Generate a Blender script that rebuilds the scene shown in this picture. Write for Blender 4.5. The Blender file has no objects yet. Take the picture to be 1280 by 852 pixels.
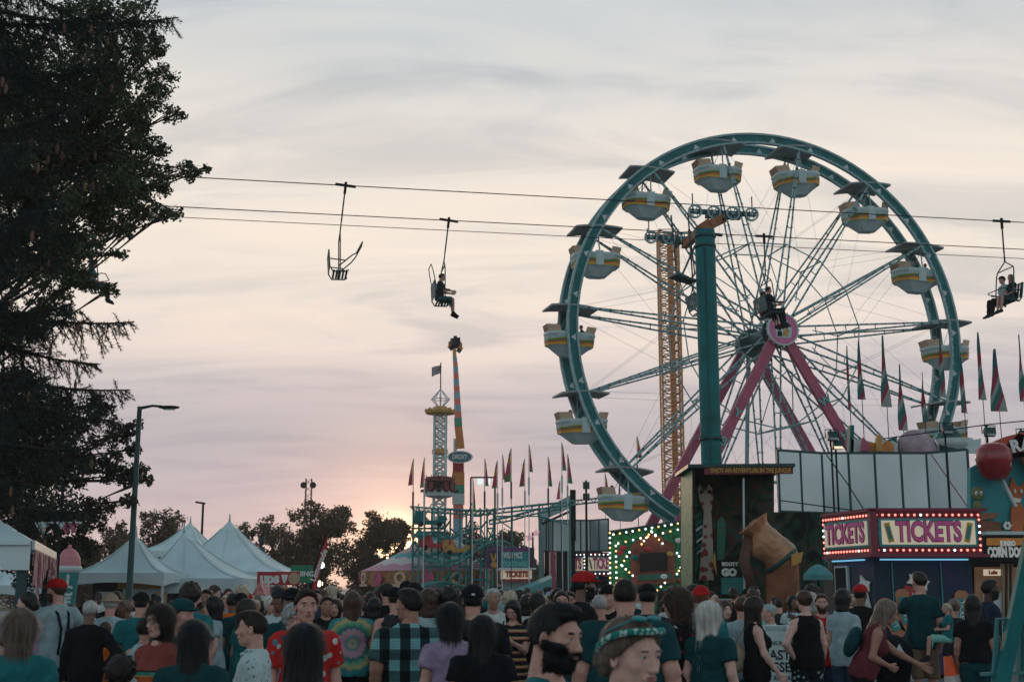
import bpy, math, random
import numpy as np
from mathutils import Vector, Matrix, Quaternion, noise as mnoise
from math import sin, cos, pi, radians as R
SC = bpy.context.scene
COL = SC.collection
F = 1600.0; HC = 1.72; PITCH = math.atan((738-426)/F)
random.seed(7)
def P(px, py, Y):
    x = (px-640)/F; v = (426-py)/F
    wy = cos(PITCH)-v*sin(PITCH); wz = sin(PITCH)+v*cos(PITCH)
    t = Y/wy
    return Vector((x*t, Y, HC+wz*t))
def G(px, Y):                       # ground point under a picture column
    p = P(px, 738, Y); return Vector((p.x, Y, 0))
# ------------------------------------------------------------------ materials
def lin(c):
    return tuple((v/12.92 if v <= .04045 else ((v+.055)/1.055)**2.4) for v in c)
MATS = {}
def mat(name, col, rough=.6, metal=0., var=.12, scale=6., bump=0., emit=0., spec=.5, ecol=None, stretch=None, trans=0., alpha=1.):
    if name in MATS: return MATS[name]
    m = bpy.data.materials.new(name); m.use_nodes = True
    nt = m.node_tree; b = nt.nodes['Principled BSDF']
    b.inputs['Roughness'].default_value = rough; b.inputs['Metallic'].default_value = metal
    b.inputs['Specular IOR Level'].default_value = spec
    tc = nt.nodes.new('ShaderNodeTexCoord'); mp = nt.nodes.new('ShaderNodeMapping')
    nt.links.new(tc.outputs['Object'], mp.inputs['Vector'])
    if stretch: mp.inputs['Scale'].default_value = stretch
    n = nt.nodes.new('ShaderNodeTexNoise'); n.inputs['Scale'].default_value = scale; n.inputs['Detail'].default_value = 5
    nt.links.new(mp.outputs['Vector'], n.inputs['Vector'])
    cr = nt.nodes.new('ShaderNodeValToRGB')
    cr.color_ramp.elements[0].position = .3; cr.color_ramp.elements[1].position = .72
    cr.color_ramp.elements[0].color = tuple(max(0, c*(1-var)) for c in col[:3])+(1,)
    cr.color_ramp.elements[1].color = tuple(min(1, c*(1+var)) for c in col[:3])+(1,)
    nt.links.new(n.outputs['Fac'], cr.inputs['Fac'])
    nt.links.new(cr.outputs['Color'], b.inputs['Base Color'])
    if bump:
        bp = nt.nodes.new('ShaderNodeBump'); bp.inputs['Strength'].default_value = bump; bp.inputs['Distance'].default_value = .01
        nt.links.new(n.outputs['Fac'], bp.inputs['Height']); nt.links.new(bp.outputs['Normal'], b.inputs['Normal'])
    if emit:
        b.inputs['Emission Color'].default_value = tuple((ecol or col)[:3])+(1,); b.inputs['Emission Strength'].default_value = emit
    if trans: b.inputs['Transmission Weight'].default_value = trans
    m.diffuse_color = tuple(col[:3])+(1,)
    MATS[name] = m
    return m
class NT:                            # small helper to write node trees
    def __init__(s, m): s.t = m.node_tree
    def n(s, typ, **kw):
        x = s.t.nodes.new('ShaderNode'+typ)
        for k, v in kw.items():
            if k.startswith('i_'): x.inputs[int(k[2:])].default_value = v
            else: setattr(x, k, v)
        return x
    def l(s, a, b): s.t.links.new(a, b)
    def math(s, op, a, b=None, c=None):
        x = s.t.nodes.new('ShaderNodeMath'); x.operation = op
        for i, q in enumerate((a, b, c)):
            if q is None: continue
            if isinstance(q, (int, float)): x.inputs[i].default_value = q
            else: s.l(q, x.inputs[i])
        return x.outputs[0]
    def mix(s, f, a, b, mode='MIX'):
        x = s.t.nodes.new('ShaderNodeMix'); x.data_type = 'RGBA'; x.blend_type = mode
        for i, q in ((0, f), (6, a), (7, b)):
            if isinstance(q, (int, float)): x.inputs[i].default_value = q
            elif isinstance(q, tuple): x.inputs[i].default_value = q+(1,) if len(q) == 3 else q
            else: s.l(q, x.inputs[i])
        return x.outputs[2]
    def ramp(s, fac, stops, interp='LINEAR'):
        x = s.t.nodes.new('ShaderNodeValToRGB'); e = x.color_ramp; e.interpolation = interp
        while len(e.elements) < len(stops): e.elements.new(.5)
        for q, (p, c) in zip(e.elements, stops): q.position = p; q.color = tuple(c)+(1,)
        s.l(fac, x.inputs[0]); return x.outputs[0]
def shader(name, fn, rough=.8, spec=.3):
    if name in MATS: return MATS[name]
    m = bpy.data.materials.new(name); m.use_nodes = True; b = m.node_tree.nodes['Principled BSDF']
    b.inputs['Roughness'].default_value = rough; b.inputs['Specular IOR Level'].default_value = spec
    k = NT(m); tc = k.n('TexCoord'); c = fn(k, tc.outputs['Object']); k.l(c, b.inputs['Base Color'])
    MATS[name] = m; return m
# ------------------------------------------------------------------ mesh builder
class MB:
    def __init__(s): s.v = []; s.f = []; s.mi = []; s.M = Matrix.Identity(4); s.m = 0
    def add(s, vs, fs):
        o = len(s.v); s.v += [tuple(s.M @ Vector(v)) for v in vs]
        s.f += [tuple(i+o for i in f) for f in fs]; s.mi += [s.m]*len(fs); return s
    def box(s, c, d, rz=0, rx=0, ry=0):
        m = Matrix.Translation(c) @ Matrix.Rotation(rz, 4, 'Z') @ Matrix.Rotation(ry, 4, 'Y') @ Matrix.Rotation(rx, 4, 'X')
        vs = [m @ Vector((x*d[0]/2, y*d[1]/2, z*d[2]/2)) for x in (-1, 1) for y in (-1, 1) for z in (-1, 1)]
        return s.add(vs, [(0,1,3,2),(4,6,7,5),(0,4,5,1),(2,3,7,6),(0,2,6,4),(1,5,7,3)])
    def frame(s, p0, p1):
        z = (Vector(p1)-Vector(p0)); L = z.length; z = z.normalized() if L > 1e-9 else Vector((0,0,1))
        up = Vector((0,0,1)) if abs(z.z) < .95 else Vector((0,1,0))
        x = up.cross(z).normalized(); y = z.cross(x); return x, y, z, L
    def bar(s, p0, p1, w, h=None):
        h = h or w; x, y, z, L = s.frame(p0, p1); p0 = Vector(p0); p1 = Vector(p1)
        vs = [q+x*a*w/2+y*b*h/2 for q in (p0, p1) for a, b in ((-1,-1),(1,-1),(1,1),(-1,1))]
        return s.add(vs, [(3,2,1,0),(4,5,6,7),(0,1,5,4),(1,2,6,5),(2,3,7,6),(3,0,4,7)])
    def rod(s, p0, p1, r, r1=None, n=6):
        r1 = r if r1 is None else r1; x, y, z, L = s.frame(p0, p1); p0 = Vector(p0); p1 = Vector(p1)
        vs = []
        for q, rr in ((p0, r), (p1, r1)):
            vs += [q+x*cos(2*pi*i/n)*rr+y*sin(2*pi*i/n)*rr for i in range(n)]
        fs = [(i, (i+1)%n, n+(i+1)%n, n+i) for i in range(n)]+[tuple(range(n))[::-1], tuple(range(n, 2*n))]
        return s.add(vs, fs)
    def tube(s, pts, r, n=6, closed=False):
        pts = [Vector(p) for p in pts]; N = len(pts); vs = []; px = None
        rs = r if isinstance(r, (list, tuple)) else [r]*N
        for i, p in enumerate(pts):
            a = pts[(i-1) % N] if (closed or i) else p; b = pts[(i+1) % N] if (closed or i < N-1) else p
            t = (b-a).normalized()
            if px is None: px, py_, _, _ = s.frame(a, b)
            px = (px - t*px.dot(t)).normalized(); py = t.cross(px)
            vs += [p+px*cos(2*pi*k/n)*rs[i]+py*sin(2*pi*k/n)*rs[i] for k in range(n)]
        fs = []
        for i in range(N if closed else N-1):
            j = (i+1) % N
            fs += [(i*n+k, i*n+(k+1)%n, j*n+(k+1)%n, j*n+k) for k in range(n)]
        if not closed: fs += [tuple(range(n))[::-1], tuple(range((N-1)*n, N*n))]
        return s.add(vs, fs)
    def lathe(s, prof, n=16, c=(0,0,0), a0=0, a1=2*pi):
        full = abs(a1-a0-2*pi) < 1e-6; m = n if full else n+1; vs = []
        for r, z in prof:
            vs += [(c[0]+r*cos(a0+(a1-a0)*k/n), c[1]+r*sin(a0+(a1-a0)*k/n), c[2]+z) for k in range(m)]
        fs = []
        for i in range(len(prof)-1):
            for k in range(n):
                k2 = (k+1) % m; fs.append((i*m+k, i*m+k2, (i+1)*m+k2, (i+1)*m+k))
        return s.add(vs, fs)
    def prism(s, out, y0, y1):       # outline in local XZ, extruded along Y
        n = len(out)
        vs = [(x, y0, z) for x, z in out]+[(x, y1, z) for x, z in out]
        fs = [tuple(range(n)), tuple(range(n, 2*n))[::-1]]+[(i, n+i, n+(i+1)%n, (i+1)%n) for i in range(n)]
        return s.add(vs, fs)
    def ball(s, c, r, n=12, m=8):
        r = r if isinstance(r, (tuple, list)) else (r, r, r)
        vs = [(c[0], c[1], c[2]-r[2])]
        for j in range(1, m):
            t = pi*j/m
            vs += [(c[0]+r[0]*sin(t)*cos(2*pi*i/n), c[1]+r[1]*sin(t)*sin(2*pi*i/n), c[2]-r[2]*cos(t)) for i in range(n)]
        vs.append((c[0], c[1], c[2]+r[2])); fs = []
        for i in range(n): fs.append((0, 1+(i+1)%n, 1+i)); fs.append((len(vs)-1, 1+(m-2)*n+i, 1+(m-2)*n+(i+1)%n))
        for j in range(m-2):
            for i in range(n): fs.append((1+j*n+i, 1+j*n+(i+1)%n, 1+(j+1)*n+(i+1)%n, 1+(j+1)*n+i))
        return s.add(vs, fs)
    def mesh(s, name, mats, smooth=False):
        me = bpy.data.meshes.new(name); me.from_pydata(s.v, [], s.f)
        for m in (mats if isinstance(mats, (list, tuple)) else [mats]): me.materials.append(m)
        me.polygons.foreach_set('material_index', s.mi)
        if smooth: me.polygons.foreach_set('use_smooth', [True]*len(s.f))
        me.update(); return me
    def build(s, name, mats, parent=None, smooth=False, loc=None):
        return link(name, s.mesh(name, mats, smooth), parent, loc)
def link(name, me, parent=None, loc=None):
    o = bpy.data.objects.new(name, me); COL.objects.link(o)
    if parent: o.parent = parent
    if loc is not None: o.location = loc
    return o
def tag(o, label, cat, group=None, kind=None):
    o['label'] = label; o['category'] = cat
    if group: o['group'] = group
    if kind: o['kind'] = kind
    return o
def thing(name, label, cat, loc=(0,0,0), rz=0, group=None):
    o = bpy.data.objects.new(name, None); COL.objects.link(o); o.location = loc; o.rotation_euler = (0,0,rz)
    o.empty_display_size = .2
    return tag(o, label, cat, group)
def struct(o): o['kind'] = 'structure'; return o
def copy_tree(o, parent=None):
    c = o.copy(); COL.objects.link(c); c.parent = parent
    for ch in list(o.children): copy_tree(ch, c)
    return c
_tc = {}
def text(name, s, size, m, parent, loc, rot=(pi/2,0,0), ext=.01, bold=0., width=None, align='CENTER', shear=0.):
    cu = bpy.data.curves.new(name, 'FONT'); cu.body = s; cu.size = size; cu.extrude = ext; cu.offset = bold
    cu.align_x = align; cu.align_y = 'CENTER'; cu.shear = shear; cu.resolution_u = 3
    ob = bpy.data.objects.new('t', cu); COL.objects.link(ob)
    me = bpy.data.meshes.new_from_object(ob, depsgraph=bpy.context.evaluated_depsgraph_get())
    bpy.data.objects.remove(ob); bpy.data.curves.remove(cu)
    if width:
        xs = [v.co.x for v in me.vertices]; w = max(xs)-min(xs); k = width/w; cx = (max(xs)+min(xs))/2
        for v in me.vertices: v.co.x = (v.co.x-cx)*k
    me.materials.clear(); me.materials.append(m); me.name = name
    o = link(name, me, parent, loc); o.rotation_euler = rot
    return o
# ------------------------------------------------------------------ implicit bodies -> quads (surface nets)
def V3(*a): return np.array(a, dtype=np.float32)
def rc(Q, a, b, ra, rb):
    a = V3(*a); b = V3(*b); d = b-a; L = float(d @ d)+1e-9
    q = Q-a; t = np.clip((q @ d)/L, 0, 1)
    q = q-t[..., None]*d
    return np.sqrt((q*q).sum(-1))-(ra+(rb-ra)*t)
def el(Q, c, r):
    q = Q-V3(*c); r = V3(*r)
    k0 = np.sqrt(((q/r)**2).sum(-1)); k1 = np.sqrt(((q/(r*r))**2).sum(-1))+1e-9
    return k0*(k0-1)/k1
def smin(a, b, k):
    h = np.clip(.5+.5*(b-a)/k, 0, 1); return b+(a-b)*h-k*h*(1-h)
def smax(a, b, k): return -smin(-a, -b, k)
def surf(fn, lo, hi, h):
    n = [max(4, int(math.ceil((hi[i]-lo[i])/h))+1) for i in range(3)]
    ax = [np.arange(n[i], dtype=np.float32)*h+lo[i] for i in range(3)]
    Q = np.stack(np.meshgrid(*ax, indexing='ij'), -1)
    if Q.size > 90000:                                          # evaluate only near the surface
        st = 4; ic = [np.minimum(np.arange(0, n[i]+st-1, st), n[i]-1) for i in range(3)]
        vc = fn(Q[np.ix_(*ic)]); v = vc
        rep = [np.minimum((np.arange(n[i])+st//2)//st, len(ic[i])-1) for i in range(3)]
        v = vc[np.ix_(*rep)].astype(np.float32); m_ = np.abs(v) < h*st*1.9
        v[m_] = fn(Q[m_])
    else: v = fn(Q).astype(np.float32)
    cn = [k-1 for k in n]
    acc = np.zeros(cn+[3], np.float32); cnt = np.zeros(cn, np.float32)
    offs = [(i,j,k) for i in (0,1) for j in (0,1) for k in (0,1)]
    sl = lambda o: tuple(slice(o[i], o[i]+cn[i]) for i in range(3))
    for o in offs:
        for a in range(3):
            if o[a]: continue
            o2 = list(o); o2[a] = 1
            va = v[sl(o)]; vb = v[sl(o2)]; m = (va < 0) != (vb < 0)
            t = np.where(m, va/(va-vb+1e-12), 0)
            for q in range(3):
                acc[..., q] += np.where(m, (t if q == a else o[q]), 0)
            cnt += m
    act = cnt > 0; idx = -np.ones(cn, np.int64); idx[act] = np.arange(act.sum())
    ii = np.stack(np.nonzero(act), -1)
    vs = (acc[act]/cnt[act][:, None]+ii)*h+V3(*lo)
    fs = []
    for a in range(3):
        b, c = (a+1) % 3, (a+2) % 3
        s0 = [slice(None)]*3; s0[a] = slice(0, n[a]-1); s1 = list(s0); s1[a] = slice(1, n[a])
        for s_ in (s0, s1):
            s_[b] = slice(1, n[b]-1); s_[c] = slice(1, n[c]-1)
        va = v[tuple(s0)] < 0; vb = v[tuple(s1)] < 0
        e = np.stack(np.nonzero(va != vb), -1)
        if not len(e): continue
        ins = va[tuple(e.T)]; g = e.copy(); g[:, b] += 1; g[:, c] += 1
        def cell(db, dc):
            q = g.copy(); q[:, b] -= db; q[:, c] -= dc; return idx[tuple(q.T)]
        quad = np.stack([cell(1,1), cell(0,1), cell(0,0), cell(1,0)], -1)
        quad[~ins] = quad[~ins][:, ::-1]; fs.append(quad)
    fs = np.concatenate(fs) if fs else np.zeros((0,4), int)
    return vs, fs[(fs >= 0).all(1)]
def join(parts):
    vs = []; fs = []; o = 0
    for v, f in parts: vs.append(v); fs.append(f+o); o += len(v)
    return np.concatenate(vs), np.concatenate(fs)
def np_mesh(name, v, f, m):
    me = bpy.data.meshes.new(name)
    me.vertices.add(len(v)); me.vertices.foreach_set('co', v.astype(np.float32).ravel())
    me.loops.add(f.size); me.loops.foreach_set('vertex_index', f.ravel().astype(np.int32))
    me.polygons.add(len(f)); me.polygons.foreach_set('loop_start', np.arange(0, f.size, 4, dtype=np.int32))
    me.polygons.foreach_set('loop_total', np.full(len(f), 4, np.int32))
    me.polygons.foreach_set('use_smooth', np.ones(len(f), bool))
    me.materials.append(m); me.update(); me.validate(); return me
def rotm(M): return np.array(M, dtype=np.float32)
def bumps(Q, k, amp, seed=0.):
    return amp*(np.sin(Q[..., 0]*k+seed+2*np.sin(Q[..., 2]*k*.6+seed))*np.sin(Q[..., 1]*k*1.1+seed*2)*np.sin(Q[..., 2]*k*.8+1.5*np.sin(Q[..., 0]*k*.5)))
# ---- head, in its own frame: centre of the skull at 0, facing +Y
def cran(Q, t=0.): return el(Q, (0,-.015,.03), (.073+t,.094+t,.084+t))
def head_sdf(Q, fem=False, fat=0.):
    d = cran(Q)
    d = smin(d, el(Q, (0,.018,-.028), (.058+fat,.066,.082)), .03)
    d = smin(d, rc(Q, (-.032-fat,.0,-.07), (0,.052,-.088), .022+fat, .021 if not fem else .017), .03)
    d = smin(d, rc(Q, (.032+fat,.0,-.07), (0,.052,-.088), .022+fat, .021 if not fem else .017), .03)
    d = smin(d, rc(Q, (-.034,.071,.03), (.034,.071,.03), .012, .012), .016)
    d = smin(d, el(Q, (-.042,.052,-.018), (.021,.022,.02)), .02)
    d = smin(d, el(Q, (.042,.052,-.018), (.021,.022,.02)), .02)
    for s in (-1, 1):
        d = smax(d, -el(Q, (s*.031,.098,.010), (.019,.019,.012)), .014)
        d = smin(d, el(Q, (s*.031,.0725,.0185), (.0165,.0135,.0085)), .004); d = smin(d, el(Q, (s*.031,.070,.0015), (.0155,.0125,.0065)), .005)
    d = smin(d, rc(Q, (0,.080,.015), (0,.103,-.026), .0065, .0115), .014)
    for s in (-1, 1): d = smin(d, el(Q, (s*.011,.093,-.030), (.009,.011,.008)), .008)
    d = smin(d, el(Q, (0,.082,-.056), (.026,.012,.014)), .012)
    d = smax(d, -rc(Q, (-.022,.094,-.0555), (.022,.094,-.0555), .0022, .0022), .004)
    for s in (-1, 1):
        e = el(Q, (s*.077,-.006,-.006), (.008,.017,.030)); e = smax(e, -el(Q, (s*.086,-.002,-.004), (.008,.010,.018)), .004)
        d = smin(d, e, .006)
    d = smin(d, rc(Q, (0,-.03,-.06), (0,-.035,-.17), .052 if not fem else .045, .058 if not fem else .048), .022)
    return d
def strands(Q, amp, seed=0.):
    a = np.arctan2(Q[..., 0], Q[..., 1]+.02); w = .5+.5*np.sin(a*5+seed*3)
    return amp*.55*w*np.sin(a*27+seed+5*np.sin(Q[..., 2]*17+seed))+amp*.45*np.sin(a*61+Q[..., 2]*60+6*np.sin(a*3))
FACE = lambda Q: el(Q, (0,.088,-.045), (.058,.06,.108))
def hair_sdf(Q, style, seed=0.):
    st = strands(Q, .0022, seed); x, y, z = Q[..., 0], Q[..., 1], Q[..., 2]
    if style == 'buzz':
        d = smax(cran(Q, .004), y-(.02+.95*(z-.01)), .01); return smax(d, -z-.055, .02)
    if style == 'short':
        d = smin(cran(Q, .011), el(Q, (0,.02,.085), (.06,.07,.04)), .02)+st
        d = smax(d, y-(.004+.88*(z-.01)), .012); return smax(d, -(z+.058), .02)
    if style == 'fade':
        d = smin(cran(Q, .003), el(Q, (0,.015,.088), (.064,.088,.042)), .012)+st*.6
        d = smax(d, y-(.008+.95*(z-.01)), .01); return smax(d, -(z+.06), .02)
    if style == 'bob':
        d = smin(cran(Q, .022), rc(Q, (0,-.03,0), (0,-.045,-.11), .088, .082), .04)+st*1.5
        d = smax(d, -FACE(Q), .02); d = smax(d, y-.075, .02); return smax(d, -(z+.15), .02)
    if style in ('long', 'verylong'):
        b = -.30 if style == 'long' else -.42
        d = smin(cran(Q, .018), rc(Q, (0,-.045,0), (0,-.085,b+.06), .084, .058), .05)
        for s in (-1, 1): d = smin(d, rc(Q, (s*.068,.0,.02), (s*.085,.012 if style == 'long' else -.03,-.2), .026, .022), .03)
        d = d+st*1.6; d = smax(d, -FACE(Q), .018); d = smax(d, y-.07, .02); return smax(d, b-z+.02*np.sin(x*60+seed), .02)
    if style == 'curly':
        d = smin(cran(Q, .026), rc(Q, (0,-.04,0), (0,-.05,-.12), .098, .09), .05)+bumps(Q, 75, .011, seed)
        d = smax(d, -FACE(Q), .015); d = smax(d, y-.082, .02); return smax(d, -(z+.17), .02)
    if style == 'perm':
        d = cran(Q, .024)+bumps(Q, 80, .010, seed)
        d = smax(d, -el(Q, (0,.085,-.03), (.06,.055,.085)), .012); return smax(d, -(z+.06), .02)
    if style in ('bun', 'ponytail', 'updo'):
        d = cran(Q, .013)+st
        d = smax(d, y-(.008+.85*(z-.0)), .012); d = smax(d, -(z+.065), .02)
        if style == 'bun': d = smin(d, el(Q, (0,-.115,.04), (.036,.036,.034))+bumps(Q, 90, .006, seed), .02)
        elif style == 'updo': d = smin(d, el(Q, (0,-.09,-.03), (.062,.05,.05))+bumps(Q, 70, .009, seed), .03)
        else: d = smin(d, rc(Q, (0,-.11,.03), (0,-.15,-.18), .03, .014)+st, .02)
        return d
    if style == 'messy':
        return smax(smax(cran(Q, .03)+bumps(Q, 60, .018, seed), y-(.03+.9*z), .02), -(z+.07), .02)
    return cran(Q, -.02)
def beard_sdf(Q, full=True):
    y, z = Q[..., 1], Q[..., 2]; d = head_sdf(Q)-(.0045 if full else .003)+bumps(Q, 160, .002)
    d = smax(d, z+.028-.35*np.abs(Q[..., 0]), .01); d = smax(d, -(z+.14), .01); d = smax(d, -.012-y+.0*z, .01)
    d = smax(d, -el(Q, (0,.098,-.0565), (.021,.02,.0075)), .004)
    return smax(d, -el(Q, (0,.075,-.012), (.046,.05,.03)), .008)
# ---- body
ARM = {
 'down': ((.235,-.04,1.17), (.245,.05,.93)), 'swing': ((.225,-.10,1.17), (.24,-.06,.93)),
 'swingf': ((.235,.03,1.17), (.215,.18,.97)), 'fold': ((.225,.01,1.15), (.06,.21,1.14)),
 'hip': ((.37,-.10,1.18), (.20,-.04,1.02)), 'hold': ((.225,.02,1.16), (.13,.27,1.12)),
 'phone': ((.22,.05,1.17), (.10,.27,1.28)), 'reach': ((.21,.24,1.30), (.19,.50,1.28)),
 'up': ((.26,.14,1.40), (.14,.16,1.63)), 'lap': ((.21,.0,1.17), (.12,.22,1.04)), 'bar': ((.22,.14,1.2), (.18,.38,1.19)),
}
def legs_pose(kind):
    if kind == 'stand': return [((s*.085,.0,.92), (s*.095,.015,.50), (s*.10,-.02,.085)) for s in (-1,1)]
    if kind == 'walk': return [((-.085,0,.92), (-.09,.13,.52), (-.09,.14,.09)), ((.085,0,.92), (.09,.03,.50), (.09,-.24,.13))]
    if kind == 'sit': return [((s*.09,.0,.92), (s*.12,.43,.93), (s*.11,.50,.52)) for s in (-1,1)]
class Body: pass
def make_body(sex='m', build=1., belly=0., aL='down', aR='down', legs='stand', lean=0., headyaw=0., headpitch=0., h=.016, hh=.008, top='tee', bottom='jeans',
              hair='short', cap=None, beard=None, seed=0., face=False, fat=0.):
    """returns dict name -> (verts, quads) in the person's frame (feet at 0, facing +Y, 1.75 m tall)"""
    fem = sex == 'f'; sw = (.148 if fem else .172)*build; out = {}
    hip = V3(0,0,.95); Rl = rotm(Matrix.Rotation(-lean, 3, 'X'))       # leaning forward
    def tf(Q): return (Q-hip) @ Rl + hip                                # world -> torso frame
    def ti(v): return (v-hip) @ Rl.T + hip
    LP = legs_pose(legs)
    k = build
    def torso(Q, t=0.):
        d = el(Q, (0,-.005,.98), ((.155 if not fem else .17)*k+t, .112*k+t, .12+t))
        d = smin(d, el(Q, (0,.0+belly*.4,1.13), ((.14 if not fem else .122)*k+belly*.5+t, .098*k+belly+t, .15+t)), .06)
        d = smin(d, el(Q, (0,-.005,1.30), ((.165 if not fem else .145)*k+t, .108*k+t, .165+t)), .06)
        for s in (-1, 1): d = smin(d, rc(Q, (s*.02,-.02,1.445), (s*(sw-.012),-.015,1.385), .045+t, .050*k+t), .04)
        d = smin(d, rc(Q, (0,-.03,1.40), (0,-.02,1.50), .075+t, .05+t*.5), .05)
        if fem:
            for s in (-1, 1): d = smin(d, el(Q, (s*.07,.085,1.28), (.062*k+t,.05+t,.06+t)), .03)
        return d
    arms = []
    for s, a in ((-1, aL), (1, aR)):
        e, w = ARM[a] if isinstance(a, str) else a
        q = sw/.185
        arms.append((s, V3(s*(sw-.002),-.015,1.385), V3(s*e[0]*q, e[1], e[2]), V3(s*w[0]*q, w[1], w[2])))
    ua, la, wr = (.047*k, .036*k, .024) if fem else (.055*k, .042*k, .028)
    def arm(Q, t=0., short=0.):
        d = None
        for s, S, E, W in arms:
            a1 = rc(Q, S, E, ua+t, la+t)
            if short:                                                   # sleeve stops before the elbow
                dv = (E-S)/np.linalg.norm(E-S); a1 = rc(Q, S, S+(E-S)*1.0, ua+t+.004, la+t+.012)
                a1 = smax(a1, (Q-(S+(E-S)*short)) @ dv, .006); a2 = a1
            else:
                m = E+(W-E)*.3; a2 = smin(rc(Q, E, m, la+t, la*1.02+t), rc(Q, m, W, la*1.02+t, wr+t), .02)
            x = smin(a1, a2, .02); d = x if d is None else np.minimum(d, x)
        return d
    def leg(Q, t=0., cut=None, flare=0.):
        d = None
        for H, K, A in LP:
            m = tuple(K[i]+(A[i]-K[i])*.3 for i in range(3))
            th = .082*k*(1.08 if fem else 1.)
            x = smin(rc(Q, H, K, th+t, .052*k+t+flare), smin(rc(Q, K, m, .05*k+t+flare, .052*k+t+flare), rc(Q, m, A, .052*k+t+flare, .034+t+flare), .02), .03)
            d = x if d is None else smin(d, x, .01)
        return d
    def foot(Q, i, t=0.):
        H, K, A = LP[i]; A = Vector(A); sg = -1 if i == 0 else 1
        dr = Vector((sg*.12, 1, -.12 if legs != 'walk' or i == 0 else -.75)).normalized()
        if legs == 'sit': dr = Vector((sg*.1,1,-.35)).normalized()
        heel = A+Vector((0,-.02,-.045)); toe = heel+dr*.19
        return smin(rc(Q, heel, toe, .036+t, .028+t), rc(Q, A, A+dr*.07+Vector((0,0,-.03)), .036+t, .034+t), .02)
    def body(Q):
        T = tf(Q)
        d = smin(torso(T), arm(T), .025)
        d = smin(d, leg(Q), .04)
        return np.minimum(d, np.minimum(foot(Q, 0), foot(Q, 1)))
    allp = [ti(p) for a in arms for p in a[1:]]+[V3(*q) for l in LP for q in l]+[ti(V3(0,.12,1.5)), ti(V3(0,-.14,1.5)), V3(0,.2,.9), V3(0,-.17,.9), V3(0,.24,LP[0][2][2]), V3(0, LP[0][2][1]+.27, LP[0][2][2]-.1), V3(-.2*k-belly,0,1), V3(.2*k+belly,0,1), V3(0, .13+belly*1.6, 1.1)]
    lo = np.min(allp, 0)-.10; hi = np.max(allp, 0)+.10
    lo[2] = min(lo[2], min(l[2][2] for l in LP)-.14)
    parts = [surf(body, lo, hi, h)]
    # head
    Hc = V3(0,.015,1.635); Rh = rotm(Matrix.Rotation(-headyaw, 3, 'Z') @ Matrix.Rotation(-headpitch, 3, 'X'))
    def place(v): return ti(v @ Rh.T + Hc)
    hb = lambda a, b, c, d_, e, f: (V3(a, c, e), V3(b, d_, f))
    v, f = surf(lambda Q: head_sdf(Q, fem, fat), V3(-.105,-.13,-.19), V3(.105,.13,.13), hh); parts.append((place(v), f))
    # hands
    for s, S, E, W in arms:
        dv = (W-E)/np.linalg.norm(W-E); inn = V3(-s,0,0)-dv*float(V3(-s,0,0) @ dv)   # palm faces the body
        if np.linalg.norm(inn) < .3: inn = V3(0,0,-1)-dv*float(V3(0,0,-1) @ dv)
        inn /= np.linalg.norm(inn); sd = np.cross(dv, inn)*s; B = np.stack([sd, inn, dv], 0)
        if float(B[0] @ V3(0,1,.2)) < 0: B[0] *= -1                       # thumb side forward
        B = B.astype(np.float32)
        def hand(Q):
            d = smin(rc(Q, (0,0,-.03), (0,0,.02), wr*.95, wr), el(Q, (0,.003,.05), (.038,.016,.05)), .02)
            for j, (x, L) in enumerate(((.028,.072), (.010,.082), (-.009,.077), (-.027,.060))):
                a = (x, 0, .085); b = (x*1.12, .010+.004*j, .085+L*.52); c = (x*1.1, .034+.005*j, .085+L*.93)
                d = smin(d, smin(rc(Q, a, b, .0095, .0085), rc(Q, b, c, .0085, .0065), .003), .005)
            return smin(d, smin(rc(Q, (.024,.004,.03), (.052,.014,.07), .0135, .0105), rc(Q, (.052,.014,.07), (.056,.026,.10), .0105, .008), .004), .012)
        v, f = surf(hand, V3(-.06,-.05,-.07), V3(.085,.09,.19), max(.0055, min(hh, .009)))
        if float(np.linalg.det(B)) < 0: f = f[:, ::-1]
        parts.append((ti(v @ B + W), f))
    out['body'] = join(parts)
    # clothes
    wrk = lambda Q: bumps(Q, 23, .0045, seed)+bumps(Q, 47, .003, seed+1)+.0028*np.sin(Q[..., 2]*62+9*np.sin(Q[..., 0]*9+seed)+5*Q[..., 1]*8)*np.clip(1.35-Q[..., 2], 0, .5)*2-.008*(1-np.abs(np.sin(15*Q[..., 2]+9*Q[..., 0]*np.sign(Q[..., 1]+.001)+seed+1.8*np.sin(11*Q[..., 0]+seed))))**4-.006*(1-np.abs(np.sin(21*Q[..., 0]+7*Q[..., 2]+2*seed+1.5*np.sin(9*Q[..., 2]))))**5
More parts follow.
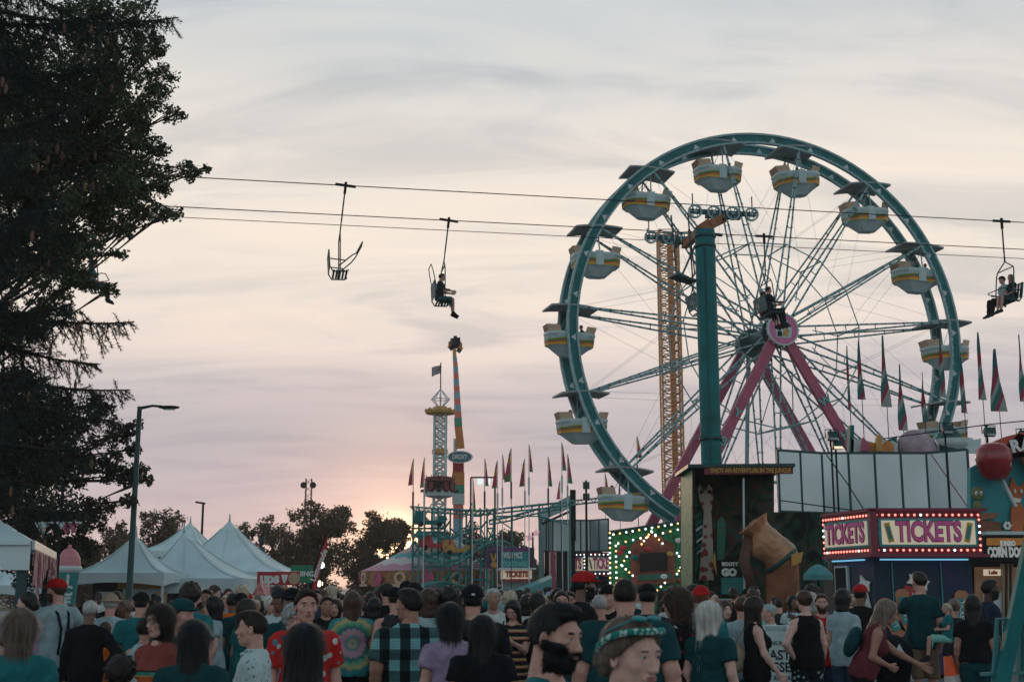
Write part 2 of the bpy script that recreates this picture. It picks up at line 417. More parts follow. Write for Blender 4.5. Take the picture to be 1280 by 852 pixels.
    if top:
        hem = {'tee': .86, 'tank': .90, 'long': .84, 'dress': .52, 'crop': 1.0, 'shirt': .84}[top]
        def shirt(Q):
            T = tf(Q); t = .014
            d = torso(T, t)
            if top == 'dress':
                d = smin(d, rc(T, (0,-.01,1.02), (0,-.01,.50), .15*k, .24*k), .06)
            else:                                                       # the skirt of the shirt hangs over the hips
                d = smin(d, rc(T, (0,0,1.06), (0,0,.86), .125*k+belly*.8, .118*k+belly*.6)-t+.02*np.clip(np.abs(T[...,1])*6-.5,0,1)-.035*np.clip(np.abs(T[...,0])*9-.4,0,1), .06)
            if top in ('tee', 'dress', 'crop', 'shirt'): d = smin(d, arm(T, t, .72 if not fem else .5), .03)
            elif top == 'long': d = smin(d, arm(T, .012), .03)
            elif top == 'tank':
                for s in (-1, 1): d = smax(d, -rc(T, (s*(sw+.02),-.015,1.50), (s*(sw+.03),-.015,1.33), .085, .06), .01)
            d = d+wrk(T)
            nk = el(T, (0,.03,1.53), (.075,.085,.075)) if top != 'tank' else el(T, (0,.05,1.53), (.10,.14,.13))
            d = smax(d, -nk, .008); d = smax(d, T[..., 2]-1.50, .01)
            return smax(d, hem-T[..., 2]+.006*np.sin(T[..., 0]*40), .006)
        out['shirt' if top != 'dress' else 'dress'] = surf(shirt, lo-.04, hi+.04, h)
    if bottom:
        cut = {'jeans': .11, 'shorts': .52, 'miniskirt': .62, 'hot': .72, 'skirt': .4}[bottom]
        def pants(Q):
            t = .010
            d = smin(leg(Q, t, flare=(.012 if bottom == 'jeans' else .026)), el(Q, (0,-.005,.96), (.168*k+belly*.3, .12*k+belly*.4, .12)), .04)+wrk(Q)*.8
            T = tf(Q); d = smax(d, T[..., 2]-1.03, .006)
            if bottom in ('skirt', 'miniskirt'):
                d = smin(d, rc(Q, (0,0,.98), (0,0,cut+.05), .13, .20), .04)
            if legs == 'sit':
                if bottom == 'jeans':
                    return smax(d, LP[0][2][2]+.02-Q[..., 2], .006)
                return smax(d, Q[..., 1]-.40, .006)
            if bottom == 'jeans':
                for i, (H, K, A) in enumerate(LP):
                    near = (Q[..., 0] < 0) if i == 0 else (Q[..., 0] >= 0)
                    d = np.where(near, smax(d, A[2]+.0-Q[..., 2], .006), d)
                return d
            return smax(d, cut-Q[..., 2], .006)
        pz = min(l[2][2] for l in LP)-.08
        out['trousers' if bottom == 'jeans' else ('skirt' if 'skirt' in bottom else 'shorts')] = surf(pants, V3(lo[0], lo[1], pz), V3(hi[0], hi[1], 1.12), h)
    for i in (0, 1):
        A = Vector(LP[i][2])
        out['shoe'+str(i)] = surf(lambda Q: foot(Q, i, .010), V3(A.x-.14, A.y-.14, A.z-.34), V3(A.x+.14, A.y+.28, A.z+.09), max(h*.8, .012))
    if hair:
        b = -.5 if hair == 'verylong' else (-.36 if hair == 'long' else -.24)
        v, f = surf(lambda Q: hair_sdf(Q, hair, seed) if not cap or cap in ('bandana',) else smax(hair_sdf(Q, hair, seed), Q[..., 2]-.055, .01), V3(-.14,-.21,b), V3(.14,.13,.17), hh); out['hair'] = (place(v), f)
    if beard:
        v, f = surf(lambda Q: beard_sdf(Q, beard == 'full'), V3(-.1,-.06,-.17), V3(.1,.14,.02), hh); out['beard'] = (place(v), f)
    if cap:
        if cap == 'straw':
            fn = lambda Q: np.minimum(smax(cran(Q, .02), .035-Q[..., 2], .01), el(Q, (0,-.01,.045), (.15,.17,.012)))
        elif cap == 'bandana': fn = lambda Q: smax(cran(Q, .016), .035-Q[..., 2]-.25*Q[..., 1], .006)
        else:
            sg = -1 if cap == 'back' else 1
            fn = lambda Q: smin(smax(smin(cran(Q, .02), el(Q, (0,0,.07), (.08,.10,.068)), .02), .038-Q[..., 2]+.0*Q[..., 1], .006), smax(el(Q, (0,sg*.085,.046-.0), (.058,.075,.010)), -sg*Q[..., 1]+.04, .004), .008)
        v, f = surf(fn, V3(-.17,-.2,-.02), V3(.17,.2,.15), hh); out['cap' if cap not in ('straw', 'bandana') else ('straw_hat' if cap == 'straw' else 'bandana')] = (place(v), f)
    if face:
        for i, s in enumerate((-1, 1)):
            c = (s*.031,.0715,.0105)
            m = MB(); m.ball(c, .0125, 14, 10); vv = np.array(m.v, dtype=np.float32)
            out['eye'+str(i)] = (place(vv), m.f)
            v, f = surf(lambda Q: smax(rc(Q, (s*.014,.083,.0265), (s*.047,.070,.0275), .0052, .0035), -.0022+np.abs(Q[..., 2]-.028-.08*(s*Q[..., 0]-.03)), .002)
                        if False else el(Q @ rotm(Matrix.Rotation(s*.32, 3, 'Z')).T if False else Q, (s*.031,.0800,.0290), (.020,.0085,.0042 if fem else .0058)), V3(-.06,.05,.01), V3(.06,.11,.05), .0022)
            out['eyebrow'+str(i)] = (place(v), f)
        v, f = surf(lambda Q: smax(np.minimum(el(Q, (0,.0885,-.0515), (.023,.0085,.0045)), el(Q, (0,.0885,-.0605), (.021,.0095,.0055))), -rc(Q, (-.024,.1,-.0558), (.024,.1,-.0558), .0012, .0012), .001), V3(-.035,.06,-.075), V3(.035,.12,-.04), .002)
        out['lips'] = (place(v), f)
        m = MB()
        out['_place'] = place
    out['_place'] = place; out['_ti'] = ti; out['_arms'] = arms
    return out
SK = {'light': (.56,.31,.25), 'pale': (.62,.38,.32), 'tan': (.38,.20,.145), 'brown': (.18,.10,.07), 'dark': (.07,.042,.032)}
def skin(k): return mat('skin_'+k, SK[k], .52, var=.16, scale=22, bump=.25, spec=.4)
HAIRC = {'black': (.008,.010,.012), 'dark': (.020,.015,.013), 'brown': (.055,.032,.022), 'ash': (.15,.115,.09), 'blonde': (.42,.36,.27), 'grey': (.36,.38,.38), 'platinum': (.62,.62,.58), 'red': (.14,.05,.025)}
def hairm(k): return mat('hair_'+k, HAIRC[k], .5, var=.45, scale=40, stretch=(1,1,.12), bump=.5, spec=.35)
def cloth(name, c, rough=.85): return mat('cloth_'+name, c, rough, var=.22, scale=11, bump=.9, spec=.15)
CL = {'teal': (.015,.15,.165), 'dkteal': (.008,.055,.065), 'black': (.008,.010,.013), 'navy': (.012,.026,.05), 'white': (.55,.60,.60), 'pale': (.30,.42,.46), 'grey': (.14,.16,.17), 'pink': (.42,.24,.34),
      'rust': (.22,.055,.045), 'red': (.42,.018,.02), 'orange': (.65,.15,.02), 'khaki': (.22,.16,.11), 'denim': (.03,.06,.10), 'ltdenim': (.10,.17,.22), 'lilac': (.33,.25,.38), 'green': (.03,.12,.08), 'maroon': (.13,.03,.04), 'mint': (.2,.5,.46), 'tan': (.33,.26,.19), 'charcoal': (.03,.035,.04)}
def CM(k):
    return (cloth(k, CL[k]) if k in CL else PT[k]) if isinstance(k, str) else k
EYE = shader('eye_white', lambda k, o: k.mix(0., (.45,.45,.43), (.45,.45,.43)), .2, .6)
IRIS = mat('iris_dark', (.02,.015,.012), .15, spec=.8)
LIPM = mat('lip_skin', (.30,.11,.10), .45)
def dress_up(root, parts, sk, hc, tm, bm, shoe='charcoal', capc=None, beardc=None):
    """makes the child meshes of a person"""
    mm = {'body': skin(sk), 'hair': hairm(hc), 'shirt': CM(tm), 'dress': CM(tm), 'trousers': CM(bm), 'shorts': CM(bm), 'skirt': CM(bm), 'shoe0': CM(shoe), 'shoe1': CM(shoe),
          'cap': CM(capc) if capc else None, 'straw_hat': CM('tan'), 'bandana': CM(capc) if capc else None, 'beard': hairm(beardc or hc), 'eye0': EYE, 'eye1': EYE, 'eyebrow0': hairm(hc if hc not in ('grey', 'platinum') else 'ash'), 'lips': LIPM}
    mm['eyebrow1'] = mm['eyebrow0']
    for k, vf in parts.items():
        if k[0] == '_': continue
        nm = k.rstrip('01')
        if nm == 'eye':
            me = bpy.data.meshes.new('eye'); me.from_pydata([tuple(map(float, q)) for q in vf[0]], [], vf[1]); me.materials.append(EYE)
            me.polygons.foreach_set('use_smooth', [True]*len(vf[1])); me.update()
            e = link('eye', me, root)
            i = int(k[-1]); c = V3((-1, 1)[i]*.031, .0715, .0105)
            p = parts['_place'](V3(*c)[None])[0]; q = parts['_place'](V3(c[0], c[1]+.0105, c[2])[None])[0]
            m = MB(); m.rod(tuple(map(float, p)), tuple(map(float, q)), .0064, .0062, 12); m.rod(tuple(map(float, q)), tuple(map(float, q+(q-p)*.22)), .0062, .003, 12)
            m.build('iris', IRIS, e)
            continue
        link(nm, np_mesh(nm, vf[0], vf[1], mm[k]), root)
def loose_hair(vf, style, place_up, n, rg, down=True, face_pt=None):
    v, f = vf; nr = np.zeros_like(v); a = v[f[:,1]]-v[f[:,0]]; b_ = v[f[:,3]]-v[f[:,0]]; fn_ = np.cross(a, b_)
    for q in range(4): np.add.at(nr, f[:,q], fn_)
    nr /= np.linalg.norm(nr, axis=1)[:, None]+1e-9
    i = rg.integers(0, len(v), n); i = i[np.linalg.norm(v[i]-face_pt, axis=1) > (.105 if down else .085)]; n = len(i); p = v[i]; nn = nr[i]
    if down:
        t = np.tile(V3(0,0,-1), (n,1)); L = rg.uniform(.05,.13, (n,1)); lift = .004
    else:
        t = p-place_up; t[:,2] *= .3; t /= np.linalg.norm(t, axis=1)[:, None]+1e-9; L = rg.uniform(.007,.019, (n,1)); lift = .0035
    t = t-(t*nn).sum(1)[:, None]*nn; t /= np.linalg.norm(t, axis=1)[:, None]+1e-6
    t = t+rg.normal(size=(n,3))*.10; w = np.cross(t, nn)*.0008
    p0 = p+nn*.0008; p1 = p0+t*L*.5+nn*rg.uniform(.0005,lift,(n,1)); p2 = p0+t*L+nn*rg.uniform(-.002,lift*1.8,(n,1))
    V = np.stack([p0-w, p0+w, p1+w, p1-w, p2+w*.4, p2-w*.4], 1).reshape(-1,3); k = np.arange(n)[:, None]*6
    F_ = np.concatenate([k+np.array([0,1,2,3]), k+np.array([3,2,4,5])]); return V.astype(np.float32), F_
PEOPLE = []
def person(label, px, py, d, turn=0., cat='person', sk='light', hc='dark', tm='black', bm='denim', shoe='charcoal', capc=None, beardc=None, group=None, z0=0., height=None, **kw):
    """px,py: where the top of the head shows; d: distance; face: 0 away from camera, 90 to the right, 180 to the camera"""
    p = P(px, py, d); Ht = height or p.z-z0
    kw.setdefault('h', min(.028, max(.012, d*.0014))); kw.setdefault('hh', min(.015, max(.0045, d*.0012)))
    kw.setdefault('seed', (px*7.3) % 6.28)
    az = math.atan2(p.x, p.y)
    root = thing('person', label, cat, (p.x, p.y, z0), -(radians_(turn)+az), group)
    s = Ht/1.765; root.scale = (s, s, s)
    parts = make_body(**kw)
    if d < 12 and 'hair' in parts:
        rg = np.random.default_rng(int(px)); st = kw.get('hair', 'short'); crown = parts['_place'](V3(0,-.03,.11)[None])[0]
        fpt = parts['_place'](V3(0,.10,-.03)[None])[0]; lg = st in ('long','verylong','bob','curly'); nst = int(5200*min(1., 6./d))
        parts['hair'] = join([parts['hair'], loose_hair(parts['hair'], st, crown, nst, rg, lg, fpt)])
        if kw.get('beard') == 'full': parts['beard'] = join([parts['beard'], loose_hair(parts['beard'], st, parts['_place'](V3(0,.0,.02)[None])[0], 2600, rg, False, fpt+V3(9,0,0))])
    dress_up(root, parts, sk, hc, tm, bm, shoe, capc, beardc)
    root['_'] = 0; del root['_']
    PEOPLE.append((root, parts)); return root, parts
def radians_(a): return a*pi/180
def extra(root, parts, name, mb_fn, m, head=False, smooth=True):
    """an accessory modelled in the head's (or torso's) own frame"""
    b = MB(); mb_fn(b); v = np.array(b.v, dtype=np.float32)
    v = parts['_place'](v) if head else parts['_ti'](v)
    b.v = [tuple(map(float, q)) for q in v]
    return b.build(name, m, root, smooth)
# ------------------------------------------------------------------ camera, sky, sun
cam = bpy.data.cameras.new('camera'); co = bpy.data.objects.new('camera', cam); COL.objects.link(co)
cam.sensor_width = 36; cam.lens = F/1280*36; cam.clip_end = 4000; cam.clip_start = .05
co.location = (0,0,HC); co.rotation_euler = (pi/2+PITCH, 0, 0); SC.camera = co
cam.dof.use_dof = True; cam.dof.focus_distance = 22; cam.dof.aperture_fstop = 6.3
SUNAZ = math.atan2(492-640, F); SUNEL = R(2.0)
W = bpy.data.worlds.new('World'); SC.world = W; W.use_nodes = True
k = NT(W); k.t.nodes.clear()
tc = k.n('TexCoord'); sep = k.n('SeparateXYZ'); k.l(tc.outputs['Generated'], sep.inputs[0])
X, Y, Z = sep.outputs
zc = k.math('MAXIMUM', Z, .0)
den = k.math('ADD', zc, .12)
cb = k.n('CombineXYZ'); k.l(k.math('DIVIDE', X, den), cb.inputs[0]); k.l(k.math('DIVIDE', Y, den), cb.inputs[1])
def wnoise(sc, rot, scale, detail=6, dist=0.6, rough=.55):
    mp = k.n('Mapping'); mp.inputs['Scale'].default_value = sc; mp.inputs['Rotation'].default_value = (0,0,rot); k.l(cb.outputs[0], mp.inputs[0])
    n = k.n('TexNoise'); n.inputs['Scale'].default_value = scale; n.inputs['Detail'].default_value = detail; n.inputs['Distortion'].default_value = dist; n.inputs['Roughness'].default_value = rough
    k.l(mp.outputs[0], n.inputs['Vector']); return n.outputs['Fac']
n1 = wnoise((.55,1.5,1), R(24), .9)
n2 = wnoise((1.,3.0,1), R(33), 1.1, 7, 1.1, .55)
n3 = wnoise((.4,1.1,1), R(-30), .6, 4, .3)
el_ = k.math('ADD', zc, k.math('MULTIPLY', k.math('SUBTRACT', n1, .5), k.math('ADD', .012, k.math('MULTIPLY', zc, .22))))
base = k.ramp(el_, [(0, (.66,.47,.40)), (.035, (.54,.435,.42)), (.075, (.46,.405,.435)), (.118, (.412,.392,.422)), (.150, (.51,.465,.48)), (.185, (.68,.60,.555)), (.25, (.745,.665,.585)), (.34, (.725,.662,.60)), (.42, (.575,.582,.585)), (.50, (.46,.51,.54)), (.75, (.22,.29,.33)), (1, (.16,.22,.26))])
streak = k.ramp(n2, [(.36, (.80,.83,.875)), (.50, (1,1,1)), (.66, (1.09,1.06,1.02))])
c1 = k.mix(k.ramp(zc, [(.05,(.35,.35,.35)),(.2,(1,1,1))]), base, k.mix(1., base, streak, 'MULTIPLY'))
blue = k.ramp(n3, [(.44, (1,1,1)), (.66, (.80,.87,.91))])
hi = k.ramp(zc, [(.16, (0,0,0)), (.36, (1,1,1))])
c2 = k.mix(hi, c1, k.mix(1., c1, blue, 'MULTIPLY'))
# sunset glow round the sun
dt = k.math('ADD', k.math('ADD', k.math('MULTIPLY', X, sin(SUNAZ)*cos(SUNEL)), k.math('MULTIPLY', Y, cos(SUNAZ)*cos(SUNEL))), k.math('MULTIPLY', Z, sin(SUNEL)))
g1 = k.math('POWER', k.math('MAXIMUM', dt, 0), 7000); g2 = k.math('POWER', k.math('MAXIMUM', dt, 0), 420)
glow = k.mix(1., k.mix(g2, (0,0,0), (.42,.20,.06)), k.mix(g1, (0,0,0), (3.5,2.1,1.0)), 'ADD')
c3 = k.mix(1., c2, glow, 'ADD')
# the side away from the sunset is darker and bluer
bk = k.ramp(k.math('MULTIPLY_ADD', Y, .5, .5), [(.18, (.76,.86,.90)), (.5, (.68,.78,.82)), (.86, (1,1,1))])
c4 = k.mix(1., c3, bk, 'MULTIPLY')
below = k.ramp(Z, [(0, (.0,.0,.0)), (.004, (1,1,1))])
c5 = k.mix(below, (.10,.13,.14), c4)
bg = k.n('Background'); k.l(c5, bg.inputs[0]); bg.inputs[1].default_value = 1.34
sky = k.n('TexSky'); sky.sky_type = 'NISHITA'; sky.sun_disc = False; sky.sun_elevation = SUNEL; sky.sun_rotation = SUNAZ; sky.air_density = 1.3; sky.dust_density = 3
bg2 = k.n('Background'); k.l(sky.outputs[0], bg2.inputs[0]); bg2.inputs[1].default_value = .05
ms = k.n('MixShader'); ms.inputs[0].default_value = .9; k.l(bg2.outputs[0], ms.inputs[1]); k.l(bg.outputs[0], ms.inputs[2])
wo = k.n('OutputWorld'); k.l(ms.outputs[0], wo.inputs[0])
sl = bpy.data.lights.new('sun', 'SUN'); sl.energy = .5; sl.angle = R(6); sl.color = (1,.70,.46)
so = bpy.data.objects.new('sun', sl); COL.objects.link(so)
sd = Vector((sin(SUNAZ)*cos(SUNEL+R(4)), cos(SUNAZ)*cos(SUNEL+R(4)), sin(SUNEL+R(4)))); so.rotation_euler = sd.to_track_quat('Z', 'Y').to_euler()
SC.view_settings.view_transform = 'Standard'; SC.view_settings.look = 'None'; SC.view_settings.exposure = 0; SC.view_settings.gamma = 1
SC.cycles.max_bounces = 6; SC.cycles.diffuse_bounces = 3; SC.cycles.glossy_bounces = 3
# ------------------------------------------------------------------ ground
def asph(k, o):
    def nz(s, d=8):
        n = k.n('TexNoise'); n.inputs['Scale'].default_value = s; n.inputs['Detail'].default_value = d; k.l(o, n.inputs['Vector']); return n.outputs['Fac']
    a = k.ramp(nz(.35), [(.35, (.13,.15,.16)), (.65, (.22,.24,.25))]); b = k.ramp(nz(6), [(.3, (.75,.75,.75)), (.7, (1.15,1.15,1.15))]); c = k.ramp(nz(40, 2), [(.40, (.8,.8,.8)), (.6, (1.1,1.1,1.1))])
    return k.mix(1., k.mix(1., a, b, 'MULTIPLY'), c, 'MULTIPLY')
b = MB(); b.add([(-900,-200,0),(900,-200,0),(900,2500,0),(-900,2500,0)], [(0,1,2,3)])
struct(b.build('ground', shader('asphalt', asph)))
b = MB(); b.add([(-60,112,.006),(60,112,.006),(60,400,.006),(-60,400,.006)], [(0,1,2,3)])
struct(b.build('lawn', mat('grass', (.045,.065,.03), .9, var=.35, scale=1.5)))
# ------------------------------------------------------------------ trees
rng = np.random.default_rng(5)
def leaves_mesh(name, C, size, m, flat=.0, asp=.55):
    """C: n x 3 centres; random leaf quads (folded rhombus)"""
    n = len(C); a = rng.normal(size=(n,3)); a /= np.linalg.norm(a, axis=1)[:, None]
    b_ = rng.normal(size=(n,3)); b_ -= (b_*a).sum(1)[:, None]*a; b_ /= np.linalg.norm(b_, axis=1)[:, None]
    s = size*rng.uniform(.6, 1.25, n)[:, None]; c_ = np.cross(a, b_)
    V = np.stack([C-a*s, C+b_*s*asp+c_*s*.15, C+a*s, C-b_*s*asp+c_*s*.15], 1).reshape(-1, 3)
    f = np.arange(4*n).reshape(-1, 4)
    me = bpy.data.meshes.new(name); me.vertices.add(len(V)); me.vertices.foreach_set('co', V.astype(np.float32).ravel())
    me.loops.add(4*n); me.loops.foreach_set('vertex_index', f.ravel().astype(np.int32))
    me.polygons.add(n); me.polygons.foreach_set('loop_start', np.arange(0, 4*n, 4, dtype=np.int32)); me.polygons.foreach_set('loop_total', np.full(n, 4, np.int32))
    me.materials.append(m); me.update(); return me
def clump(c, r, n, flatz=.8):
    u = rng.normal(size=(n,3)); u /= np.linalg.norm(u, axis=1)[:, None]
    return np.array(c)+u*(rng.uniform(.15, 1, n)**.55)[:, None]*np.array([r, r, r*flatz])
bark = mat('bark', (.045,.035,.03), .95, var=.4, scale=12, stretch=(1,1,.2), bump=.6)
leafA = mat('leaf_green', (.052,.078,.036), .6, var=.5, scale=1.2, spec=.3)
leafB = mat('leaf_dark', (.022,.040,.028), .6, var=.5, scale=.8, spec=.3)
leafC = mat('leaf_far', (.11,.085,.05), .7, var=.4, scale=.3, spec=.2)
ndl = mat('needle_green', (.014,.034,.032), .6, var=.5, scale=1.5, spec=.3)
def tree(label, base, clumps, leaf, m, dens, r0=.25, group=None, name='broadleaf_tree', sub=6):
    base = Vector(base); t = thing(name, label, 'tree', base, 0, group)
    top = sum((Vector(c[0]) for c in clumps), Vector())/len(clumps); zt = max(c[0][2] for c in clumps)
    b = MB(); b.M = Matrix.Translation(-base)
    mid = Vector((base.x*.6+top.x*.4, base.y, base.z+(zt-base.z)*.35)); fork = Vector((base.x*.35+top.x*.65, (base.y+top.y)/2, base.z+(zt-base.z)*.6)); ctop = Vector((top.x, top.y, base.z+(zt-base.z)*.9))
    b.tube([base, base.lerp(mid,.5)+Vector((r0*.2,0,0)), mid, fork, ctop], [r0*1.25, r0, r0*.85, r0*.55, r0*.15], 9)
    pts = []
    for c, r in clumps:
        c = Vector(c); s = mid.lerp(fork, random.random()) if c.z < fork.z+.5 else fork.lerp(ctop, random.random()*.6)
        m1 = s.lerp(c, .5)+Vector((random.uniform(-1,1), random.uniform(-1,1), random.uniform(-.2,1.))).normalized()*r*.35
        b.tube([s, m1, c], [r0*.17, r0*.09, r0*.035], 5)
        for q in range(sub):
            e = c+Vector((random.gauss(0,1), random.gauss(0,1), random.gauss(0,.8))).normalized()*r*random.uniform(.55,.95)
            b.tube([c if q % 2 else m1.lerp(c,.6), (c+e)/2+Vector((0,0,r*.1)), e], [r0*.035, r0*.022, r0*.01], 3)
            pts.append(clump(e, r*random.uniform(.28,.5), int(dens*r*r/sub*.75)))
        pts.append(clump(c, r, int(dens*r*r*.25))); pts.append(clump(m1, r*.6, int(dens*r*r*.14))); pts.append(clump(m1.lerp(c,.55), r*.65, int(dens*r*r*.16)))
    b.build('trunk', bark, t, True)
    link('crown', leaves_mesh('crown', np.concatenate(pts)-np.array(base), leaf, m), t)
    return t
def pc(lst, d, spread):
    out = []
    for px, py, r in lst:
        for q in (0, 1):
            dd = d+random.uniform(-spread, spread); out.append((P(px+random.uniform(-.2,.2)*r, py+random.uniform(-.2,.2)*r, dd), r/F*dd*random.uniform(.85,1.05)))
    return out
tree('tall broadleaf tree with pale green leaf sprays overhanging the chairlift cables', (-13,24,0),
     pc([(120,20,55),(178,62,30),(200,98,26),(168,140,26),(150,190,40),(216,143,15),(192,192,24),(236,212,17),(258,211,7),(200,236,15),(120,255,38),(219,268,11),(187,262,17),(203,266,13),(128,284,18),(75,340,18),(150,250,28),(165,270,22),(130,270,26),(108,308,24),(150,290,16),(98,345,20),(138,362,14),(60,300,50),(40,200,60),(30,100,70),(60,375,32),(88,345,20),(20,420,34),(110,110,50),(170,225,30),(-40,250,90),(-60,80,90),(150,100,36),(190,120,22),(100,190,45),(175,175,24),(110,60,45),(170,20,28),(195,60,18),(165,250,24),(130,230,34),(80,300,28),(152,318,10),(205,218,14),(180,150,22),(140,140,36)], 24, 2.2),
     .042, leafA, 2900, .26, sub=10)
tree('dense dark broadleaf tree low behind the left food tent', (-17.5,33,0),
     pc([(60,520,45),(120,515,26),(150,538,20),(20,600,55),(90,585,38),(140,580,20),(166,560,12),(182,600,9),(172,590,13),(160,598,15),(60,650,45),(120,640,26),(10,500,55),(160,628,11),(40,700,34),(100,690,24),(-50,560,80),(172,530,7)], 32, 2.2),
     .06, leafB, 2000, .30, sub=10)
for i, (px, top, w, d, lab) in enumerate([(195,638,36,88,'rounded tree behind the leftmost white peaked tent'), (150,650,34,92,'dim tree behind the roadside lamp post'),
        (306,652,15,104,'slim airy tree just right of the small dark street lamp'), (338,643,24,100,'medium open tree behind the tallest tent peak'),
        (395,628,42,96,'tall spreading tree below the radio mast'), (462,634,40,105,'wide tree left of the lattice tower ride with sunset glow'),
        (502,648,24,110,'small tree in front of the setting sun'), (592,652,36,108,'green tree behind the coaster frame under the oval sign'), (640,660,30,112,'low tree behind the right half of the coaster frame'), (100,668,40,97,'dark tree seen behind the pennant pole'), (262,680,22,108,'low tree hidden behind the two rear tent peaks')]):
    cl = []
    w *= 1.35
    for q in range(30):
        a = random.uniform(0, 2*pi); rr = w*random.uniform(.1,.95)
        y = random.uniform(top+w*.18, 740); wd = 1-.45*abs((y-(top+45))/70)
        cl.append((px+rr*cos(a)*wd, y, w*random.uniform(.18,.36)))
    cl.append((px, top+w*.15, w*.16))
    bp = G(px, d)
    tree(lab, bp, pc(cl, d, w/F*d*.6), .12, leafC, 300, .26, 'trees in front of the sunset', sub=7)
# hedge line that closes the horizon
hp = []
for i in range(260):
    x = random.uniform(-75, 75); hp.append(clump((x, 135+random.uniform(-3,3), random.uniform(.3,3.2)+.8*sin(x*.3)), 1.5, 380))
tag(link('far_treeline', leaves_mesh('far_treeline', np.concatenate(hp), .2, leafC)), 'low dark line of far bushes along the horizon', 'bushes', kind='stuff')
# conifer at the left edge
def spruce():
    base = Vector((P(-75,400,15.5).x, 15.5, 0)); t = thing('spruce_tree', 'large dark spruce with drooping branches and hanging cones at the left edge', 'tree', base)
    b = MB(); b.M = Matrix.Translation(-base); b.tube([base, base+Vector((.05,0,6)), base+Vector((0,0,13))], [.30,.22,.06], 10)
    nd = []; tips = [(222,22,15),(150,75,14.2),(95,130,13.6),(132,205,14.6),(105,290,14.8),(168,402,15.2),(92,380,14),(162,487,15.6),(118,560,15),(60,470,13.6),(70,250,13.2),(60,40,13.5),(140,15,14.5),(100,640,16.3),(40,600,14.4),(20,330,13.2),(30,180,13.1),(0,60,13.),(125,455,16.6),(130,130,16.8),(60,530,16.5),(80,330,17),(90,20,17),(10,520,13.4),(110,180,17.5),(60,410,17.7),(20,-40,14),(130,-50,15),(70,-110,15),(140,525,17.2)]
    cones = []
    for px, py, d in tips:
        e = P(px, py, d); L = (e-base).xy.length
        s = Vector((base.x, base.y, e.z+.10*L+.15)); ctrl = (s+e)/2+Vector((0,0,-.22*L*.5)); ln = []
        for i in range(15):
            u = i/14; ln.append(s*(1-u)**2+ctrl*2*u*(1-u)+e*u*u)
        b.tube(ln, [.028*(1-i/15)+.006 for i in range(15)], 5)
        ax = (e-s).normalized(); side = ax.cross(Vector((0,0,1))).normalized()
        nt = int(L/.042)
        for j in range(nt):
            u = (j+.5)/nt; p = s*(1-u)**2+ctrl*2*u*(1-u)+e*u*u
            if u > .985: continue
            for sg in (-1, 1):
                l = .60*(1.02-u)**.5*random.uniform(.25,1.15)+.08; dr = (ax*random.uniform(-.1,.8)+side*sg*random.uniform(.05,.9)+Vector((0,0,-random.uniform(-.25,1.2)))).normalized()
                q = p+dr*l+Vector((0,0,-.12*l)); b.rod(p, q, .006, .003, 3)
                nn = int(l/.0042); uu = rng.uniform(0, 1, nn)[:, None]
                nd.append((np.array(p)+uu*(np.array(q)-np.array(p)), np.tile(np.array(q-p)/l, (nn,1))))
                if random.random() < .03 and u > .4: cones.append(q)
        nn = int(L/.006); uu = rng.uniform(.25, 1, nn)[:, None]; ss, cc, ee = map(np.array, (s, ctrl, e))
        nd.append((ss*(1-uu)**2+cc*2*uu*(1-uu)+ee*uu*uu, np.tile(np.array(ax), (nn,1))))
    C = np.concatenate([a for a, _ in nd]); D = np.concatenate([a for _, a in nd]); n = len(C)
    r = rng.normal(size=(n,3)); dv = D*.7+r/np.linalg.norm(r, axis=1)[:, None]; dv /= np.linalg.norm(dv, axis=1)[:, None]
    w = np.cross(dv, rng.normal(size=(n,3))); w /= np.linalg.norm(w, axis=1)[:, None]; L = rng.uniform(.028,.045, n)[:, None]
    C = C-np.array(base); V = np.stack([C-w*.0036, C+w*.0036, C+dv*L+w*.002, C+dv*L-w*.002], 1).reshape(-1,3); f = np.arange(4*n).reshape(-1,4)
    me = bpy.data.meshes.new('foliage'); me.vertices.add(len(V)); me.vertices.foreach_set('co', V.astype(np.float32).ravel()); me.loops.add(4*n); me.loops.foreach_set('vertex_index', f.ravel().astype(np.int32))
    me.polygons.add(n); me.polygons.foreach_set('loop_start', np.arange(0,4*n,4,dtype=np.int32)); me.polygons.foreach_set('loop_total', np.full(n,4,np.int32)); me.materials.append(ndl); me.update()
    b.build('trunk', bark, t, True); link('crown', me, t)
    cm = mat('cone_brown', (.16,.08,.05), .8, var=.3, scale=60, bump=.5)
    for q in cones[:45]:
        m = MB(); m.lathe([(.0,-.13),(.016,-.11),(.021,-.07),(.019,-.03),(.004,0)], 8); m.build('cone', cm, t, True, q-base)
    print('needles', n)
spruce()

hm = bpy.data.materials.new('haze'); hm.use_nodes = True; nt = hm.node_tree; nt.nodes.clear()
vo = nt.nodes.new('ShaderNodeVolumePrincipled'); vo.inputs['Color'].default_value = (.95,.90,.88,1); vo.inputs['Density'].default_value = .0005; vo.inputs['Anisotropy'].default_value = .35
oo = nt.nodes.new('ShaderNodeOutputMaterial'); nt.links.new(vo.outputs[0], oo.inputs['Volume'])
b = MB(); b.box((0,75,14.5),(260,180,31)); hz_ = b.build('haze', hm); hz_['kind'] = 'stuff'; hz_['label'] = 'thin evening haze lying over the whole fairground'; hz_['category'] = 'haze'
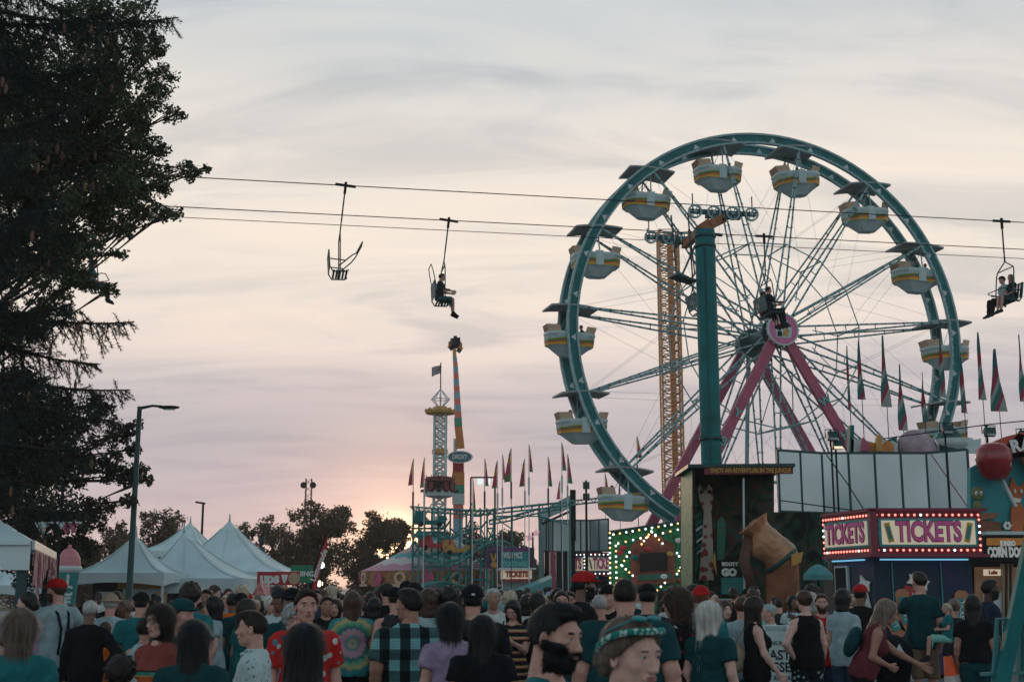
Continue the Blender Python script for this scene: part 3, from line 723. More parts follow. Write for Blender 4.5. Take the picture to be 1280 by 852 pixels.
# ------------------------------------------------------------------ materials for the rides
teal = mat('teal_paint', (.005,.155,.165), .6, var=.3, scale=2, spec=.3)
tealD = mat('dark_teal_paint', (.006,.055,.06), .5, var=.25, scale=3)
paleT = mat('pale_teal_tube', (.26,.44,.47), .5, var=.2, scale=4)
whiteP = mat('chalky_white', (.52,.62,.63), .55, var=.1, scale=3)
pinkP = mat('pink_paint', (.42,.085,.16), .5, var=.15, scale=2)
orangeP = mat('orange_paint', (.62,.24,.06), .5, var=.2, scale=4)
redP = mat('red_paint', (.45,.03,.04), .45, var=.15, scale=4)
goldP = mat('gold_paint', (.55,.30,.07), .4, var=.2, scale=4)
blackM = mat('black_metal', (.012,.018,.022), .8, var=.2, spec=.2)
greyM = mat('grey_roof', (.30,.34,.36), .6, var=.2, scale=2)
cream = mat('cream_seat', (.55,.40,.28), .6, var=.1)
bulbW = mat('bulb_white', (.9,.85,.7), .3, emit=4., ecol=(1.,.86,.66))
bulbC = mat('bulb_cool', (.8,.95,.95), .3, emit=3., ecol=(.72,1.,.98))
bulbO = mat('bulb_amber', (.9,.5,.2), .3, emit=2.6, ecol=(1.,.52,.18))
bulbR = mat('bulb_red', (.9,.25,.2), .3, emit=2.6, ecol=(1.,.22,.16))
bulbOff = mat('bulb_unlit', (.55,.6,.6), .3)
def ring(b, r0, r1, y0, y1, n=90):
    prof = [(r0,y0),(r1,y0),(r1,y1),(r0,y1),(r0,y0)]
    vs = []; 
    for i in range(n):
        a = 2*pi*i/n
        vs += [(r*sin(a), y, r*cos(a)) for r, y in prof[:4]]
    fs = []
    for i in range(n):
        j = (i+1) % n
        for q in range(4): fs.append((i*4+q, i*4+(q+1)%4, j*4+(q+1)%4, j*4+q))
    b.add(vs, fs)
# ------------------------------------------------------------------ big wheel
AL = R(13); hubF = P(973,414,65); axd = Vector((-sin(AL), cos(AL), 0)); HW = 1.85
ctr = hubF+axd*HW; hz = ctr.z; WR = 11.05
wheel = thing('ferris_wheel', 'teal ferris wheel on pink lettered legs with fifteen hanging gondolas', 'ferris wheel', (ctr.x, ctr.y, 0), AL)
RG = .88
def polar(r, a, y): return (r*sin(a), y, hz+r*cos(a))
for side in (-1, 1):
    bb_ = MB(); bb_.M = Matrix.Translation((0,0,hz)); ring(bb_, WR-.46, WR-.04, side*RG-.035, side*RG+.035); bb_.M = Matrix.Identity(4); bb_.m = 1
    b = MB(); b.M = Matrix.Translation((0,0,hz))
    ring(b, WR-.06, WR+.05, side*RG-.10, side*RG+.10); ring(b, WR-.54, WR-.44, side*RG-.10, side*RG+.10)
    rr_ = b; b = bb_
    for i in range(30):
        a = 2*pi*i/30+.05; y = side*RG+(-.045 if side < 0 else .045)
        b.add([polar(WR-.40, a-.017, y), polar(WR-.40, a+.017, y), polar(WR-.14, a, y)], [(0,1,2)])
        y2 = side*RG+(.045 if side < 0 else -.045); b.add([polar(WR-.40, a-.017, y2), polar(WR-.40, a+.017, y2), polar(WR-.14, a, y2)], [(0,1,2)])
    rim = b.build('rim', [teal, whiteP], wheel)
    b = rr_; b.M = Matrix.Identity(4); b.m = 1
    for i in range(150):
        a = 2*pi*i/150; p = Vector(polar(WR-.49, a, side*RG-.13)); b.box(p, (.07,.05,.07), ry=a)
    b.build('rim_rail', [paleT, bulbOff], rim)
A0 = R(-12.5)
for side in (-1, 1):
    for i in range(15):
        a = A0+2*pi*i/15; b = MB()
        tip = Vector(polar(WR-.5, a, side*RG)); h1 = Vector(polar(.65, a-.45, side*1.45)); h2 = Vector(polar(.65, a+.45, side*1.45))
        b.rod(h1, tip, .055, .05, 6); b.rod(h2, tip, .055, .05, 6)
        for u in (.18, .36, .54, .72, .86): b.rod(h1.lerp(tip,u), h2.lerp(tip,u), .03, n=4)
        b.m = 1
        for u in range(3, 34, 2):
            for hh_ in (h1, h2): b.box(hh_.lerp(tip, u/35)+Vector((0,-.06*1,0)), (.075,.03,.075), ry=a)
        b.build('spoke', [paleT, tealD], wheel)
b = MB()
for i in range(15):
    a = A0+2*pi*i/15; a2 = A0+2*pi*(i+1)/15
    for side in (-1, 1):
        q = side*(1.45-.57*.42); q2 = side*(1.45-.57*.7)
        b.rod(polar(WR*.45, a, q), polar(WR*.45, a2, q), .035, n=4)
        b.rod(polar(WR*.45, a, q), polar(WR-.5, a2, side*RG), .008, n=3); b.rod(polar(WR*.45, a2, q), polar(WR-.5, a, side*RG), .008, n=3)
    b.rod(polar(WR*.45, a, -1.2), polar(WR*.45, a, 1.2), .04, n=5); b.rod(polar(WR*.2, a, -1.35), polar(WR*.45, a, 1.2), .03, n=4)
    b.rod(polar(WR-.3, a, -RG), polar(WR-.3, a, RG), .06, n=6)
b.build('cross_bracing', paleT, wheel)
b = MB(); b.rod((0,-1.75,hz), (0,1.75,hz), .42, n=16); b.rod((0,-1.6,hz), (0,-1.35,hz), .78, n=24); b.rod((0,1.35,hz), (0,1.6,hz), .78, n=24)
b.build('hub', tealD, wheel)
b = MB(); b.rod((0,-2.42,hz), (0,-2.30,hz), .80, n=36); disc = b.build('hub_disc', mat('hub_pink', (.62,.16,.36), .5, var=.08), wheel)
b = MB(); b.M = Matrix.Translation((0,0,hz)); ring(b, .78, .86, -2.46, -2.28, 48); b.build('disc_rim', whiteP, disc)
def emb(cols, pts): pass
for nm, m, out in (('emblem_backing', whiteP, [(-.42,-.45),(.42,-.45),(.48,.05),(.30,.42),(-.05,.52),(-.40,.38)]), ('emblem_red', redP, [(-.30,.05),(-.10,.42),(.12,.40),(.20,.12),(.02,.0)]),
                   ('emblem_gold', goldP, [(-.05,-.32),(.22,-.36),(.34,-.05),(.16,.05),(.02,-.08)]), ('emblem_dark', blackM, [(-.34,-.38),(-.08,-.36),(-.12,-.12),(-.30,-.10)]), ('emblem_green', teal, [(.14,.16),(.36,.14),(.30,.36),(.16,.38)])):
    b = MB(); k_ = {'emblem_backing': 0, 'emblem_red': 1, 'emblem_gold': 2, 'emblem_dark': 3, 'emblem_green': 4}[nm]
    b.prism([(x, z+hz) for x, z in out], -2.44-.012*k_, -2.40); b.build(nm, m, disc)
b = MB(); b.rod((0,2.25,hz), (0,2.42,hz), .66, n=30); rd = b.build('rear_hub_disc', mat('dull_red', (.25,.03,.045), .6), wheel)
b = MB()
for i in range(20):
    a = 2*pi*i/20; b.ball(polar(.92, a, -2.38), .035, 6, 4)
    b.rod(polar(.82, a, -2.38), polar(.92, a, -2.38), .01, n=3)
b.build('disc_bulbs', bulbOff, disc)
FOOT = 8.5
for side, yy in (('front', -2.05), ('rear', 2.05)):
    for sx in (-1, 1):
        b = MB(); p0 = Vector((sx*.15, yy, hz-.1)); p1 = Vector((sx*FOOT, yy*(1.2 if side == 'front' else 1.1), .35))
        b.bar(p0, p1, .30, .50); lg = b.build('leg', pinkP, wheel)
        b = MB(); b.box((p1.x, p1.y, .17), (1.0,.9,.33)); b.build('foot_plate', blackM, lg)
        if side == 'front':
            d_ = (p1-p0); L = d_.length; ang = math.atan2(d_.z, d_.x*sx)
            word, us = ('RUBY', (.60,.50,.40,.30)) if sx < 0 else ('WHEEL', (.245,.365,.475,.585,.69))
            for ch, u in zip(word, us):
                q = p0+d_*u
                tx = text('leg_letter', ch, .62, mat('letter_teal', (.12,.42,.42), .5), lg, (q.x, q.y-.27, q.z), rot=(pi/2, sx*0+(R(-32) if sx > 0 else R(-28))*(-1 if sx < 0 else 1)*1, 0), ext=.012, bold=.018)
b = MB()
b.rod((-4.2,-2.1,hz-.1-(hz-.4)*.5), (-2.6,-5.4,.3), .16, n=8); b.rod((4.2,-2.1,hz-.1-(hz-.4)*.5), (3.0,-5.2,.3), .16, n=8); b.rod((-4.2,2.1,hz*.5), (4.2,2.1,hz*.5), .09, n=6); b.rod((0,2.05,hz-.3),(0,3.8,.3),.12,n=8)
b.build('strut', paleT, wheel)
# gondolas
stripe = shader('gondola_stripe', lambda k, o: (lambda s: k.ramp(k.math('ADD', k.math('MULTIPLY', s.outputs[2], 3.03), k.math('ADD', 5.93, k.math('MULTIPLY', k.math('SINE', k.math('MULTIPLY', s.outputs[0], 4.5)), .12))), [(0,(.62,.38,.04)),(.26,(.58,.13,.02)),(.52,(.04,.17,.08)),(.80,(.36,.34,.05)),(.97,(.36,.50,.53))], 'CONSTANT'))((lambda q: (k.l(o, q.inputs[0]), q)[1])(k.n('SeparateXYZ'))), .5)
def tub_section(L, W_, z, c=.35):
    return [(-L,-W_+c,z),(-L+c,-W_,z),(L-c,-W_,z),(L,-W_+c,z),(L,W_-c,z),(L-c,W_,z),(-L+c,W_,z),(-L,W_-c,z)]
gond = mat('gondola_shell', (.46,.60,.62), .4, var=.08, scale=3)
def make_gondola():
    """hangs from local origin (the pivot at the rim)"""
    g = bpy.data.objects.new('gondola', None); COL.objects.link(g); g.parent = wheel
    b = MB(); lv = [(.50,.30,-2.50,.2),(.98,.62,-2.10,.36),(1.13,.74,-1.98,.40),(1.20,.78,-1.55,.42),(1.27,.82,-1.42,.42),(1.27,.82,-1.30,.42)]
    vs = []
    for L, w, z, c in lv: vs += tub_section(L, w, z, c)
    fs = [tuple(range(8))[::-1]]
    for i in range(len(lv)-1): fs += [(i*8+q, i*8+(q+1)%8, (i+1)*8+(q+1)%8, (i+1)*8+q) for q in range(8)]
    n0 = len(vs); vs += tub_section(1.14,.70,-1.30,.34)+tub_section(1.0,.6,-1.95,.3)
    fs += [(n0-8+q, n0-8+(q+1)%8, n0+(q+1)%8, n0+q) for q in range(8)]+[(n0+q, n0+(q+1)%8, n0+8+(q+1)%8, n0+8+q) for q in range(8)]+[tuple(range(n0+8, n0+16))]
    b.add(vs, fs); shell = b.build('shell', gond, g)
    b = MB(); v2 = []
    for z, e in ((-1.99,.0),(-1.54,.0)):
        f_ = (z+1.98)/.43; v2 += tub_section(1.18+.05*f_+.006, .755+.03*f_+.006, z, .38)
    b.add(v2, [(q, (q+1)%8, 8+(q+1)%8, 8+q) for q in range(8) if q not in (3, 7) or True]); b.build('stripe_band', stripe, g)
    for sx in (-1, 1):
        b = MB(); b.add([(sx*1.20,-.45,-1.32),(sx*1.20,.45,-1.32),(sx*1.33,.42,-.93),(sx*1.33,-.42,-.93),(sx*.62,-.76,-1.32),(sx*.72,-.76,-.96),(sx*.62,.76,-1.32),(sx*.72,.76,-.96)], [(0,1,2,3),(4,0,3,5),(1,6,7,2),(3,2,1,0),(5,3,0,4),(2,7,6,1)])
        b.box((sx*.75,0,-1.75), (.55,1.05,.12)); b.build('seat', cream, g)
    for sy in (-1, 1):
        b = MB(); b.box((0,sy*.80,-1.62), (.42,.05,.78)); b.box((0,sy*.82,-1.62), (.26,.04,.62)); b.build('door', gond, g)
        b = MB(); b.rod((0,sy*.80,-1.25), (0,sy*.62,-.05), .04, n=6); b.rod((-.5,sy*.72,-1.32), (0,sy*.64,-.3), .015, n=4); b.build('hanger', paleT, g)
    b = MB(); vs = []
    for i in range(7):
        u = -1+i/3; vs += [(u*1.25, -.95, .12-.10*u*u), (u*1.25, .95, .12-.10*u*u), (u*1.25, .95, .04-.12*u*u), (u*1.25, -.95, .04-.12*u*u)]
    fs = [(0,3,2,1), (24,25,26,27)]
    for i in range(6):
        for q in range(4): fs.append((i*4+q, i*4+(q+1)%4, (i+1)*4+(q+1)%4, (i+1)*4+q))
    b.add(vs, fs); b.build('canopy', greyM, g)
    return g
g0 = make_gondola(); gonds = []
for i in range(15):
    a = A0+2*pi*i/15; g = g0 if i == 0 else copy_tree(g0, wheel)
    g.location = polar(WR-.35, a, 0); g.rotation_euler = (R(random.uniform(-2,2)), R(random.uniform(-4,4)), 0); gonds.append(g)
# ------------------------------------------------------------------ chairlift
def atz(px, py, z):
    x = (px-640)/F; v = (426-py)/F; wz = sin(PITCH)+v*cos(PITCH); wy = cos(PITCH)-v*sin(PITCH)
    t = (z-HC)/wz; return Vector((x*t, wy*t, z))
TD = 37.; zC = P(900,250,TD).z
nA, nB = atz(250,222,zC), atz(1280,278,zC); ldir = (nB-nA).normalized(); nrm = Vector((-ldir.y, ldir.x, 0))
fM = atz(720,283.5,zC); off = (fM-nA).dot(nrm)
lift_az = math.atan2(ldir.y, ldir.x)
def online(px, far):
    """point of the cable under a picture column"""
    o_ = nA+(nrm*off if far else Vector())
    r = (px-640)/F  # x = r * t * ..., solve along the line for the column
    lo_, hi_ = -40., 60.
    for _ in range(50):
        m_ = (lo_+hi_)/2; p = o_+ldir*m_
        dep = p.y*cos(PITCH)+(p.z-HC)*sin(PITCH)
        if p.x/dep < r: lo_ = m_
        else: hi_ = m_
    return o_+ldir*m_
def cable(label, o_, z, r=.016):
    a = o_-ldir*28; c = o_+ldir*48; pts = []
    for i in range(33):
        u = i/32; q = a.lerp(c, u); pts.append((q.x, q.y, z))
    b = MB(); b.tube(pts, r, 5); tag(b.build('haul_cable', blackM), label, 'cable', 'chairlift cables')
cable('uppermost chairlift cable carrying the empty tipped chair', nA, zC)
cable('middle chairlift cable carrying the lone rider in the air', nA+nrm*off, zC)
cable('lowest thin line just below the middle chairlift cable', nA+nrm*(off+.1), zC-.30, .012)
tp = P(885,430,TD); tower = thing('chairlift_tower', 'thick green chairlift tower with wheel assemblies on its crossarm', 'chairlift tower', (tp.x, TD, 0), lift_az)
tzt = P(885,288,TD).z
b = MB(); b.lathe([(.30,0),(.30,tzt)], 28); b.lathe([(.30,tzt),(.0,tzt+.002)], 28); b.build('column', teal, tower, True)
b = MB()
for i in range(2): b.lathe([(.315,tzt-.25-i*.3),(.33,tzt-.24-i*.3),(.33,tzt-.17-i*.3),(.315,tzt-.16-i*.3)], 24)
b.rod((.2,0,0+tzt-.1),(.55,0,tzt-.12),.05); b.lathe([(.302,6.0),(.33,6.0),(.33,6.08),(.302,6.08)],24); b.rod((-.12,-.30,0),(-.12,-.30,tzt-.6),.018); [b.rod((.32*cos(q*pi/8),.32*sin(q*pi/8),5.96),(.32*cos(q*pi/8),.32*sin(q*pi/8),6.12),.014,n=5) for q in range(16)]; b.build('collar', tealD, tower, True)
Mi = tower.matrix_basis.inverted() if False else (Matrix.Translation(tower.location) @ Matrix.Rotation(lift_az,4,'Z')).inverted()
sN = Mi @ (online(903, False)); sF = Mi @ (online(846, True))
b = MB(); arm0 = Vector((.05,0,tzt+.12))
b.bar((sF.x+.25,sF.y,zC-.42), arm0, .20, .26); b.bar(arm0, (sN.x,sN.y,zC-.40), .20, .26); b.bar((-.18,0,tzt-.05), (.18,0,tzt+.2), .3, .35)
b.build('crossarm', mat('rust_orange', (.30,.12,.055), .7, var=.4, scale=5, bump=.3), tower)
for s_ in (sN, sF):
    b = MB(); b.bar((s_.x-1.05,s_.y,zC-.22), (s_.x+1.05,s_.y,zC-.22), .10, .14); b.bar((s_.x-.55,s_.y,zC-.34), (s_.x+.55,s_.y,zC-.34), .12, .14); b.rod((s_.x,s_.y-.25,zC-.45),(s_.x,s_.y+.25,zC-.45),.06)
    for q in (-.95,.95): b.rod((s_.x+q,s_.y,zC-.22),(s_.x+q,s_.y,zC+.35),.02)
    tr = b.build('sheave_beam', tealD, tower)
    for q in (-.9,-.3,.3,.9):
        b = MB(); M0 = Matrix.Translation((s_.x+q, s_.y-.07, zC-.235)); b.M = M0; ring(b, .17, .22, -.04, .04, 20); ring(b, .0, .05, -.05, .05, 10)
        for e in range(6): a = e*pi/3; b.rod((0,0,0), (.18*cos(a),0,.18*sin(a)), .015, n=4)
        b.build('sheave', paleT, tr)
b = MB(); b.rod((-.9,-.35,tzt-1.6),(-.32,0,tzt-.5),.03); b.box((-.75,-.1,tzt-1.55),(.7,.5,.06),rz=.2,ry=.2); b.rod((-.45,-.1,tzt-1.5),(-.5,.0,zC-.5),.025); b.rod((-.9,0,tzt-1.5),(-1.0,.1,zC-.5),.025)
b.build('work_platform', tealD, tower)
slat = mat('chair_teal', (.015,.12,.13), .5, var=.25)
def chair(label, px, far, face, tilt=0., bar_up=False, drop=1.0):
    """face: +1 sits facing right along the line, -1 facing left"""
    p = online(px, far); rz = lift_az-pi/2 if face > 0 else lift_az+pi/2
    c = thing('lift_chair', label, 'lift chair', p, rz, 'chairs hanging from the chairlift'); c.rotation_euler = (R(tilt)*face*-1, 0, rz)
    s = 1.12
    b = MB(); b.bar((0,-.30,0),(0,.30,0),.05,.07); b.rod((0,0,.10),(0,0,-.25),.045); b.build('grip', blackM, c)
    b = MB(); b.rod((0,0,0),(0,.0,-.95*s),.025); b.tube([(0,0,-.95*s),(.02,0,-1.2*s),(.45,0,-1.42*s)],.02,5); b.tube([(0,0,-.9*s),(-.03,0,-1.2*s),(-.45,0,-1.42*s)],.02,5)
    b.tube([(-.50,.12,-2.35*s),(-.50,.02,-1.55*s),(-.45,0,-1.42*s),(.45,0,-1.42*s),(.50,.02,-1.55*s),(.50,.12,-2.35*s)],.02,6); b.build('hanger', tealD, c)
    fr = MB()
    for sx in (-.5, .5): fr.tube([(sx,-.26,-1.88*s),(sx,-.18,-2.30*s),(sx,-.08,-2.42*s),(sx,.30,-2.38*s),(sx,.36,-2.33*s)],.022,6); fr.rod((sx,-.2,-2.1*s),(sx,.25,-2.1*s),.018); 
    fr.rod((-.5,-.26,-1.88*s),(.5,-.26,-1.88*s),.02); fr.rod((0,.1,-2.4*s),(0,.1,-2.5*s),.035); fr.build('frame', tealD, c)
    b = MB()
    for q in range(5): b.box((0,-.05+q*.09,-2.385*s+.01*q),(1.0,.06,.02))
    b.build('seat', slat, c)
    b = MB()
    for q in range(6): b.box((-.42+q*.168,-.22,-2.10*s),(.11,.02,.46),rx=.18)
    b.build('backrest', slat, c)
    b = MB()
    if bar_up == 2: b.tube([(-.5,.05,-2.28*s),(-.47,.42,-1.92*s),(-.25,.52,-1.82*s),(-.25,.66,-1.5*s),(.25,.66,-1.5*s),(.25,.52,-1.82*s),(.47,.42,-1.92*s),(.5,.05,-2.28*s)],.02,5)
    elif bar_up: b.tube([(-.5,-.15,-2.15*s),(-.45,-.35,-1.6*s),(-.32,-.42,-1.42*s),(.32,-.42,-1.42*s),(.45,-.35,-1.6*s),(.5,-.15,-2.15*s)],.016,5)
    else: b.tube([(-.5,-.12,-2.1*s),(-.5,.34,-2.06*s),(-.4,.42,-2.05*s),(.4,.42,-2.05*s),(.5,.34,-2.06*s),(.5,-.12,-2.1*s)],.016,5)
    b.build('safety_bar', tealD, c)
    return c
def rider(ch, label, sx, hgt=1.72, **kw):
    parts = make_body(legs='sit', h=.018, hh=.010, **{k_: v for k_, v in kw.items() if k_ not in ('sk','hc','tm','bm','capc','shoe')})
    r_ = thing('person', label, 'person', (0,0,0)); s = hgt/1.765; r_.scale = (s,s,s)
    M = Matrix.Translation(ch.location) @ ch.rotation_euler.to_matrix().to_4x4(); q = M @ Vector((sx, -.02, -2.40*1.12+.10))
    q = q-M.to_3x3() @ Vector((0,0,.92*s)); r_.location = q; r_.rotation_euler = ch.rotation_euler
    dress_up(r_, parts, kw.get('sk','light'), kw.get('hc','dark'), kw.get('tm','black'), kw.get('bm','denim'), kw.get('shoe','charcoal'), kw.get('capc')); return r_, parts
chair('empty lift chair tipped over with its bar raised, on the highest cable', 432, False, 1, tilt=5, bar_up=2)
c = chair('lift chair in the open sky holding one rider in shorts', 561, True, 1, tilt=6, bar_up=True)
rider(c, 'lone chairlift rider in teal shorts and dark shirt', .05, sex='m', hair='short', aL='bar', aR='bar', bottom='shorts', tm='charcoal', bm='teal', shoe='black', hc='dark')
c = chair('lift chair with two riders passing in front of the wheel spokes', 955, True, 1, tilt=0)
rider(c, 'near rider with dark hair on the chair before the wheel hub', .24, sex='m', hair='short', aL='bar', aR='bar', bottom='jeans', tm='charcoal', bm='navy')
rider(c, 'far rider in orange top on the chair before the wheel hub', -.24, 1.62, sex='f', hair='bob', aL='lap', aR='lap', bottom='shorts', tm='rust', bm='navy', hc='brown')
c = chair('lift chair with a couple at the far right edge of the sky', 1252, False, -1, tilt=0)
rider(c, 'rider in a cap and dark trousers on the rightmost lift chair', .24, 1.76, sex='m', hair='short', cap='front', capc='black', aL='lap', aR='lap', bottom='jeans', tm='pale', bm='black')
rider(c, 'long haired rider on the right of the rightmost lift chair', -.24, 1.66, sex='f', hair='long', hc='ash', aL='lap', aR='lap', bottom='shorts', tm='black', bm='dkteal')
c = chair('lift chair half hidden behind the leaves of the left tree', 122, True, 1, tilt=0)
rider(c, 'rider in teal on the lift chair half hidden by leaves', 0, 1.7, sex='f', hair='bob', hc='ash', aL='lap', aR='lap', bottom='jeans', tm='teal', bm='denim')
c = chair('empty lift chair arriving beside the green tower column', 862, True, 1, tilt=-6, bar_up=True)
c = chair('lift chair corner just showing at the left edge in the dark tree', -14, False, -1, tilt=0)
# ------------------------------------------------------------------ tents
tentW = mat('tent_vinyl', (.58,.73,.76), .5, var=.13, scale=1.1, bump=.5)
tentS = mat('tent_stripe_yellow', (.75,.42,.04), .6)
def tent(label, ax, ay, exl, exr, ey, d, depth=None, val=.34, posts=True, group='white peaked tents', rz=0.):
    """apex pixel, eave pixels left/right, eave row, distance"""
    A = P(ax, ay, d); L = P(exl, ey, d-.0); Rr = P(exr, ey, d); w = (Rr.x-L.x)/2; cx = (L.x+Rr.x)/2; dp = depth or w
    ze = (L.z+Rr.z)/2; t = thing('peaked_tent', label, 'tent', (cx, d, 0), rz, group)
    b = MB(); n = 10; seg = 12; apex = Vector((A.x-cx, 0, A.z)); rings = []
    per = []
    cs = [(-w,-dp),(w,-dp),(w,dp),(-w,dp)]
    for i in range(4):
        for j in range(seg): u = j/seg; per.append((cs[i][0]*(1-u)+cs[(i+1)%4][0]*u, cs[i][1]*(1-u)+cs[(i+1)%4][1]*u, u))
    vs = []
    for q in range(n+1):
        f_ = q/n; h_ = (1-f_)**1.75
        for x, y, u in per: vs.append((apex.x*(1-f_)+x*f_*(1-.05*sin(pi*f_)*sin(pi*u)), y*f_*(1-.05*sin(pi*f_)*sin(pi*u)), ze+(apex.z-ze)*h_-.10*sin(pi*f_)*sin(pi*u)))
    m = len(per); fs = []
    for q in range(n):
        for i in range(m): fs.append((q*m+i, (q+1)*m+i, (q+1)*m+(i+1)%m, q*m+(i+1)%m))
    b.add(vs, fs)
    for i in range(0, m, seg//2): b.tube([Vector(vs[q*m+i])+Vector((0,0,.012)) for q in range(1, n+1)], .011 if i % seg else .018, 4)
    b.rod((apex.x,0,apex.z-.05), (apex.x,0,apex.z+.25), .05, .02); b.build('roof', tentW, t, True)
    b = MB(); vs = []
    for x, y, u in per: vs += [(x*1.005,y*1.005,ze+.02), (x*1.008,y*1.008,ze-val+.10*sin(pi*u)*1.0)]
    b.add(vs, [(2*i, 2*i+1, (2*i+3) % (2*m), (2*i+2) % (2*m)) for i in range(m)]); b.build('valance', tentW, t)
    if posts:
        for x, y in cs:
            b = MB(); b.rod((x*.97,y*.97,0), (x*.97,y*.97,ze), .04, n=8); b.build('post', whiteP, t)
    return t, cx, w, ze
t1, cx1, w1, ze1 = tent('leftmost white peaked tent with an open dark serving counter under it', 170, 668, 103, 221, 717, 37)
tent('broad low white peaked tent in the middle with a wide front flap', 230, 664, 186, 327, 724, 40, depth=2.6, val=.5)
tent('tallest white peaked tent, right of the others, with a slope down to the red sign', 287, 650, 205, 374, 716, 49, depth=3.)
tent('small far white tent peak showing between its two neighbours', 238, 652, 190, 278, 690, 57, depth=2.5)
tent('low white canopy far left behind the food tent posts', 8, 712, -45, 62, 732, 40, val=.3, depth=2.)
# serving counter in the first tent
ct = thing('food_counter', 'dark food counter with menu boards inside the leftmost peaked tent', 'food counter', (cx1, 37.6, 0))
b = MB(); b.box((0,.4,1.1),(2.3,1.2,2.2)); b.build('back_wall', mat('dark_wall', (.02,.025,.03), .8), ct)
b = MB(); b.box((0,-.55,.5),(2.3,.5,1.0)); b.box((0,-.55,1.02),(2.4,.62,.05)); b.build('counter', whiteP, ct)
b = MB(); b.box((.25,-.3,1.92),(1.3,.06,.28)); b.build('awning_board', mat('amber_board', (.45,.22,.05), .6), ct)
for q, (x, z, w_, h_) in enumerate([(-.75,1.5,.5,.4),(-.2,1.45,.35,.3),(.35,1.6,.4,.3),(.85,1.45,.3,.5)]):
    b = MB(); b.box((x,-.24,z),(w_,.05,h_)); b.build('menu_board', [whiteP, cream][q % 2], ct)
# inner yellow striped flap
b = MB(); a_ = P(256,722,39); c_ = P(320,722,39); vs = []
for i in range(13): x = a_.x+(c_.x-a_.x)*i/12; vs += [(x,39,a_.z-.02), (x,39,a_.z-.02-.30+.16*sin(pi*i/12)), (x,39,a_.z-.02-.36+.16*sin(pi*i/12))]
b.add(vs, [(3*i,3*i+1,3*i+4,3*i+3) for i in range(12)]); b.m = 1; b.add(vs, [(3*i+1,3*i+2,3*i+5,3*i+4) for i in range(12)])
tag(b.build('awning_flap', [mat('pale_canvas', (.6,.58,.5), .7), tentS]), 'pale awning flap with a yellow edge under the broad tent', 'awning')
# ------------------------------------------------------------------ left food tent with fringe
D0, D1 = 14., 18.5
c0 = P(40,676,D0); c1 = P(68,688,D1); lt = thing('food_tent', 'white food tent with pink fringe on its side at the left edge', 'tent', (c0.x, D0, 0))
o = Vector((c0.x, D0, 0)); zE = c0.z; dr = Vector((c1.x-c0.x, D1-D0, 0)); wl = Vector((-3.6,0,0)); ap = (dr+wl)/2+Vector((0,0,zE+1.05))
b = MB(); q0 = Vector((0,0,zE)); q1 = dr+q0; q2 = dr+wl+q0; q3 = wl+q0
vs = [q0,q1,q2,q3,ap]; b.add(vs, [(0,1,4),(1,2,4),(2,3,4),(3,0,4)]); b.build('roof', tentW, lt)
b = MB(); hb_ = zE-P(40,712,D0).z; out = [(0,zE),(0,zE-hb_),(-.30,zE-hb_),(-.36,zE-hb_+.15),(-.50,zE-hb_+.17),(-.62,zE-hb_-.0),(-1.2,zE-hb_),(-3.6,zE-hb_),(-3.6,zE)]
b.prism(out, -.035, -.02); b.box((-1.8,-.05,zE-.02),(3.6,.05,.04)); b.build('front_valance', tentW, lt)
b = MB(); sdn = dr.normalized(); nn_ = 40
b.bar(q0+Vector((.02,0,-.04)), q1+Vector((.02,0,-.04)), .03, .10); b.build('side_band', whiteP, lt)
b = MB()
for i in range(90):
    u = (i+.5)/90; p_ = q0.lerp(q1, u)+Vector((.03+.01*(i%3),0,-.08)); L_ = random.uniform(.18,.42)*(1+.3*sin(u*9)); s_ = sdn*.024
    b.add([p_-s_, p_+s_, p_+s_*.6+Vector((random.uniform(-.02,.02),0,-L_)), p_-s_*.5+Vector((random.uniform(-.02,.02),0,-L_*.96))], [(0,1,2,3)])
b.build('fringe', mat('pink_fringe', (.62,.34,.36), .8, var=.3, scale=12), lt)
for p_ in (q0*1, q1*1, q2*1, q3*1):
    b = MB(); x_ = Vector((p_.x-.10, p_.y+.05, 0)); b.bar(x_, x_+Vector((0,0,zE)), .09); b.build('post', tealD, lt)
# ------------------------------------------------------------------ ice cream cup sign, pennant pole
pp = P(84,735,24); ic = thing('ice_cream_cup_sign', 'giant teal cup with a pink ice cream dome behind the fringed tent', 'food sign', (pp.x,24,0))
zb, zt_ = P(84,742,24).z, P(84,713,24).z; rad = 14/F*24
b = MB(); b.lathe([(rad*.15,0),(rad*.15,zb-.45),(rad*.62,zb-.42),(rad*.66,zb-.35),(rad*.95,zt_-.02)], 24); b.build('cup', mat('cup_teal', (.03,.24,.24), .4), ic, True)
b = MB(); b.lathe([(rad*.9,zt_-.04),(rad*1.12,zt_),(rad*1.15,zt_+.05),(rad*1.05,zt_+.09),(rad*.9,zt_+.09)], 24); b.build('cup_rim', whiteP, ic, True)
b = MB(); b.lathe([(rad*.98,zt_+.07)]+[(rad*cos(a*pi/20), zt_+.09+.33*sin(a*pi/20)) for a in range(0,11)], 24); b.ball((0,0,zt_+.44),.04); b.build('scoop', mat('pink_scoop', (.62,.22,.26), .5, bump=.2, scale=20), ic, True)
for j, ch in enumerate('ICE'):
    text('sign_letter', ch, .24, whiteP, ic, (.07, -rad*(.93-.09*j)-.01, zt_-.17-.20*j), ext=.01, bold=.012)
b = MB(); b.lathe([(rad*.25,0),(rad*.25,.9)],12); b.build('stand', tealD, ic)
pp = G(70,22); pl = thing('pennant_pole', 'dark pole with a crossbar of small patterned pennants', 'pole', pp)
zc_ = P(70,653,22).z; b = MB(); b.rod((0,0,0),(0,0,P(70,600,22).z),.035,.025,8); b.build('pole', blackM, pl); b = MB(); b.rod((-.42,0,zc_),(.36,0,zc_),.02); b.build('crossbar', whiteP, pl)
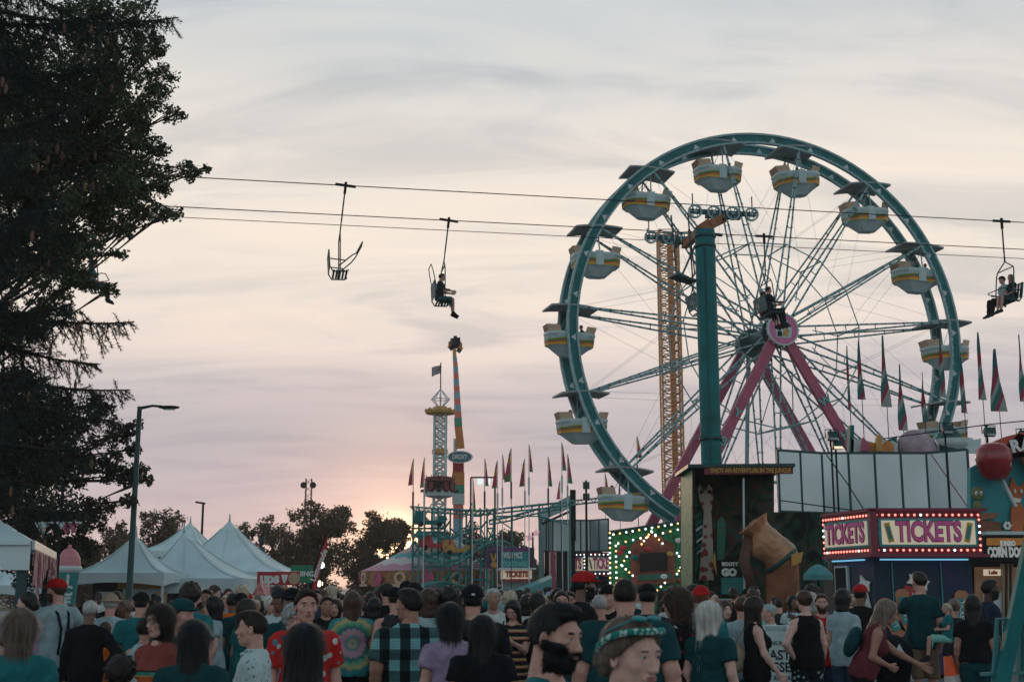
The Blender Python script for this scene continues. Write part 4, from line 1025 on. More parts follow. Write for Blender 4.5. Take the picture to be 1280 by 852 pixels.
for x_, m_, s_ in ((-.30,whiteP,.13),(-.26,orangeP,.08),(.10,mat('pennant_pink',(.6,.12,.25),.7),.12),(.02,whiteP,.07),(.22,pinkP,.11)):
    b = MB(); y_ = -.03-random.random()*.02; b.add([(x_-s_,y_,zc_),(x_+s_,y_,zc_),(x_+s_*.25,y_-.02,zc_-s_*1.7),(x_-s_,y_+.006,zc_),(x_+s_,y_+.006,zc_),(x_+s_*.25,y_-.014,zc_-s_*1.7)],[(0,2,1),(3,4,5),(0,1,4,3),(0,3,5,2),(1,2,5,4)]); b.build('pennant', m_, pl)
# ------------------------------------------------------------------ lamps
pp = G(161,30); lp = thing('street_lamp', 'tall slim teal street lamp with a curved arm and flat head', 'street lamp', (P(160.5,760,30).x,30,0))
zt = P(178,508,30).z; b = MB(); b.lathe([(.13,0),(.13,.1),(.085,.12),(.055,zt)], 14); b.rod((0,0,0),(0,0,.05),.2,n=14); b.build('pole', tealD, lp, True)
b = MB(); b.tube([(0,0,zt-.10),(.04,0,zt-.03),(.3,0,zt+.02),(.55,-.02,zt)], [.045,.04,.03,.03], 8); b.build('arm', tealD, lp, True)
b = MB(); b.ball((.70,-.02,zt-.02),(.26,.10,.045),14,8); hd = b.build('lamp_head', blackM, lp, True); b = MB(); b.box((.70,-.02,zt-.066),(.26,.11,.02)); b.build('lens', whiteP, hd)
pp = G(249,72); l2 = thing('street_lamp', 'small dark street lamp far behind the white tent peaks', 'street lamp', pp); zt = P(249,628,72).z
b = MB(); b.rod((0,0,0),(0,0,zt),.09,.06,8); b.build('pole', blackM, l2); b = MB(); b.box((-.16,0,zt),(.5,.3,.10),ry=.15); b.build('lamp_head', blackM, l2)
for px, top, d, lab in ((734,600,62,'dark post with two square signal boxes left of the wheel'), (325,668,70,'thin grey pole with a small lamp behind the tents')):
    pp = G(px,d); t = thing('light_post', lab, 'light post', pp); zt = P(px,top,d).z
    b = MB(); b.rod((0,0,0),(0,0,zt),.07,.05,8); b.build('pole', blackM, t)
    for q in (0,1): b = MB(); b.box((0,0,zt-.25-q*.55),(.32,.3,.32)); b.box((0,-.16,zt-.25-q*.55),(.2,.02,.2)); b.build('lamp_box', tealD, t)
q_ = P(606,601,69); t = thing('work_lamp','pair of pale floodlamps on a gantry above the coaster','lamp',(q_.x,69,0)); b = MB(); b.rod((-.75,0,0),(-.75,0,q_.z+.2),.05); b.rod((.55,0,0),(.55,0,q_.z+.2),.05); b.rod((-.75,0,q_.z+.2),(.55,0,q_.z+.2),.05); b.build('gantry', tealD, t)
for dx in (-.25,.15): b = MB(); b.box((dx,-.1,q_.z-.05),(.30,.2,.32),rx=-.3); b.build('lamp', mat('gantry_lamp',(.7,.8,.8),.3,emit=.7,ecol=(.9,1,1)), t)
# radio mast
pp = G(382,150); t = thing('radio_mast', 'small far radio mast with round dishes above the trees', 'radio mast', pp); z0, z1 = 0, P(382,598,150).z
b = MB()
for x_ in (-.4,.4):
    for y_ in (-.4,.4): b.rod((x_,y_,0),(x_*.8,y_*.8,z1),.045,n=4)
for i in range(18):
    z_ = z1*i/18; b.rod((-.4,-.4,z_),(.4,-.4,z_+z1/18),.03,n=3); b.rod((.4,-.4,z_),(-.4,-.4,z_+z1/18),.03,n=3)
b.build('lattice', blackM, t)
for x_ in (-.5,.6): b = MB(); b.rod((x_,-.7,z1-.8),(x_,-.4,z1-.8),.38,.2,12); b.build('dish', blackM, t)
# ------------------------------------------------------------------ red 'ups' stand, green sign, feather banner, tall ice freezer
def sign(name, label, x0, x1, y0, y1, d, txt, mb_, mt, size, cat='sign', dy=0., frame=None, thick=.08, posts=True, bold=.02):
    a = P(x0,y0,d); c = P(x1,y1,d); w = c.x-a.x; h_ = a.z-c.z; t = thing(name, label, cat, ((a.x+c.x)/2, d, 0)); zm = (a.z+c.z)/2
    b = MB(); b.box((0,0,zm),(w,thick,h_)); pn = b.build('panel', mb_, t)
    if frame: b = MB(); [b.box((0,-thick/2-.01,zm+s*(h_/2-.02)),(w+.04,.03,.05)) for s in (-1,1)]; [b.box((s*(w/2),-thick/2-.01,zm),(.05,.03,h_)) for s in (-1,1)]; b.build('frame', frame, t)
    if txt: text('lettering', txt, size, mt, t, (dy,-thick/2-.012,zm), bold=bold)
    if posts:
        for s in (-1,1): b = MB(); b.box((s*(w/2-.08),.06,(a.z-h_)/2),(.07,.07,a.z-h_)); b.build('post', blackM, t)
    return t, w, h_, zm
wh = mat('sign_white', (.75,.78,.76), .5)
t, w, h_, zm = sign('snack_sign', 'red snack sign with white lettering and two round emblems by the tent corner', 322, 374, 714, 731, 34, 'ups', redP, wh, .36, dy=-.22)
b = MB(); b.rod((.42,-.06,zm),(.42,-.045,zm),.15,n=20); b.rod((.42,-.075,zm),(.42,-.06,zm),.09,n=16); b.build('emblem', cream, t)
b = MB(); b.prism([(.08,zm+.10),(.26,zm+.10),(.23,zm-.02),(.19,zm-.12),(.15,zm-.12),(.11,zm-.02)],-.06,-.045); b.build('emblem', wh, t)
for q,(m_) in enumerate((goldP, pinkP, orangeP, wh)): b = MB(); b.box((-.36+.25*q,-.02,zm-h_/2-.16),(.2,.03,.26)); b.build('price_card', m_, t)
sign('green_sign', 'green sign with white letters behind the red feather banner', 364, 390, 706, 728, 42, 'FISHING', mat('sign_green',(.02,.22,.12),.5), wh, .22, bold=.008)
t, w, h_, zm = sign('ice_freezer', 'white ice freezer with a red and white gabled top', 318, 334, 744, 790, 26, 'ICE', whiteP, redP, .2, posts=False, thick=.6)
b = MB(); b.prism([(-.14,zm+h_/2),(.14,zm+h_/2),(0,zm+h_/2+.26)],-.3,.3); b.build('gable', mat('gable_red',(.5,.2,.2),.6,var=.6,scale=14), t)
bp = P(389,735,33); t = thing('feather_banner', 'leaning red feather banner with white writing', 'banner', (bp.x,33,0)); pts = []
cl_ = [(388,742),(391,725),(395,705),(401,686),(409,668)]
vs = []; 
for i,(x_,y_) in enumerate(cl_):
    a = P(x_,y_,33)-Vector((bp.x,33,0)); wdt = (7,7,7,7.5,1.)[i]/F*33; vs += [a, a+Vector((wdt,0,.02)), a+Vector((wdt,.02,.02)), a+Vector((0,.02,0))]
b = MB(); b.add(vs,[(4*i+q,4*i+(q+1)%4,4*i+4+(q+1)%4,4*i+4+q) for i in range(4) for q in range(4)]); b.build('flag', redP, t)
a_ = [P(x_,y_,33)-Vector((bp.x,33,0)) for x_,y_ in cl_]; b = MB(); b.tube([(a_[0].x,0,0)]+a_,.018,6); b.build('pole', blackM, t)
text('lettering','Lemonade',.20,wh,t,(P(399,706,33).x-bp.x,-.02,P(399,706,33).z),rot=(pi/2,-R(69),0),bold=.006)
# bright work lamps near the banner
for px,py,d,lab in ((402,706,46,'white glare lamp beside the red feather banner'),(400,729,47,'lower white glare lamp by the red feather banner')):
    g_ = P(px,py,d); t = thing('work_lamp', lab, 'lamp', (g_.x,d,0)); b = MB(); b.rod((0,0,0),(0,0,g_.z-.1),.03); b.build('pole', blackM, t); b = MB(); b.ball((0,-.05,g_.z),.11,10,8); b.build('lamp', bulbW, t)
# ------------------------------------------------------------------ carousel tent
cA = P(549,662,75); cE = P(450,714,75); cr_ = (cA.x-cE.x); ze = cE.z
t = thing('carousel', 'striped pink and teal carousel tent with ornate rounding boards', 'carousel', (cA.x,75,0))
def swirl(k, o):
    s = k.n('SeparateXYZ'); k.l(o, s.inputs[0]); an = k.math('ARCTAN2', s.outputs[1], s.outputs[0]); u = k.math('DIVIDE', k.math('SUBTRACT', s.outputs[2], ze), cA.z-ze)
    u2 = k.math('ADD', u, k.math('MULTIPLY', k.math('ABSOLUTE', k.math('SINE', k.math('MULTIPLY', an, 9.))), -.05))
    return k.ramp(u2, [(0,(.50,.22,.30)),(.12,(.55,.52,.50)),(.28,(.06,.30,.33)),(.40,(.52,.30,.27)),(.52,(.55,.50,.48)),(.72,(.06,.30,.33)),(.90,(.50,.2,.28))], 'CONSTANT')
b = MB(); b.lathe([(cr_*(1-u), ze+(cA.z-ze)*(u**1.12)) for u in [i/12 for i in range(13)]], 36); b.build('canopy', shader('carousel_canvas', swirl, .6), t, True)
b = MB(); b.lathe([(cr_*.97,ze-.75),(cr_*.99,ze+.02)], 36); b.build('rounding_board', mat('board_gold',(.35,.17,.07),.5,var=.5,scale=3), t)
for i in range(18):
    a = 2*pi*i/18+.1; M_ = Matrix.Translation((cr_*cos(a)*1.0, cr_*sin(a)*1.0, ze-.4)) @ Matrix.Rotation(a-pi/2+pi,4,'Z')
    b = MB(); b.M = M_; ring(b,.20,.36,-.06,.06,20); ring(b,0,.18,-.04,.04,16) if i % 2 else None; b.box((0,0,-.38),(1.1,.06,.12)); b.build('shield', [cream, pinkP][i % 2], t)
for i in range(12): a = 2*pi*i/12; b = MB(); b.rod((cr_*.8*cos(a),cr_*.8*sin(a),0),(cr_*.8*cos(a),cr_*.8*sin(a),ze),.06); b.build('pole', goldP, t)
b = MB(); b.lathe([(cr_*.25,0),(cr_*.25,ze)],24); b.build('centre_drum', cream, t)
# white trailer walls behind the coaster
for x0,x1,y0,d,lab in ((514,612,711,72.5,'long pale trailer wall behind the coaster posts'),):
    a = P(x0,y0,d); c = P(x1,y0,d); t = thing('trailer', lab, 'trailer', ((a.x+c.x)/2,d,0)); w_ = c.x-a.x
    b = MB(); b.box((0,0,a.z/2+.35),(w_,2.4,a.z-.7)); b.build('body', tentW, t); b = MB(); b.box((0,-1.22,a.z+.0),(w_,.06,.10)); b.build('roof_rail', wh, t)
    for q in range(4): b = MB(); b.M = Matrix.Translation((-w_*.35+.9*q if q<2 else w_*.35-.9*(q-2),-1.25,.36)); ring(b,.0,.35,-.1,.1,16); b.build('wheel', blackM, t)
# ------------------------------------------------------------------ coaster
COT = 72.
cteal = mat('coaster_teal', (.03,.30,.29), .45, var=.2)
coast = thing('roller_coaster', 'teal kiddie roller coaster on a forest of thin steel posts', 'roller coaster', G(620,COT)); co_ = Vector(coast.location)
b = MB()
def cp(px,py,d): return P(px,py,d)-co_
xs_ = [517,524,531,540,548,556,563,575,583,590,601,609,617,640,674,712]
def trk(x): return 633+3*sin((x-517)/40)+(0 if x<650 else -(x-650)*.09)
for i,x_ in enumerate(xs_):
    for d_ in ((COT-1.5, COT+2.5) if x_ < 620 else (COT+2.5,)):
        tpz = cp(x_,trk(x_),d_); pb = MB(); pb.rod((tpz.x,tpz.y,0),tpz,.052,n=6); pb.build('support_post', cteal, coast)
for y_ in (645,660,676,692,708,724):
    for i in range(len(xs_)-1):
        if xs_[i+1] > 620 and y_ > 650: continue
        if random.random()<.72: b.rod(cp(xs_[i],y_,COT-1.5),cp(xs_[i+1],y_+random.choice((0,0,10,-10)),COT-1.5),.05,n=4)
        if random.random()<.45: b.rod(cp(xs_[i],y_,COT+2.5),cp(xs_[i+1],y_+random.choice((0,0,16,-16)),COT+2.5),.04,n=3)
    for x_ in xs_[:13:2]: b.rod(cp(x_,y_,COT-1.5),cp(x_,y_,COT+2.5),.04,n=3)
b.build('bracing', cteal, coast)
def track(pts_, name='track', sc=1.):
    b = MB(); P0 = [Vector(q) for q in pts_]; fine = []
    for i in range(len(P0)-1):
        a,b_,c,d_ = P0[max(i-1,0)],P0[i],P0[i+1],P0[min(i+2,len(P0)-1)]
        for j in range(8):
            u=j/8; fine.append(.5*((2*b_)+(c-a)*u+(2*a-5*b_+4*c-d_)*u*u+(3*b_-a-3*c+d_)*u**3))
    fine.append(P0[-1])
    L=[];Rr_=[]
    for i,q in enumerate(fine):
        tn=(fine[min(i+1,len(fine)-1)]-fine[max(i-1,0)]).normalized(); sd=tn.cross(Vector((0,0,1))).normalized()*.35; L.append(q+sd); Rr_.append(q-sd)
    b.tube(L,.045,5); b.tube(Rr_,.045,5); b.tube([q-Vector((0,0,.22)) for q in fine],.05,5)
    for i in range(0,len(fine),2): b.rod(L[i],Rr_[i],.035,n=3); b.rod(L[i],fine[i]-Vector((0,0,.22)),.03,n=3); b.rod(Rr_[i],fine[i]-Vector((0,0,.22)),.03,n=3)
    return b.build(name, cteal, coast)
track([cp(517,633,71),cp(560,636,70),cp(600,638,70.5),cp(640,634,71),cp(690,629,71),cp(730,624,72),cp(775,620,73)])
track([cp(612,650,74),cp(640,645,74),cp(665,638,74.5),cp(700,631,75)])
track([cp(524,668,69),cp(536,664,70),cp(552,668,72),cp(566,688,74),cp(585,700,74),cp(606,702,72),cp(620,694,70)])
track([cp(524,690,73),cp(545,700,70),cp(575,698,69),cp(600,680,70),cp(622,676,72),cp(640,686,74)])
track([cp(521,733,68),cp(545,727,69),cp(565,730,70),cp(590,738,71)])
for i,(x_,y_,d_,m_,lab) in enumerate(((537,655,70,teal,'teal coaster car at the upper left bend of the track'),(545,684,70,redP,'red coaster car on the middle bend of the track'),(572,690,70,goldP,'yellow coaster car below the tower ride'),(605,697,71,pinkP,'pink coaster car near the right end of the loop'))):
    t = thing('coaster_car', lab, 'coaster car', P(x_,y_,d_), random.uniform(-.3,.3)); b = MB()
    b.prism([(-.8,0),(.7,0),(.95,.25),(.85,.42),(.45,.38),(.40,.2),(-.2,.2),(-.3,.62),(-.75,.66),(-.9,.3)],-.4,.4); b.build('body', m_, t)
    for q in (-.5,.5): b = MB(); b.M=Matrix.Translation((q,-.42,-.02)); ring(b,0,.14,-.04,.04,10); b.build('wheel', blackM, t)
# ------------------------------------------------------------------ flags on poles
def zflag(k,o):
    s = k.n('SeparateXYZ'); k.l(o,s.inputs[0]); u = k.math('MULTIPLY_ADD', s.outputs[2], -.6, k.math('MULTIPLY', s.outputs[0], .3)); return k.ramp(u,[(0,(.02,.03,.03)),(.22,(.50,.22,.03)),(.45,(.45,.07,.12)),(.78,(.10,.26,.10))],'CONSTANT')
fl1 = shader('flag_cloth', zflag, .8)
for i,(px,py,d) in enumerate([(517,573,66),(531,571,66),(591,597,66),(606,573,67),(622,575,67),(628,568,66),(639,560,66),(656,573,68),(661,555,66),(685,570,68),(702,553,66),(709,567,68),(796,545,76),(774,575,76),(756,590,90),(700,600,92)]):
    nth = ['leftmost','second','third','fourth','fifth','sixth','seventh','eighth','ninth','tenth','eleventh','twelfth','thirteenth','fourteenth','fifteenth','last'][i]
    where = 'above the coaster' if i<12 else ['seen through the wheel spokes at left','low behind the wheel rim','short one in front of the wheel legs','low one behind the ticket booths'][i-12]
    p_ = P(px,py,d); t = thing('flag_pole', (nth+' from the left of the slim striped flags ' if i<12 else 'slim striped flag ')+where, 'flag', (p_.x,d,0), group='slim striped flags around the coaster')
    b = MB(); b.rod((0,0,0),(0,0,p_.z),.03,.018,6); b.rod((0,0,p_.z-2.6),(0,0,p_.z-1.7),.05,n=6); b.build('pole', whiteP if i%3 else tealD, t)
    L_ = random.uniform(1.3,1.8); s_ = random.choice((-1,1)) if i>1 else -1; wv = random.uniform(.12,.36); vs=[]
    for j in range(7):
        u=j/6; ww = wv*(u**.8); vs += [(0,.0,-L_*u*.98),(s_*ww,.08*sin(u*7+i),-L_*u)]
    b = MB(); b.add(vs,[(2*j,2*j+1,2*j+3,2*j+2) for j in range(6)]); f_ = b.build('flag', fl1, t, True); f_.location=(.03*s_,-.02,p_.z)
# big feather flags at the right
def zflag2(k,o):
    s = k.n('SeparateXYZ'); k.l(o,s.inputs[0]); u = k.math('ADD', k.math('MULTIPLY', s.outputs[2], -.40), k.math('MULTIPLY', s.outputs[0], .9)); return k.ramp(u,[(0,(.02,.12,.13)),(.30,(.30,.03,.06)),(.50,(.28,.36,.34)),(.62,(.03,.16,.15)),(.80,(.32,.05,.09)),(.92,(.34,.38,.36))],'CONSTANT')
fl2 = shader('banner_cloth', zflag2, .8)
BF = [(1058,432,515,4),(1073,426,502,8),(1103,419,512,10),(1124,455,541,9),(1152,465,530,5),(1174,413,500,6),(1200,440,519,7),(1222,415,503,8),(1243,436,517,16),(1273,418,505,7),(1300,430,515,9)]
nn = ['leftmost tall thin','second tall, folded at the tip,','third, wide red and teal','fourth, low and pointed','fifth, low dark red','sixth, teal one before the wheel rim','seventh, dark red','eighth, red and teal','ninth, widest, red and white','tenth, tall teal and red','last, cut by the frame,']
for i,(px,y0,y1,wp) in enumerate(BF[:10]):
    d = 46+(i%3); p0 = P(px,y0,d); p1 = P(px,y1,d); t = thing('feather_flag', nn[i]+' feather flag above the glass panels at right', 'flag', (p0.x,d,0), group='tall feather flags at the right')
    b = MB(); b.rod((.03,0,0),(.02,0,p0.z),.028,.012,6); b.build('pole', tealD, t)
    L_ = p0.z-p1.z; vs=[]; W2 = wp/F*d*.62
    for j in range(13):
        u=j/12; ww = W2*(.12+.88*min(1,u*1.3)**.9); yy=.06*sin(u*6+i); vs += [(-ww,yy,-L_*u*(1-.04)),(ww*(.3+.7*u),-yy,-L_*u*(1 if u<.95 else .97))]
    b = MB(); b.add(vs,[(2*j,2*j+1,2*j+3,2*j+2) for j in range(12)]); f_ = b.build('flag', fl2, t, True); f_.location=(0,-.03,p0.z)
# ------------------------------------------------------------------ tower ride with flag
def lattice(b, w0, w1, z0, z1, n, r, rr=None):
    rr = rr or r*.55; cs=[(-1,-1),(1,-1),(1,1),(-1,1)]
    for x_,y_ in cs: b.rod((x_*w0,y_*w0,z0),(x_*w1,y_*w1,z1),r,n=5)
    for i in range(n):
        za=z0+(z1-z0)*i/n; zb_=z0+(z1-z0)*(i+1)/n; wa=w0+(w1-w0)*i/n; wb=w0+(w1-w0)*(i+1)/n
        for q in range(4):
            (xa,ya),(xb,yb)=cs[q],cs[(q+1)%4]; b.rod((xa*wa,ya*wa,za),(xb*wb,yb*wb,zb_),rr,n=3); b.rod((xb*wa,yb*wa,za),(xa*wb,ya*wb,zb_),rr,n=3); b.rod((xa*wb,ya*wb,zb_),(xb*wb,yb*wb,zb_),rr,n=3)
TR=100.; pp=G(548,TR); t=thing('tower_ride','pale lattice drop tower with gold crown, wire diamond and flag on top','tower ride',pp)
zz=lambda y_: P(548,y_,TR).z
b=MB(); lattice(b,.44,.44,0,zz(515),26,.10); b.build('mast', whiteP, t)
b=MB(); b.lathe([(.5,zz(519)),(1.15,zz(517)),(1.2,zz(514)),(.8,zz(512)),(.5,zz(508))],20); b.build('crown', goldP, t)
for i in range(8): a=i*pi/4; b=MB(); b.ball((1.1*cos(a),1.1*sin(a),zz(513)),.16,8,6); b.build('crown_lamp', goldP, t)
b=MB()
for i in range(8):
    a=i*pi/4; e=(.72*cos(a),.72*sin(a),zz(499)); b.rod((.1*cos(a),.1*sin(a),zz(510)),e,.035,n=4); b.rod(e,(0,0,zz(486)),.035,n=4); a2=a+pi/4; b.rod(e,(.72*cos(a2),.72*sin(a2),zz(499)),.03,n=4)
b.build('wire_diamond', whiteP, t); b=MB(); b.rod((0,0,zz(486)),(0,0,zz(453)),.045); b.build('flag_pole', blackM, t)
b=MB(); vs=[]
for j in range(9): u=j/8; vs+=[(-u*.72,.08*sin(u*8),zz(456)-.18*u),(-u*.72,.08*sin(u*8),zz(466)-.30*u)]
b.add(vs,[(2*j,2*j+1,2*j+3,2*j+2) for j in range(8)]); b.build('flag', mat('faded_flag',(.30,.28,.30),.8,var=.5,scale=4), t)
b=MB(); b.lathe([(.5,zz(568)),(.62,zz(567)),(.62,zz(562)),(.5,zz(561))],14); b.build('ring', goldP, t)
b=MB(); b.lathe([(.6,zz(622)),(1.1,zz(620)),(1.15,zz(614)),(.7,zz(612)),(.6,zz(610))],18); gd=b.build('seat_ring', whiteP, t)
b=MB(); b.lathe([(.55,zz(604)),(1.15,zz(602)),(1.15,zz(598)),(1.0,zz(596)),(.5,zz(595))],12); b.build('seat_canopy', mat('dark_red',(.16,.035,.04),.6), t)
for i in range(12): a=i*pi/6; b=MB(); b.M=Matrix.Translation((1.05*cos(a),1.05*sin(a),zz(615)))@Matrix.Rotation(a-pi/2,4,'Z'); b.box((0,0,.35),(.36,.3,.75)); b.box((0,.25,.1),(.3,.35,.16)); b.rod((0,.12,.9),(0,.12,1.3),.03); b.build('ride_seat', mat('dark_red',(.16,.035,.04),.6) if i%3 else blackM, t)
b=MB(); b.box((0,0,.3),(3,3,.6)); b.build('base', tealD, t)
# striped swing-arm ride
AR=104.; base=G(573,AR); t=thing('swing_arm_ride','leaning striped ride arm with a cluster of seats at its tip','thrill ride',base)
ca=lambda x_,y_: P(x_,y_,AR)-base
sects=[((568,435),(568.3,446),2.4,goldP),((568.3,446),(569,452),2.8,mat('stripe_blue',(.22,.42,.52),.5)),((569,452),(569.5,458),3.,mat('stripe_coral',(.75,.20,.17),.5))]
y_=458; i=0
while y_<520:
    sects.append(((569.5+(y_-458)*.05,y_),(569.5+(y_-450)*.05,y_+8),3.2+(y_-458)*.024,[MATS['stripe_blue'],MATS['stripe_coral']][i%2])); y_+=8; i+=1
sects += [((572.5,522),(573,533),5.,mat('stripe_green',(.05,.30,.2),.5)),((573,533),(576,560),5.,orangeP)]
for (a,c,wd,m_) in sects: b=MB(); b.bar(ca(*a),ca(*c),wd/F*AR*1.9,wd/F*AR*1.5); b.build('arm_section', m_, t)
for y0_,y1_,wd,m_ in ((577,590,10,redP),(590,606,11,orangeP),(606,617,11,MATS['stripe_green']),(617,630,11,whiteP),(630,648,9,MATS['stripe_coral']),(648,700,8,MATS['stripe_blue']),(700,752,10,whiteP)):
    b=MB(); b.bar(ca(573,y0_),ca(573,y1_),wd/F*AR*1.35,wd/F*AR); b.build('tower_section', m_, t)
b=MB(); b.rod(ca(569,548),ca(568,745),.14,n=8); b.build('side_mast', whiteP, t)
b=MB(); b.ball(ca(569,431),(.35,.4,.3),10,8); b.build('seat_hub', blackM, t)
for dx,dy in ((-8,2),(-5,-2),(0,-5),(5,-3),(8,4),(-6,4),(6,7)):
    q=ca(569+dx*.8,431+dy); b=MB(); b.rod(ca(569,431),q,.05,n=5); b.box(q,(.34,.3,.3),ry=dx*.1); b.box(q+Vector((0,.1,.25)),(.3,.08,.4)); b.build('ride_seat', [orangeP,tealD,blackM][abs(dx+dy)%3], t)
ov=P(575,571,AR-2)-base; b=MB(); b.M=Matrix.Translation(ov)@Matrix.Diagonal((1,1,.48,1)); ring(b,0,.98,-.10,.10,40); os_=b.build('oval_sign', mat('oval_blue',(.05,.20,.28),.5), t)
b=MB(); b.M=Matrix.Translation(ov)@Matrix.Diagonal((1,1,.48,1)); ring(b,.90,1.03,-.14,-.08,40); b.build('sign_border', wh, os_)
text('lettering','DROXY',.50,wh,os_,tuple(ov+Vector((0,-.13,-.0))),width=1.25,bold=.02,shear=.2)
# orange lattice tower behind the wheel
OT=92.; pp=G(845,OT); t=thing('tower_ride','tall orange and white lattice tower rising behind the ferris wheel','tower ride',pp); zt=P(845,290,OT).z
b=MB(); b.box((.15,0,zt/2),(.42,.42,zt-.3)); b.build('centre_column', orangeP, t)
b=MB(); lattice(b,.70,.70,0,zt,44,.085,.045); b.m=1
for i in range(60): b.box((-.72,-.78,zt*(i+.5)/60),(.10,.05,.14)); b.box((.72,-.78,zt*(i+.5)/60),(.10,.05,.14))
b.build('mast', [mat('tower_rust',(.55,.31,.17),.5), orangeP], t)
b=MB(); b.rod((-1.5,0,zt-.05),(.2,0,zt-.05),.05); b.rod((-1.5,0,zt-.05),(-1.5,0,zt+.3),.04); b.build('top_arm', blackM, t)
maroon = mat('maroon_paint', (.20,.025,.055), .5, var=.15)
navyP = shader('booth_navy', lambda k, o: (lambda v, n: k.mix(k.ramp(v.outputs['Distance'], [(.028,(1,1,1)),(.05,(0,0,0))]), k.ramp(n.outputs['Fac'], [(.35,(.008,.035,.06)),(.6,(.018,.035,.09)),(.75,(.075,.03,.12))]), (.25,.35,.42)))(
    (lambda q: (setattr(q.inputs['Scale'],'default_value',7.), k.l(o,q.inputs['Vector']), q)[2])(k.n('TexVoronoi')), (lambda q: (setattr(q.inputs['Scale'],'default_value',1.6), k.l(o,q.inputs['Vector']), q)[2])(k.n('TexNoise'))), .5)
litP = mat('lit_sign_panel', (.75,.68,.50), .5, emit=.22, ecol=(1.,.82,.60), var=.05)
tkP = mat('ticket_lettering', (.62,.09,.30), .4, emit=.05, var=.05)
tkD = mat('letter_outline', (.10,.03,.09), .5)
yel = mat('icon_yellow', (.60,.36,.06), .5); tealI = mat('icon_teal', (.02,.25,.28), .5)
glassP = mat('pale_glass_panel', (.52,.66,.68), .25, metal=.7, bump=.15, var=.06, scale=.8, spec=.7)
def wall_face(parent, A, B, z0, z1, name, m, th=.08):
    """a slab standing on the plan segment A-B; returns matrix: x along A->B, -y outwards to the camera side"""
    A = Vector(A); B = Vector(B); dx = (B-A); L = dx.length; rz = math.atan2(dx.y, dx.x); M_ = Matrix.Translation(((A.x+B.x)/2, (A.y+B.y)/2, 0)) @ Matrix.Rotation(rz,4,'Z')
    b = MB(); b.M = M_; b.box((0,th/2,(z0+z1)/2),(L,th,z1-z0)); b.build(name, m, parent); return M_, L
def ticket_face(parent, A, B, z0, z1, lett=True, nb=None, bulbs=(bulbR, bulbC), size=None, icons=True):
    M_, L = wall_face(parent, A, B, z0, z1, 'sign_face', maroon); h_ = z1-z0; zm = (z0+z1)/2
    b = MB(); b.M = M_; b.box((0,-.02,zm),(L*.91,.05,h_*.66)); fr = b.build('panel_surround', tealI, parent)
    b = MB(); b.M = M_; b.box((0,-.045,zm),(L*.86,.04,h_*.56)); pn = b.build('lit_panel', litP, parent)
    rz = M_.to_euler().z; s_ = size or h_*.58
    wd = L*(.60 if icons else .78)
    for nm, m_, y_, bo, ex in (('letter_outline', tkD, -.074, .055*s_, .004), ('lettering', tkP, -.088, .025*s_, .006)):
        p_ = M_ @ Vector((0,y_,zm)); text(nm, 'TICKETS', s_*1.12, m_, parent, p_, rot=(pi/2,0,rz), ext=ex, bold=bo, width=wd+(.02 if nm=='letter_outline' else 0))
    if icons:
        for sx in (-1,1):
            b = MB(); b.M = M_ @ Matrix.Translation((sx*L*.365,0,zm)) @ Matrix.Rotation(sx*.22,4,'Y'); b.box((0,-.075,0),(L*.05,.02,h_*.46)); ic_ = b.build('ticket_icon', yel, parent)
            b = MB(); b.M = M_ @ Matrix.Translation((sx*L*.365,0,zm)) @ Matrix.Rotation(sx*.22,4,'Y'); b.box((0,-.09,0),(L*.028,.02,h_*.32)); b.build('icon_centre', tealI, ic_)
    n = nb or int(L/.125); r_ = .024*max(1,h_/.9)
    b = MB(); b.M = M_; c_ = MB(); c_.M = M_
    for i in range(n):
        x_ = -L*.47+L*.94*i/(n-1)
        for z_ in (zm+h_*.41, zm-h_*.41): (c_ if (i*7+int(z_*3)) % 11 == 3 else b).ball((x_,-.035,z_), r_, 8, 6)
    for i in range(5):
        z_ = zm-h_*.30+h_*.6*i/4
        for x_ in (-L*.475, L*.475): (c_ if i in (2,3) else b).ball((x_,-.035,z_), r_, 8, 6)
    b.m = 2
    for z_ in (zm+h_*.41, zm-h_*.41): b.box((0,-.012,z_),(L*.96,.03,r_*1.5))
    for x_ in (-L*.475, L*.475): b.box((x_,-.014,zm),(r_*1.5,.034,h_*.82))
    vv, ff = c_.v, c_.f
    o_ = len(b.v); b.v += vv; b.f += [tuple(i+o_ for i in f) for f in ff]; b.mi += [1]*len(ff)
    b.build('marquee_bulbs', list(bulbs)+[maroon], parent, True)
    return M_, L
